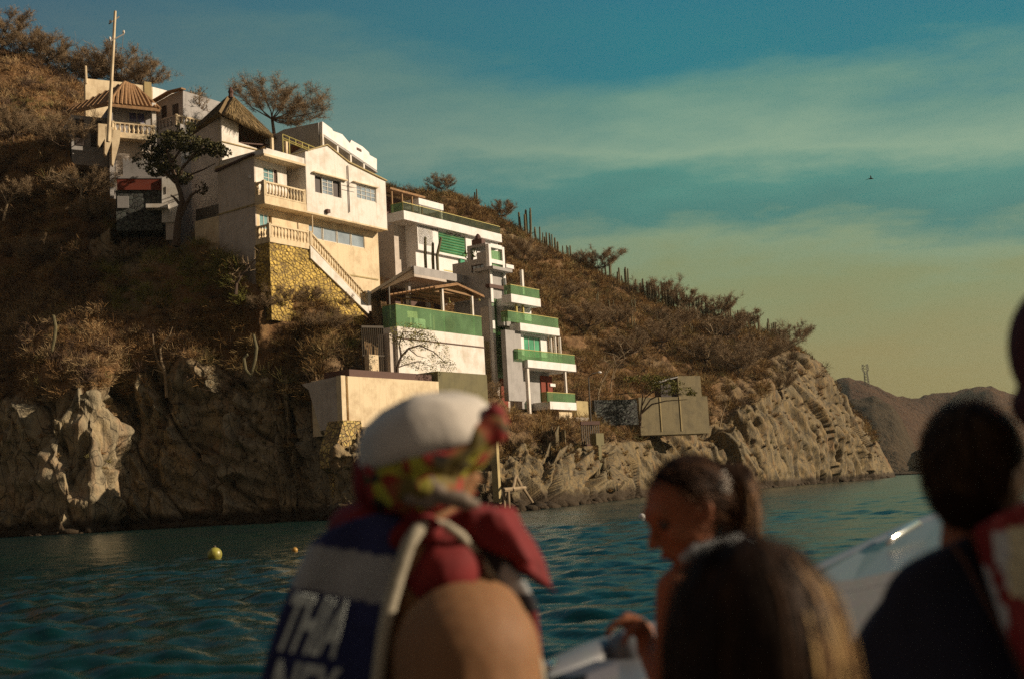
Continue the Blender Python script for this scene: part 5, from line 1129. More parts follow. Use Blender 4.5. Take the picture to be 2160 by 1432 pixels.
def arching_tree():
    D = 107.5; b = pt(1350, 895, D); H = empty('arching_green_tree', b, 'low tree arching right with a flat sparse green crown over the blockhouse', 'tree'); q = lambda x, y, d=0: pt(x, y, D+d); m = MB()
    for k, pl in enumerate(([(1350, 900), (1352, 870), (1356, 830), (1350, 822)], [(1352, 872), (1375, 852), (1405, 845), (1450, 842)], [(1354, 868), (1372, 842), (1400, 828), (1440, 832)], [(1352, 860), (1362, 838), (1385, 820), (1420, 818)], [(1353, 828), (1330, 828), (1300, 832)])):
        m.tube([q(x, y) for x, y in pl], [.12-.02*k, .09-.012*k, .05, .03][:len(pl)], 6)
    m.build('trunk', M['bark'], H)
    cs = [(q(x, y, d), r) for x, y, r, d in ((1345, 800, .9, 0), (1370, 798, 1.0, .3), (1395, 805, 1.1, 0), (1420, 812, 1.0, -.3), (1445, 825, .8, 0), (1460, 830, .5, 0), (1325, 800, .6, .4), (1408, 825, .8, -.4), (1380, 815, .8, 0))]
    leaves(H, 'crown', cs, 2600, .09, ((.09, .09, .012), (.19, .17, .02)), 9, .45)
arching_tree()
bare_tree('bare_tree', pt(412, 268, 102), 5.2, 21, 'bare grey tree against the sunlit upper house wall', flat=.8, spread=.95, lv=5, r0=.2, trunk=.34, tw=.018)
def umbrella(name, base, fork, tips, seed, label, group=None, r0=.2, dens=3, zt=None, D=98, dd=2.5, tw=.011, cat='tree'):
    """flat crowned acacia: limbs fan out from the fork to a wide thin canopy of fine twigs"""
    r = random.Random(seed); root = empty(name, base, label, cat, group); m = MB(); A = []; B = []; wa = []; wb = []
    m.tube([base-Vector((0, 0, .4)), base.lerp(fork, .5)+Vector((.1, 0, 0)), fork], [r0, r0*.85, r0*.7], 8)
    for tp in tips:
        mid = fork.lerp(tp, .5)+Vector((r.gauss(0, .15), r.gauss(0, .3), -.12*(tp-fork).length*r.uniform(.2, 1))); pts = [fork, fork.lerp(mid, .5)+Vector((r.gauss(0, .1), 0, -.1)), mid, mid.lerp(tp, .5), tp]; m.tube(pts, [r0*.42, r0*.32, r0*.24, r0*.15, r0*.06], 5)
        for k in range(dens*4):
            b = mid.lerp(tp, r.uniform(-.3, 1)); d = (tp-fork).normalized()*.7+Vector((r.gauss(0, .6), r.gauss(0, .6), abs(r.gauss(0, .55)))); d.normalize(); L = (tp-fork).length*r.uniform(.14, .30); e = b+d*L; c = b.lerp(e, .5)+Vector((r.gauss(0, .06), r.gauss(0, .06), 0))
            for p, q, w in ((b, c, .026), (c, e, .016)): A.append(p[:]); B.append(q[:]); wa.append(w*r0/.2); wb.append(w*.7*r0/.2)
            for j in range(dens*4):
                f = b.lerp(e, r.uniform(.15, 1)); d2 = d*.7+Vector((r.gauss(0, .8), r.gauss(0, .8), r.gauss(.15, .6))); d2.normalize(); g = f+d2*L*r.uniform(.3, .7); A.append(f[:]); B.append(g[:]); wa.append(tw); wb.append(tw*.6)
                for _ in range(dens):
                    h = f.lerp(g, r.random()); d3 = d2*.6+Vector((r.gauss(0, .9), r.gauss(0, .9), r.gauss(.1, .8))); d3.normalize(); A.append(h[:]); B.append((h+d3*L*r.uniform(.15, .4))[:]); wa.append(tw*.8); wb.append(tw*.5)
    m.build('trunk', M['bark'], root); V, Fc = ribbons(A, B, wa, wb); np_mesh('crown', V, Fc, M['twig'], root); return root
q = lambda x, y, d=0: pt(x, y, 99+d)
umbrella('flat_topped_acacia', q(577, 312), q(574, 252), [q(500, 190, -1), q(520, 175, 1), q(550, 172, -2), q(590, 178, 2), q(620, 185, -1), q(655, 190, 0), q(682, 210, 1), q(690, 232, -1), q(672, 248, 1), q(630, 265, -1), q(535, 200, 2), q(600, 205, -3), q(640, 215, 2)], 5, 'wide flat topped bare acacia standing behind the thatched roof against the sky', r0=.17, dens=5, tw=.008)
# bare trees and cacti on the skyline, each copied from a few kinds
TK = []
for k in range(4):
    b = Vector((0, 0, 0)); r = random.Random(60+k); W = 2.6+.4*k; Hh = 2.2+.3*(k % 2)
    TK.append(umbrella('bare_tree', b, Vector((r.gauss(0, .2), 0, .9)), [Vector((W*math.cos(a)*r.uniform(.6, 1), W*math.sin(a)*r.uniform(.6, 1), Hh*r.uniform(.75, 1.05))) for a in [i*2*math.pi/9+r.random()*.5 for i in range(9)]]+[Vector((W*.5*math.cos(a), W*.5*math.sin(a), Hh*1.15)) for a in (0.3, 1.7, 2.9, 4.4, 5.5)], 70+k, 'x', None, r0=.10, dens=4, tw=.009))
def ridge_pt(px, k=0):
    j = int(np.argmin(np.abs(pxs-px))); ii = np.where((tz > 5.2) & (tz < 6.7))[0]; i = ii[int(np.argmax((TP[ii, j, 2]-EYE)/np.hypot(TP[ii, j, 0], TP[ii, j, 1])))]+k; return Vector(TP[i, j])
def place(src, loc, s, rz, label, group, cat=None, first=False):
    o = src if first else copy_tree(src); o.location = loc; o.scale = (s, s, s); o.rotation_euler.z = rz; o['label'] = label
    if group: o['group'] = group
    if cat: o['category'] = cat
    return o
RT = [(1092, 1.0, 'small grey bare tree on the ridge left of the tallest cactus clump'), (965, .8, 'bare bush-like tree on the ridge above the hotel roof'), (1290, 1.35, 'pale bare tree on the ridge midway down, wider than its neighbours'), (1420, 1.15, 'bare tree filling the gap between the two tallest ridge cactus clumps'), (1472, 1.25, 'widest bare tree on the lower ridge'), (1545, 1.2, 'rounded bare tree on the lower ridge, right of a cactus pair'), (1600, 1.0, None), (1688, 1.15, 'last bare tree before the headland drops to rock'), (1250, .7, None),
      (10, 1.5, None), (60, 1.3, None), (110, 1.2, None), (205, 1.6, 'reddish bare tree rising behind the upper boundary wall near the pole'), (260, 1.7, None), (310, 1.4, None), (150, 1.1, None), (730, 1.0, None)]
used = set()
for i, (px_, s, lab) in enumerate(RT):
    k = i % 4; p = ridge_pt(px_, -(i % 3)); lb = lab or 'leafless grey-brown tree in the row along the skyline'
    place(TK[k], p-Vector((0, 0, .2)), s*(1 if px_ > 700 else .85), i*1.3, lb, None if lab else 'leafless trees along the skyline', first=k not in used); used.add(k)
# slope trees
ST = [(1490, 775, 1.0), (1395, 735, .8), (1560, 790, .9), (1620, 770, .8), (1330, 760, .9), (1240, 700, .8), (1180, 640, .7), (1430, 700, .7), (1300, 690, .7), (1650, 830, .6), (60, 440, .9), (140, 330, 1.0), (200, 480, .9), (90, 560, .8), (30, 300, 1.0), (180, 420, .8), (260, 560, .7), (1100, 560, .7), (850, 545, .9), (1080, 830, .8), (1120, 850, .7), (1540, 720, .8), (1010, 850, .6), (600, 645, .45), (655, 640, .5), (715, 655, .45), (560, 655, .45), (690, 700, .5)]
for i, (x, y, s) in enumerate(ST):
    p = see(x, y)
    if p is None: continue
    place(TK[i % 4], p-Vector((0, 0, .3)), s*p.y/130*1.1+.15, i*2.1, 'leafless tangled tree standing in the scrub of the hillside', 'leafless trees scattered over the slope')
# pale trunks showing among the scrub
for i, (pl, r, lab) in enumerate((([(1490, 762), (1497, 735), (1508, 712), (1500, 690), (1492, 680)], .12, 'pale forked bare tree high on the slope above the blockhouse'), ([(1262, 868), (1262, 830), (1272, 800), (1290, 770), (1305, 755)], .10, 'thin curved pale tree right of the lamp post, the left of two'), ([(1287, 828), (1290, 800), (1300, 775), (1318, 755)], .09, 'thin curved pale tree right of the lamp post, the right of two'), ([(1518, 900), (1522, 880), (1528, 862), (1532, 852)], .10, 'short pale stump-like tree at the top of the shore rocks'), ([(8, 468), (10, 450), (16, 430), (24, 420)], .12, 'pale crooked stem at the left edge of the scrub'), ([(168, 430), (172, 400), (160, 380), (130, 388)], .1, 'hooked pale stem in the dark scrub below the tall pole'), ([(497, 622), (499, 598), (510, 580), (528, 560)], .13, 'small dark forked tree before the rubble wall of the main house'))):
    p0 = see(pl[0][0], pl[0][1]+6); D = (p0.y if p0 is not None else 95)-1.0; P = [pt(x, y, D) for x, y in pl]; H = empty('pale_tree' if i != 6 else 'forked_tree', P[0], lab, 'tree')
    m = MB(); m.tube(P, [r*(1-.6*k/(len(P)-1)) for k in range(len(P))], 6); A = []; B = []; rr = random.Random(i)
    for k in range(1, len(P)):
        for j in range(2):
            d = Vector((rr.gauss(0, .7), rr.gauss(0, .4), rr.uniform(.2, 1))).normalized(); L = rr.uniform(.7, 1.6); e = P[k]+d*L; m.tube([P[k], P[k].lerp(e, .5)+Vector((rr.gauss(0, .1), 0, .05)), e], [r*.45, r*.3, r*.15], 4)
            for _ in range(9):
                a = P[k].lerp(e, rr.random()); A.append(a[:]); B.append((a+Vector((rr.gauss(0, .35), rr.gauss(0, .35), abs(rr.gauss(0, .4)))))[:])
    m.build('trunk', M['twig2'] if i != 6 else M['bark'], H); V, Fc = ribbons(A, B, .02, .01); np_mesh('crown', V, Fc, M['twig2'] if i != 6 else M['twig'], H)
def cliff_root():
    D = see(345, 800).y-1.2; q = lambda x, y: pt(x, y, D); H = empty('twisted_cliff_tree', q(352, 838), 'twisted pale leafless tree rooted on the dark cliff face', 'tree'); m = MB()
    for pl, r in (([(352, 838), (350, 810), (347, 780), (340, 760), (338, 735), (350, 715), (368, 705)], .12), ([(347, 783), (335, 768), (328, 745), (324, 722), (322, 705)], .09), ([(347, 786), (335, 782), (324, 778), (321, 792)], .06), ([(338, 738), (346, 722), (356, 712), (364, 690)], .05)):
        m.tube([q(x, y) for x, y in pl], [r*(1-.55*k/(len(pl)-1)) for k in range(len(pl))], 6)
    m.build('trunk', M['twig2'], H)
cliff_root()
# column cacti
def cactus_proto(seed, n):
    r = random.Random(seed); H = empty('column_cactus', (0, 0, 0), 'x', 'cactus')
    for k in range(n):
        a = r.uniform(0, 6.28); d = r.uniform(.05, .28)*n**.5; p = Vector((d*math.cos(a), d*math.sin(a)*.7, -.4)); h = r.uniform(.6, 1.0)*3.0; lean = Vector((p.x*.25, p.y*.2, 0)); R = r.uniform(.085, .12)
        m = MB(); pts = [p, p+Vector((lean.x*.5, lean.y*.5, h*.3)), p+lean*.8+Vector((0, 0, h*.65)), p+lean+Vector((0, 0, h*.97)), p+lean+Vector((0, 0, h))]; m.tube(pts, [R*.8, R, R*1.05, R*.8, R*.25], 8); m.build('stem', M['cactus'], H)
    return H
CK = [cactus_proto(1, 7), cactus_proto(2, 4), cactus_proto(3, 2)]; uc = set()
for i, (px_, kind, h, lab) in enumerate([(1140, 0, 1.15, 'tallest many-stemmed cactus clump on the upper right ridge'), (1192, 1, .85, 'four-stemmed cactus clump just right of the tallest one'), (1217, 2, .7, 'pair of short cactus columns on the ridge below the tallest clump'), (1035, 2, .8, 'small dark cactus pair on the ridge right above the roof terrace'), (937, 2, .55, 'squat cactus on the ridge straight above the hotel lettering'),
        (1348, 1, 1.0, 'cactus clump right beside the wide pale ridge tree'), (1368, 2, .85, 'single thick cactus pair at the middle of the ridge'), (1408, 1, 1.15, 'dense cactus clump left of its taller twin on the middle ridge'), (1436, 0, 1.3, 'tall dense cactus clump on the middle ridge'), (1512, 1, 1.05, 'cactus clump among the bare trees of the lower ridge'), (1528, 2, .9, 'cactus pair half hidden by bare trees on the lower ridge'), (1642, 2, 1.1, 'lone cactus column on the ridge before the rocky headland'), (1738, 2, .8, 'lone cactus on the rocky shoulder beside the far hills')]):
    p = ridge_pt(px_, -1); place(CK[kind], p, h*1.25, i*1.7, lab, None, first=kind not in uc); uc.add(kind)
for i, (px_, h) in enumerate(((1165, .6), (1205, .75), (1232, .6), (1262, .7), (1312, .7), (1382, .8), (1398, .7), (1424, .9), (1452, .8), (1486, .8), (1498, .7), (1535, .8), (1560, .8), (1580, .75), (1610, .7), (1625, .8), (1660, .7), (1675, .6), (1275, .7), (1335, .8), (1470, .7), (1180, .7))):
    p = ridge_pt(px_, -2); place(CK[1+i % 2], p, h*1.75, i*2.3, 'thin column cactus poking up along the right skyline', 'thin cacti along the skyline')
for i, (x, y) in enumerate(((1330, 690), (1390, 690), (1402, 690), (1415, 700), (1338, 660), (1260, 640), (1290, 665), (1460, 705))):
    p = see(x, y); 
    if p: place(CK[1+i % 2], p, .8, i*1.1, 'greenish column cactus standing in the scrub below the ridge', 'column cacti below the ridge')
for x, y0, y1, lab, bend in ((535, 705, 792, 'bent pale green cactus column on the cliff edge below the rubble wall', 6), (522, 745, 795, 'shorter cactus column left of the bent one', -8), (113, 664, 742, 'slim cactus column on the left cliff top', 4)):
    D = see(x, y1).y-.8; H = empty('column_cactus', pt(x, y1, D), lab, 'cactus'); m = MB(); m.tube([pt(x-bend, y1, D), pt(x+bend*.5, (y0+y1)/2+10, D), pt(x+bend, (y0+y1)/2-15, D), pt(x, y0+3, D), pt(x, y0, D)], [.09, .12, .12, .10, .03], 8); m.build('stem', M['cactus'], H)
for i, (x, y, h) in enumerate(((897, 528, 1.0), (913, 535, .8), (922, 528, .95))):
    D = 103; p = pt(x, y+12, D); p2 = pt(x+(8 if i == 2 else 0), y-26*h, D); H = empty('column_cactus', p, ('straight dark cactus column before the hotel windows, leftmost of three', 'short cactus column before the hotel windows, middle of three', 'cactus column leaning right before the hotel windows')[i], 'cactus'); m = MB(); m.tube([p-Vector((0, 0, 1.5)), p, p2, p2+Vector((0, 0, .1))], [.12, .13, .11, .04], 8); m.build('stem', M['cactus'], H)
# ---------------------------------------------------------------- boat and passengers
def proj(v):
    c = RM.transposed() @ (Vector(v)-CAM); return 1080+F*c.x/(-c.z), 716-F*c.y/(-c.z)
def blob(name, prims, voxel, mats, parent, sm=3, classify=None, solid=None):
    bm = bmesh.new()
    def ell(c, r, R=None):
        g = bmesh.ops.create_icosphere(bm, subdivisions=3, radius=1); 
        for v in g['verts']:
            p = Vector((v.co.x*r[0], v.co.y*r[1], v.co.z*r[2])); v.co = Vector(c)+((R @ p) if R is not None else p)
    for p in prims:
        if p[0] == 'e': ell(*p[1:])
        elif p[0] == 'c':
            a, b, r0, r1 = Vector(p[1]), Vector(p[2]), p[3], p[4]; n = max(2, int((a-b).length/(min(r0, r1)*.5)))
            mb = MB(); mb.tube([a, b], [r0, r1], 16); vs = [bm.verts.new(v) for v in mb.v]
            for f in mb.q:
                try: bm.faces.new([vs[i] for i in f])
                except ValueError: pass
            ell(a, (r0,)*3); ell(b, (r1,)*3)
        elif p[0] == 'm':
            vs = [bm.verts.new(v) for v in p[1].v]
            for f in p[1].q: bm.faces.new([vs[i] for i in f])
    bmesh.ops.recalc_face_normals(bm, faces=bm.faces)
    me = bpy.data.meshes.new(name); bm.to_mesh(me); bm.free(); o = bpy.data.objects.new(name, me); COL.objects.link(o)
    r = o.modifiers.new('r', 'REMESH'); r.mode = 'VOXEL'; r.voxel_size = voxel; r.use_smooth_shade = True
    s = o.modifiers.new('s', 'SMOOTH'); s.iterations = sm; s.factor = .5
    dg = bpy.context.evaluated_depsgraph_get(); m2 = bpy.data.meshes.new_from_object(o.evaluated_get(dg)); bpy.data.objects.remove(o); bpy.data.meshes.remove(me)
    off = Vector((0, 0, 0)); q = parent
    while q is not None: off = off+q.location; q = q.parent
    mats = mats if isinstance(mats, (list, tuple)) else [mats]; m2.materials.clear()
    for m in mats: m2.materials.append(m)
    if classify:
        for f in m2.polygons: f.material_index = classify(f.center)
    m2.transform(Matrix.Translation(-off)); o = bpy.data.objects.new(name, m2); COL.objects.link(o); o.parent = parent; return o
def skin(name, c):
    m, t, b = _nt(name); n = _noise(t, 30, 4, .6, _pos(t)); a = _mix(t, _ramp(t, n.outputs[0], [(.4, 0), (.7, .35)]).outputs[0], c, tuple(x*.72 for x in c)); t.links.new(a, b.inputs['Base Color'])
    b.inputs['Roughness'].default_value = .68; b.inputs['Specular IOR Level'].default_value = .25; b.inputs['Subsurface Weight'].default_value = .15; b.inputs['Subsurface Radius'].default_value = (.02, .008, .004); b.inputs['Subsurface Scale'].default_value = .5; return m
M['skinA'] = skin('tanned_skin', (.22, .11, .05)); M['skinB'] = skin('brown_skin', (.26, .095, .045))
M['grey_cotton'] = plain('faded_print', (.22, .17, .13), .85, 0, .5, 40, .3)
def cloth(name, c, v=.3): return plain(name, c, .85, 0, v, 18, .35)
M['navy'] = cloth('navy_nylon', (.018, .024, .10)); M['wcloth'] = cloth('white_nylon', (.32, .33, .34), .15); M['redc'] = cloth('red_cloth', (.15, .002, .003)); M['piping'] = cloth('beige_piping', (.36, .32, .24), .15)
M['capw'] = cloth('white_cap_cotton', (.52, .47, .41), .15); M['black'] = cloth('black_cloth', (.012, .010, .016)); M['letter'] = cloth('grey_lettering', (.42, .46, .44), .1); M['creamc'] = cloth('cream_cloth', (.42, .38, .25), .2); M['lip'] = skin('lips', (.32, .07, .05))
def print_scarf():
    m, t, b = _nt('printed_scarf'); p = _pos(t); v = _n(t, 'ShaderNodeTexVoronoi', Scale=27, Randomness=1); t.links.new(p, v.inputs[0]); n = _noise(t, 14, 3, .6, p)
    r = _ramp(t, v.outputs['Color'], [(.0, (.22, .005, .005)), (.25, (.05, .04, .005)), (.42, (.34, .33, .03)), (.52, (.25, .01, .008)), (.72, (.01, .008, .006)), (.85, (.40, .36, .04)), (1, (.3, .02, .02))]); r.color_ramp.interpolation = 'CONSTANT'
    c = _mix(t, _ramp(t, n.outputs[0], [(.45, 0), (.6, .7)]).outputs[0], r.outputs[0], (.14, .10, .015)); t.links.new(c, b.inputs['Base Color']); b.inputs['Roughness'].default_value = .8; return m
M['scarf'] = print_scarf()
M['hair'] = vcol('hair_strands', .6, .2, 30, spec=.12)
M['hull'] = plaster('boat_paint', (.115, .12, .13), (.08, .08, .09), .3, .35, 3, .03); M['hulldark'] = plain('boat_recess_shade', (.05, .05, .07), .6); M['chrome'] = plain('polished_metal', (.85, .82, .75), .22, .9)
def strands(parent, name, c, r, R, n, L, cols, seed, down=Vector((0, 0, -1)), wd=.0022, region=None, curl=.01, seg=6, comb=None):
    """hair: fine strips that leave an ellipsoid scalp and follow it downwards"""
    rr = np.random.default_rng(seed); V = []; Fc = []; CC = []; nb = 0; c = Vector(c)
    for _ in range(n):
        d = Vector(rr.normal(size=3)).normalized()
        if region and not region(d): continue
        p = c+(R @ Vector((d.x*r[0], d.y*r[1], d.z*r[2]))); col = np.array(cols[rr.integers(len(cols))])*rr.uniform(.6, 1.4)
        nr = (R @ Vector((d.x/r[0], d.y/r[1], d.z/r[2]))).normalized(); dr = (down if comb is None else comb(d, p))
        t = (dr-nr*dr.dot(nr)); t = t.normalized() if t.length > 1e-3 else nr.orthogonal(); s = t.cross(nr).normalized(); l = L*rr.uniform(.7, 1.2); q = p+nr*.003
        for k in range(seg+1):
            w = wd*(1-.7*k/seg); V += [(q-s*w)[:], (q+s*w)[:]]; CC += [col, col]
            if k < seg: Fc.append((nb+2*k, nb+2*k+1, nb+2*k+3, nb+2*k+2))
            loc = R.transposed() @ (q-c); e = Vector((loc.x/r[0], loc.y/r[1], loc.z/r[2])); nn = (R @ Vector((e.x/r[0], e.y/r[1], e.z/r[2]))).normalized(); g = (down*.5+t*.8-nn*(t.dot(nn))*.8)
            if e.length < 1.06 and loc.z > -r[2]*.2: g = g-nn*min(0, g.dot(nn))
            t = g.normalized(); q = q+t*(l/seg)+Vector(rr.normal(size=3))*curl*l/seg
        nb += 2*(seg+1)
    return np_mesh(name, V, Fc, M['hair'], parent, col=np.array(CC))
def basis(f, u):
    f = Vector(f).normalized(); u = Vector(u); s = u.cross(f).normalized(); u = f.cross(s).normalized(); return Matrix((f, s, u)).transposed()   # columns: forward, left side, up
def head_prims(c, R, h, ears=True):
    P = lambda x, y, z: Vector(c)+R @ Vector((x*h, y*h, z*h))
    E = lambda x, y, z, a, b, d: ('e', P(x, y, z), (a*h, b*h, d*h), R)
    pr = [E(-.04, 0, .12, .41, .335, .37), E(.10, 0, -.10, .28, .27, .34), E(.17, 0, -.27, .20, .20, .17), E(.28, 0, -.385, .085, .10, .075), E(.30, .0, .13, .12, .24, .13),
          ('c', P(.375, 0, .06), P(.475, 0, -.11), .028*h, .05*h), E(.43, .05, -.125, .04, .035, .03), E(.43, -.05, -.125, .04, .035, .03), E(.375, 0, -.215, .05, .10, .035), E(.365, 0, -.275, .05, .09, .035),
          E(.24, .16, -.09, .13, .10, .11), E(.24, -.16, -.09, .13, .10, .11)]
    if ears:
        for s in (1, -1): pr += [E(-.03, .335*s, -.02, .085, .03, .13), E(-.07, .36*s, .03, .05, .03, .10)]
    return pr, P
def face_bits(root, c, R, h):
    P = lambda x, y, z: Vector(c)+R @ Vector((x*h, y*h, z*h))
    for s in (1, -1):
        m = MB(); m.lathe((0, 0, 0), [(-.055*h*math.cos(math.pi*k/8), max(.0005, .055*h*math.sin(math.pi*k/8))) for k in range(9)], 12); cc = P(.325, .15*s, .02)
        m.v = [v+cc for v in m.v]; m.build('eye', M['eye'], root, smooth=True)
        m = MB(); pts = [P(.36, (.08+.035*k)*s, .085+.018*math.sin(k*.8)) for k in range(5)]; m.tube(pts, [.008*h, .016*h, .017*h, .014*h, .006*h], 5); m.build('eyebrow', M['browc'], root)
    m = MB(); m.tube([P(.40, .085, -.25), P(.425, .045, -.243), P(.435, 0, -.247), P(.425, -.045, -.243), P(.40, -.085, -.25)], [.006*h, .017*h, .02*h, .017*h, .006*h], 6); m.build('lips', M['lip'], root, smooth=True)
M['eye'] = plain('eye', (.05, .03, .02), .2); M['browc'] = plain('eyebrow_hair', (.04, .02, .012), .8)
def finger(prims, p, d, n, L, r, curl):
    """three phalanges bending towards -n"""
    q = Vector(p); dd = Vector(d).normalized(); nn = Vector(n).normalized(); ax = dd.cross(nn).normalized()
    for k, f in enumerate((.45, .3, .25)):
        e = q+dd*L*f; prims.append(('c', q, e, r*(1-.12*k), r*(1-.12*(k+1)))); q = e; dd = Quaternion(ax, -curl[k]) @ dd
def text_quad(parent, name, body, o, xe, ye, mat, depth=.004):
    c = bpy.data.curves.new(name, 'FONT'); c.body = body; c.size = 1; c.extrude = .5; c.offset = .028; t = bpy.data.objects.new(name, c); COL.objects.link(t)
    dg = bpy.context.evaluated_depsgraph_get(); me = bpy.data.meshes.new_from_object(t.evaluated_get(dg)); bpy.data.objects.remove(t)
    xs = [v.co.x for v in me.vertices]; ys = [v.co.y for v in me.vertices]; x0, x1, y0, y1 = min(xs), max(xs), min(ys), max(ys); X = xe-o; Y = ye-o; N = X.cross(Y).normalized()*depth
    off = Vector(parent.location)
    for v in me.vertices: v.co = o+X*((v.co.x-x0)/(x1-x0))+Y*((v.co.y-y0)/(y1-y0))+N*(v.co.z*2)-off
    me.materials.clear(); me.materials.append(mat); ob = bpy.data.objects.new(name, me); COL.objects.link(ob); ob.parent = parent; return ob

def boat():
    G = [(700, 1640, 2.3), (900, 1545, 2.5), (1040, 1470, 2.7), (1150, 1410, 2.85), (1240, 1368, 3.0), (1325, 1338, 3.15), (1450, 1300, 3.35), (1600, 1250, 3.6), (1740, 1192, 3.9), (1830, 1150, 4.15), (1920, 1108, 4.45), (1990, 1082, 4.7), (2060, 1068, 4.9), (2160, 1062, 5.0)]
    H = empty('tour_boat', Vector((.7, 3.2, 0)), 'white open boat whose pale gunwale rises to the right between the passengers', 'boat')
    top = [Vector((-1.45, -.6, .62)), Vector((-1.42, .6, .62)), Vector((-1.2, 1.4, .63)), Vector((-.85, 1.95, .64))]+[pt(*g) for g in G]
    zt_ = top[-1].z; top += [Vector((2.45, 5.2, zt_)), Vector((2.75, 5.1, zt_)), Vector((3.0, 4.6, zt_-.02)), Vector((3.12, 3.8, zt_-.08)), Vector((3.15, 2.4, .66)), Vector((3.1, .8, .62)), Vector((3.05, -.6, .62))]
    def inw(i):
        a = top[max(0, i-1)]; b = top[min(len(top)-1, i+1)]; t = (b-a); n = Vector((t.y, -t.x, 0)).normalized(); return n*.21
    m = MB(); m.tube([p-Vector((0, 0, .035)) for p in top], .05, 12); m.build('gunwale', M['hull'], H, smooth=True)
    m = MB(); N = len(top); Z = lambda z: Vector((0, 0, z)); I = [top[i]+inw(i) for i in range(N)]; O = [top[i]-inw(i)*.25 for i in range(N)]; L = [Vector((top[i].x, top[i].y, 0))+inw(i)*1.1 for i in range(N)]
    for i in range(N-1): m.prism([top[i]-Z(.02), top[i+1]-Z(.02), I[i+1]-Z(.035), I[i]-Z(.035)], [top[i]-Z(.07), top[i+1]-Z(.07), I[i+1]-Z(.085), I[i]-Z(.085)])
    m.build('side_deck', M['hull'], H)
    m = MB()
    for i in range(N-1): d0 = inw(i)*.1; d1 = inw(i+1)*.1; m.prism([I[i]-Z(.05), I[i+1]-Z(.05), I[i+1]-Z(.5), I[i]-Z(.5)], [I[i]-Z(.05)-d0, I[i+1]-Z(.05)-d1, I[i+1]-Z(.5)-d1, I[i]-Z(.5)-d0])
    m.build('inner_panel', M['hull'], H)
    m = MB()
    for i in range(N-1): d0 = inw(i)*.12; d1 = inw(i+1)*.12; m.prism([O[i]-Z(.06), O[i+1]-Z(.06), L[i+1]-Z(.25), L[i]-Z(.25)], [O[i]-Z(.06)+d0, O[i+1]-Z(.06)+d1, L[i+1]-Z(.25)+d1, L[i]-Z(.25)+d0])
    m.build('hull', M['hull'], H)
    m = MB(); m.prism([Vector((p.x, p.y, .13)) for p in I], [Vector((p.x, p.y, .10)) for p in I]); m.build('deck_floor', M['hull'], H)
    # dark slab on the inner panel, standing in for a shaded opening
    m = MB(); a = pt(1195, 1432, 2.72); b = pt(1292, 1395, 2.86); z = Vector((0, 0, -.25)); k = Vector((.012, -.012, 0)); m.prism([a+k, b+k, b+z+k, a+z+k], [a-k*3, b-k*3, b+z-k*3, a+z-k*3]); m.build('recess_shade_slab', M['hulldark'], H)
    # rounded end post under the girl's hand
    m = MB(); p = pt(1325, 1345, 3.02); m.lathe(p-Vector((0, 0, .45)), [(0, .055), (.42, .055), (.45, .045), (.47, .02)], 14); m.build('end_post', M['hull'], H, smooth=True)
    # raised foredeck
    A = [pt(1745, 1192, 3.85), pt(1830, 1152, 4.1), pt(1920, 1108, 4.4), pt(1990, 1084, 4.65), pt(2160, 1070, 4.9)]; B = [pt(1700, 1230, 3.4), pt(1800, 1222, 3.5), pt(1900, 1200, 3.6), pt(2030, 1170, 3.7), pt(2200, 1150, 3.8)]
    m = MB()
    for i in range(4):
        t = Vector((0, 0, -.03)); m.prism([A[i], A[i+1], B[i+1], B[i]], [A[i]+t, A[i+1]+t, B[i+1]+t, B[i]+t])
    m.build('foredeck', M['hull'], H)
    m = MB()
    for i in range(4):
        t = Vector((0, .03, 0)); z = Vector((0, 0, -.5)); m.prism([B[i]-Vector((0, 0, .031)), B[i+1]-Vector((0, 0, .031)), B[i+1]+z, B[i]+z], [B[i]+t-Vector((0, 0, .031)), B[i+1]+t-Vector((0, 0, .031)), B[i+1]+z+t, B[i]+z+t])
    m.build('deck_bulkhead', M['hull'], H)
    a = pt(1872, 1148, 3.95); b = pt(1942, 1106, 4.15); m = MB(); m.tube([a, a.lerp(b, .1)+Vector((0, 0, .012)), a.lerp(b, .9)+Vector((0, 0, .012)), b], [.006, .013, .013, .006], 10); m.build('glint_tube', M['chrome'], H, smooth=True)  # bright tube added to give the glint on the bow deck
    a = pt(1150, 1412, 2.75); b = pt(1168, 1396, 2.8); m = MB(); m.tube([a, b], .010, 10); m.build('cleat', M['chrome'], H, smooth=True)
boat()

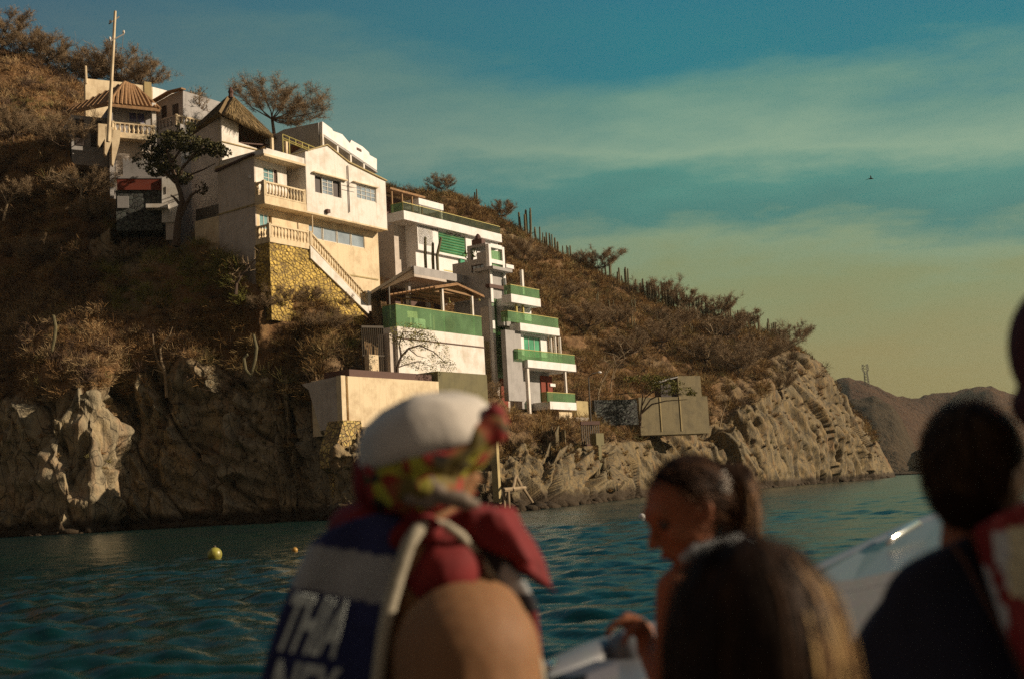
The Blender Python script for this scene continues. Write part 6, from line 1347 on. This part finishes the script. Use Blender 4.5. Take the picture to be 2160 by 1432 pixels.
def folds(o, amp, sc, seed=1):
    """soft wrinkles in cloth"""
    me = o.data; n = len(me.vertices); V = np.empty(n*3, dtype=np.float32); me.vertices.foreach_get('co', V); V = V.reshape(-1, 3).astype(float); N = np.empty(n*3, dtype=np.float32); me.vertices.foreach_get('normal', N); N = N.reshape(-1, 3)
    k = (1-np.abs(fbm(V*np.array([1, 1, .45])*sc, 2, seed))*2)*amp; me.vertices.foreach_set('co', (V+N*k[:, None]).astype(np.float32).ravel()); me.update(); return o
def capped():
    D = 2.5; k = D/F; q = lambda x, y, d=0: pt(x, y, D+d)
    H = empty('person', q(900, 1500), 'person in white cap and printed scarf, navy and white life vest, bare shoulder', 'person')
    c = q(915, 975); R = basis((.80, .55, -.12), (0, 0, 1)); hp, P = head_prims(c, R, .225)
    body = hp+[('c', q(905, 1040), q(890, 1180), .058, .065), ('e', q(870, 1420, .12), (.20, .15, .28)), ('c', q(880, 1230, .1), q(990, 1330, .0), .10, .12),
               ('c', pt(985, 1385, 2.36), pt(992, 1640, 2.34), .140, .135), ('c', pt(992, 1640, 2.34), pt(1120, 1800, 2.5), .08, .06), ('e', q(1000, 1380, .22), (.13, .12, .3))]
    b = blob('body', body, .0085, M['skinA'], H, 4)
    face_bits(H, c, R, .225)
    # cap: soft dome with a turned up band, tilted
    mb = MB(); Rc = Matrix.Rotation(math.radians(-9), 3, 'Y')
    mb.lathe((0, 0, 0), [(-.012, .146), (.010, .151), (.022, .148), (.05, .142), (.078, .120), (.098, .082), (.106, .04), (.108, .004)], 40); cc = q(908, 948, .01)
    for i, v in enumerate(mb.v): 
        a = math.atan2(v.y, v.x); s = 1+.02*math.sin(5*a)+.012*math.sin(11*a+1); v = Vector((v.x*s, v.y*s*.95, v.z*(1+.08*math.sin(3*a)))); mb.v[i] = cc+(Matrix.Rotation(math.radians(-12), 3, 'Y').transposed().transposed() @ v)
    mb.build('cap', M['capw'], H, smooth=True)
    # printed scarf wound round the head under the cap
    pr = [('e', q(905, 972, .01), (.140, .135, .060), Matrix.Rotation(math.radians(-14), 3, 'Y')), ('e', q(830, 1000), (.065, .09, .085)), ('e', q(1035, 892, -.02), (.032, .05, .028)), ('e', q(885, 1030, -.02), (.085, .10, .055)), ('c', q(960, 955, -.09), q(1040, 905, -.07), .022, .028)]
    folds(blob('scarf', pr, .006, M['scarf'], H, 4), .005, 20, 4)
    blob('scarf_knot', [('e', q(1043, 872, -.05), (.022, .03, .020)), ('c', q(1035, 885, -.05), q(1058, 905, -.04), .014, .010)], .004, M['redc'], H, 2)
    # pale flower on the scarf behind the ear
    blob('scarf_flower', [('e', q(893+26*math.cos(a), 1035+20*math.sin(a), -.10), (.022, .016, .018)) for a in [i*1.256 for i in range(5)]]+[('e', q(955, 1050, -.11), (.035, .02, .016)), ('e', q(985, 1062, -.10), (.028, .02, .012))], .005, M['grey_cotton'], H, 2)
    # red neckerchief with a pointed tail
    pr = [('e', q(770, 1112, .03), (.078, .09, .050)), ('e', q(900, 1125, .05), (.15, .12, .055)), ('e', q(1010, 1108, .03), (.060, .07, .038)), ('c', q(850, 1040, -.05), q(905, 1120, -.08), .03, .022), ('e', q(940, 1205, -.02), (.075, .08, .075)), ('e', q(790, 1010, .02), (.04, .06, .07))]
    tri = MB(); tri.prism([q(1000, 1075, -.02), q(1085, 1070, .04), q(1178, 1252, .02), q(1100, 1190, -.04)], [q(1000, 1090, .06), q(1085, 1085, .10), q(1176, 1256, .04), q(1090, 1200, .06)]); tri2 = MB(); tri2.prism([q(980, 1075, -.05), q(1060, 1085, -.05), q(1120, 1185, -.05), q(1010, 1150, -.06)], [q(980, 1075, .02), q(1060, 1085, .02), q(1120, 1185, .0), q(1010, 1150, .0)])
    folds(blob('red_neckerchief', pr+[('m', tri), ('m', tri2)], .005, M['redc'], H, 4), .007, 14, 3)
    # life vest back panel
    out = [(690, 1120), (740, 1092), (800, 1082), (850, 1092), (878, 1122), (862, 1165), (838, 1230), (818, 1310), (800, 1420), (792, 1560), (520, 1560), (552, 1430), (585, 1310), (620, 1215), (652, 1148)]
    vm = MB(); vm.prism([pt(x, y, D-.09+.05*abs(x-720)/160) for x, y in out], [pt(x*.97+25, y, D+.16) for x, y in out])
    def cl(cn):
        x, y = proj(Vector(cn)); l1 = 1147+(x-655)*.16; l2 = 1240+(x-628)*.19
        return 1 if l1 < y < l2 else 0
    folds(blob('life_vest', [('m', vm)], .007, [M['navy'], M['wcloth']], H, 6, cl), .004, 9, 6)
    fm = MB(); out = [(930, 1130), (1000, 1140), (1060, 1175), (1105, 1220), (1132, 1270), (1142, 1360), (1152, 1560), (1085, 1560), (1090, 1360), (1040, 1250), (990, 1190)]; fm.prism([pt(x, y, D-.02) for x, y in out], [pt(x, y, D+.16) for x, y in out])
    blob('vest_front', [('m', fm)], .006, [M['black'], M['wcloth'], M['redc']], H, 3, lambda c_: (lambda p: 1 if (abs(p[0]-1088) < 32 and abs(p[1]-1222) < 32) else (2 if p[1] > 1290 and p[0] > 1118 else 0))(proj(Vector(c_))))
    pp = [(792, 1500), (797, 1432), (808, 1350), (822, 1275), (842, 1205), (862, 1145), (882, 1116), (908, 1102), (940, 1106), (972, 1128), (1010, 1172), (1050, 1232), (1095, 1290), (1122, 1340), (1140, 1410), (1148, 1500)]
    m = MB(); m.tube([pt(x, y, D-.115+(.04 if x > 900 else 0)+(.06 if x > 1000 else 0)) for x, y in pp], [.014 if x < 900 else .009 for x, y in pp], 8); m.build('vest_piping', M['piping'], H, smooth=True)
    Dt = D-.130; P3 = lambda x, y: pt(x, y, Dt)
    text_quad(H, 'vest_lettering', 'THIA', P3(574, 1368), P3(705, 1388), P3(622, 1248), M['letter']); text_quad(H, 'vest_lettering', 'NEY', P3(556, 1500), P3(690, 1520), P3(588, 1390), M['letter'])
capped()

def girl():
    D = 2.62; q = lambda x, y, d=0: pt(x, y, D+d); H = empty('person', q(1480, 1500), 'girl in profile looking down, hair tied up with a sparkling clip, hand on gunwale', 'person')
    c = q(1455, 1082); R = basis((-.90, -.22, -.37), (-.38, 0, .92)); hp, P = head_prims(c, R, .222)
    body = hp+[('c', q(1478, 1140), q(1490, 1225), .040, .047), ('e', q(1540, 1400, .03), (.13, .09, .20)), ('c', q(1440, 1240), q(1590, 1225, .05), .05, .055), ('c', q(1430, 1245, -.02), q(1415, 1470, -.08), .046, .036), ('c', q(1415, 1470, -.08), q(1366, 1372, .10), .033, .022)]
    # forearm up to the wrist, palm over the rail, five curled fingers
    w = q(1358, 1330, .12); body += [('c', q(1366, 1372, .10), w, .024, .020), ('c', w, q(1325, 1312, .14), .022, .019), ('c', q(1350, 1316, .10), q(1322, 1304, .11), .016, .015), ('c', q(1352, 1318, .16), q(1326, 1306, .18), .015, .014)]
    d = (q(1290, 1318, .14)-q(1325, 1306, .14)).normalized(); n = Vector((0, 0, 1))
    for i, (dd, L) in enumerate(((.095, .050), (.12, .058), (.145, .060), (.168, .055))): finger(body, q(1320, 1306+i*1.5, dd), d+Vector((0, -.12+.08*i, .05)), n, L, .0085, (.5, .6, .4))
    finger(body, q(1345, 1322, .085), d+Vector((.1, -.5, -.15)), n, .05, .010, (.3, .4, .2))
    blob('body', body, .0055, M['skinB'], H, 3)
    face_bits(H, c, R, .222)
    hr = (.42*.222, .35*.222, .385*.222); hc = c+R @ Vector((-.045*.222, 0, .135*.222))
    keep = lambda d_: not (d_.x > .42 and d_.z < .62) and not (d_.x > .1 and d_.z < -.15)
    # scalp hair combed back to the tail
    bmh = [('e', hc+R @ Vector((-.06*.222, 0, .03*.222)), (hr[0]*.97, hr[1]*1.0, hr[2]*.97), R), ('e', hc+R @ Vector((-.25*.222, 0, -.12*.222)), (.045, .06, .06), R)]
    blob('hair', bmh, .006, M['hairbase'], H, 2)
    tail = q(1545, 1030, .0)
    strands(H, 'hair_strands', hc, (hr[0]*1.02, hr[1]*1.06, hr[2]*1.02), R, 1500, .10, [(.05, .025, .014), (.12, .055, .025), (.03, .016, .01)], 5, region=keep, comb=lambda d_, p: (tail-p).normalized(), wd=.0016, curl=.15)
    pr = [('c', q(1520, 1000), q(1558, 1010, .02), .028, .035), ('c', q(1558, 1010, .02), q(1568, 1070, .02), .036, .030), ('c', q(1568, 1070, .02), q(1550, 1130, .02), .028, .014)]
    pt_ = blob('ponytail', pr, .006, M['hairbase'], H, 2)
    tc = q(1560, 1050, .02); strands(H, 'tail_strands', tc, (.036, .036, .075), Matrix.Identity(3), 700, .11, [(.06, .03, .015), (.20, .10, .04), (.03, .016, .01)], 6, wd=.0016, curl=.25)
    m = MB(); cc = q(1527, 1018, -.065)
    for i in range(26): a = rng.uniform(0, 6.28); rr_ = rng.random()**.5; m.lathe(cc+Vector((.013*rr_*math.cos(a), rng.uniform(-.004, .004), .024*rr_*math.sin(a))), [(-.003, .001), (0, .0042), (.003, .001)], 5)
    m.build('hair_clip', M['capw'], H)
    m = MB(); m.tube([q(1435, 1180, -.07), q(1465, 1160, -.06), q(1510, 1148, -.04), q(1560, 1140, -.03), (q(1600, 1152, 0)), q(1640, 1180, .03)], [.008, .014, .016, .016, .014, .010], 8); m.build('collar', M['wcloth'], H, smooth=True)
    blob('top', [('e', q(1560, 1420, .03), (.14, .10, .20)), ('e', q(1560, 1260, .03), (.09, .07, .06))], .008, M['wcloth'], H, 4)
M['hairbase'] = plain('dark_hair', (.016, .008, .005), .95, 0, .4, 60, .3); M['hairbase'].node_tree.nodes['Principled BSDF'].inputs['Specular IOR Level'].default_value = .05
girl()

def near_child():
    D = 1.5; q = lambda x, y, d=0: pt(x, y, D+d); H = empty('person', q(1600, 1600), 'child seen from behind with long dark hair and blonde streaks, below the girl', 'person')
    c = q(1592, 1395); R = basis((-.1, 1, 0), (0, 0, 1)); hp, P = head_prims(c, R, .225)
    blob('body', hp+[('c', q(1600, 1500, .02), q(1600, 1700, .02), .042, .05), ('c', q(1420, 1800), q(1790, 1800), .05, .05), ('e', q(1600, 2000), (.14, .08, .2))], .008, M['skinB'], H, 3)
    face_bits(H, c, R, .225)
    rad = (.098, .104, .142); hc = q(1592, 1388, .0)
    blob('hair', [('e', hc, rad, Matrix.Identity(3)), ('c', q(1600, 1420), q(1590, 1900, -.03), .096, .09)], .008, M['hairbase'], H, 3)
    dk = [(.020, .009, .004), (.045, .020, .008), (.014, .007, .004)]; bl = [(.26, .14, .05), (.13, .06, .02), (.36, .23, .09), (.04, .018, .007)]
    strands(H, 'dark_strands', hc, tuple(x*1.03 for x in rad), Matrix.Identity(3), 2600, .34, dk, 11, region=lambda d: d.z > -.25 and d.x < .55, wd=.0018, curl=.05, seg=8)
    strands(H, 'blonde_strands', hc, tuple(x*1.05 for x in rad), Matrix.Identity(3), 3600, .34, bl, 12, region=lambda d: d.z > -.3 and d.x > .38 and d.z < .82, wd=.0022, curl=.08, seg=8)
near_child()

def boy():
    D = 2.05; q = lambda x, y, d=0: pt(x, y, D+d); H = empty('person', q(2000, 1600), 'dark haired boy seen from behind in a navy shirt near the raised bow', 'person')
    c = q(2050, 985); R = basis((-.15, 1, -.05), (0, 0, 1)); hp, P = head_prims(c, R, .215)
    blob('body', hp+[('c', q(2052, 1050, .0), q(2050, 1180, .0), .046, .052), ('c', q(1950, 1290, .03), q(2075, 1300, .05), .045, .04), ('e', q(2000, 1500, .02), (.14, .06, .18)), ('c', q(1925, 1290, .03), q(1880, 1500, .03), .04, .035)], .007, M['skinB'], H, 3)
    face_bits(H, c, R, .215)
    rad = (.080, .092, .104); hc = q(2050, 978, -.012)
    blob('hair', [('e', hc, rad, Matrix.Identity(3)), ('e', q(2055, 1045, -.03), (.070, .07, .06))], .006, M['hairbase'], H, 2)
    strands(H, 'hair_strands', hc, tuple(x*1.02 for x in rad), Matrix.Identity(3), 2600, .035, [(.02, .010, .005), (.04, .02, .009), (.07, .038, .014)], 21, region=lambda d: d.z > -.75, wd=.0014, curl=.15, seg=4)
    out = [(2045, 1128), (1985, 1160), (1925, 1190), (1880, 1235), (1835, 1310), (1795, 1380), (1760, 1450), (1730, 1600), (2240, 1600), (2190, 1440), (2140, 1330), (2095, 1240), (2062, 1160)]
    m = MB(); m.prism([pt(x, y, D-.07) for x, y in out], [pt(x*.99+18, y+10, D+.13) for x, y in out]); M['shirt'] = cloth('dark_navy_cotton', (.007, .008, .024)); folds(blob('shirt', [('m', m)], .008, M['shirt'], H, 8), .01, 9, 5)
    m = MB(); m.tube([pt(2010, 1150, D-.075), pt(2040, 1190, D-.085), pt(2075, 1260, D-.09), pt(2120, 1340, D-.09), pt(2165, 1440, D-.09)], .004, 6); m.build('shirt_seam', M['brown'], H)
boy()

def adult():
    D = 1.9; q = lambda x, y, d=0: pt(x, y, D+d); H = empty('person', q(2300, 1600), 'adult cut off by the picture edge, red and cream life vest and dark red cap', 'person')
    c = q(2268, 790); R = basis((-.3, 1, -.05), (0, 0, 1)); hp, P = head_prims(c, R, .20)
    blob('body', hp+[('c', q(2275, 860), q(2275, 1040), .046, .052), ('c', q(2210, 1150, .05), q(2450, 1150, .05), .06, .06), ('e', q(2400, 1400, .08), (.15, .08, .24))], .008, M['skinA'], H, 3)
    face_bits(H, c, R, .20)
    M['maroon'] = cloth('maroon_cloth', (.05, .005, .006)); blob('cap', [('e', q(2262, 735), (.094, .10, .115), Matrix.Identity(3)), ('e', q(2250, 850, .02), (.082, .085, .055))], .006, M['maroon'], H, 4)
    out = [(2050, 1115), (2100, 1085), (2170, 1052), (2400, 1040), (2500, 1600), (2260, 1600), (2175, 1440), (2115, 1325), (2078, 1215)]
    m = MB(); m.prism([pt(x, y, D-.05) for x, y in out], [pt(x+15, y, D+.10) for x, y in out])
    def cl(cn):
        x, y = proj(Vector(cn))
        if y < 1132-(x-2060)*.25: return 1
        if abs(x-(2098+(y-1200)*.36)) < 12 and 1190 < y < 1275: return 1
        if x < 2095 and y < 1190: return 1
        if y > 1262 and x > 2125: return 1
        return 2 if x > 2128 else 0
    blob('life_vest', [('m', m)], .006, [M['wcloth'], M['redc'], M['creamc']], H, 4, cl)
adult()
# ---------------------------------------------------------------- sky, sun, camera
SUN = Vector((1, -.01, 0)).normalized(); SEL = math.radians(25)
SV = Vector((SUN.x*math.cos(SEL), SUN.y*math.cos(SEL), math.sin(SEL)))
def world():
    w = bpy.data.worlds.new('World'); SC.world = w; w.use_nodes = True; t = w.node_tree; bg = t.nodes['Background']
    sky = t.nodes.new('ShaderNodeTexSky'); sky.sky_type = 'NISHITA'; sky.sun_disc = False; sky.sun_elevation = SEL
    sky.sun_rotation = math.atan2(SUN.x, SUN.y); sky.dust_density = 2.5; sky.ozone_density = 1.5
    tc = t.nodes.new('ShaderNodeTexCoord'); D = tc.outputs['Generated']
    mp = t.nodes.new('ShaderNodeMapping'); mp.inputs['Scale'].default_value = (2.2, 2.2, 9); t.links.new(D, mp.inputs[0])
    nz = _noise(t, 1.4, 6, .55, mp.outputs[0]); nf = _noise(t, 5, 6, .6, mp.outputs[0])
    sx = t.nodes.new('ShaderNodeSeparateXYZ'); t.links.new(D, sx.inputs[0])
    def ma(op, a, b, c=None):
        n = t.nodes.new('ShaderNodeMath'); n.operation = op
        for k, v in enumerate((a, b, c)):
            if v is None: continue
            if isinstance(v, (int, float)): n.inputs[k].default_value = v
            else: t.links.new(v, n.inputs[k])
        return n.outputs[0]
    z = ma('MULTIPLY_ADD', ma('SUBTRACT', nz.outputs[0], .5), .12, sx.outputs[2])
    z = ma('MULTIPLY_ADD', sx.outputs[0], .06, z)
    z = ma('MULTIPLY_ADD', ma('SUBTRACT', nf.outputs[0], .5), .055, z)
    K = 12.5
    st = [(0, (.165, .115, .045)), (.09, (.185, .155, .055)), (.16, (.155, .180, .082)), (.188, (.145, .205, .12)), (.212, (.036, .138, .118)), (.240, (.050, .170, .138)), (.268, (.165, .255, .175)), (.310, (.080, .185, .150)), (.345, (.010, .125, .150)), (.42, (.010, .105, .155)), (.75, (.010, .06, .11))]
    g = _ramp(t, z, [(p, tuple(x*K for x in c)) for p, c in st])
    # bluer and greyer towards the left of the bay
    fl = _ramp(t, sx.outputs[0], [(0, 0), (1, 1)])
    mr = t.nodes.new('ShaderNodeMapRange'); mr.inputs[1].default_value = .12; mr.inputs[2].default_value = -.42; t.links.new(sx.outputs[0], mr.inputs[0])
    c = _mix(t, mr.outputs[0], g.outputs[0], (.48, .95, 1.3)); 
    mr2 = t.nodes.new('ShaderNodeMapRange'); mr2.inputs[1].default_value = .3; mr2.inputs[2].default_value = -.7; t.links.new(sx.outputs[1], mr2.inputs[0])
    c = _mix(t, mr2.outputs[0], c, (1.55, 1.1, .74))  # unseen sky behind the viewer, brightened and warmed as added fill
    c = _mix(t, .03, c, sky.outputs[0])
    t.links.new(c, bg.inputs[0]); bg.inputs[1].default_value = .1
world()
sd = bpy.data.lights.new('sun', 'SUN'); sd.energy = 5.0; sd.angle = math.radians(.5); sd.color = (1.0, .82, .60)
so = bpy.data.objects.new('sun', sd); COL.objects.link(so); so.rotation_euler = SV.to_track_quat('Z', 'Y').to_euler(); so.location = SV*300
cd = bpy.data.cameras.new('camera'); co = bpy.data.objects.new('camera', cd); COL.objects.link(co)
co.matrix_world = Matrix.Translation(CAM) @ RM.to_4x4()
cd.sensor_width = 36; cd.lens = F/2160*36; cd.clip_start = .05; cd.clip_end = 20000
cd.dof.use_dof = True; cd.dof.focus_distance = 92; cd.dof.aperture_fstop = 2.5
SC.camera = co
vs = SC.view_settings; vs.view_transform = 'Standard'; vs.look = 'None'; vs.exposure = .25; vs.gamma = 1

SC.cycles.use_denoising = False

def air():
    m = bpy.data.materials.new('sea_haze'); m.use_nodes = True; t = m.node_tree; t.nodes.remove(t.nodes['Principled BSDF'])
    v = t.nodes.new('ShaderNodeVolumePrincipled'); v.inputs['Color'].default_value = (.80, .84, .74, 1); v.inputs['Density'].default_value = .0001; v.inputs['Anisotropy'].default_value = .3
    t.links.new(v.outputs[0], t.nodes['Material Output'].inputs['Volume'])
    mb = MB(); vs_ = [(x, y, z) for z in (-1.6, 180) for y in (-120, 1900) for x in (-900, 1100)]; mb.add(vs_, [(0, 2, 3, 1), (4, 5, 7, 6), (0, 1, 5, 4), (2, 6, 7, 3), (0, 4, 6, 2), (1, 3, 7, 5)])
    o = mb.build('haze', m, None); o['kind'] = 'stuff'; o['label'] = 'thin warm sea haze'
air()
SC.cycles.sample_clamp_indirect = 2.0
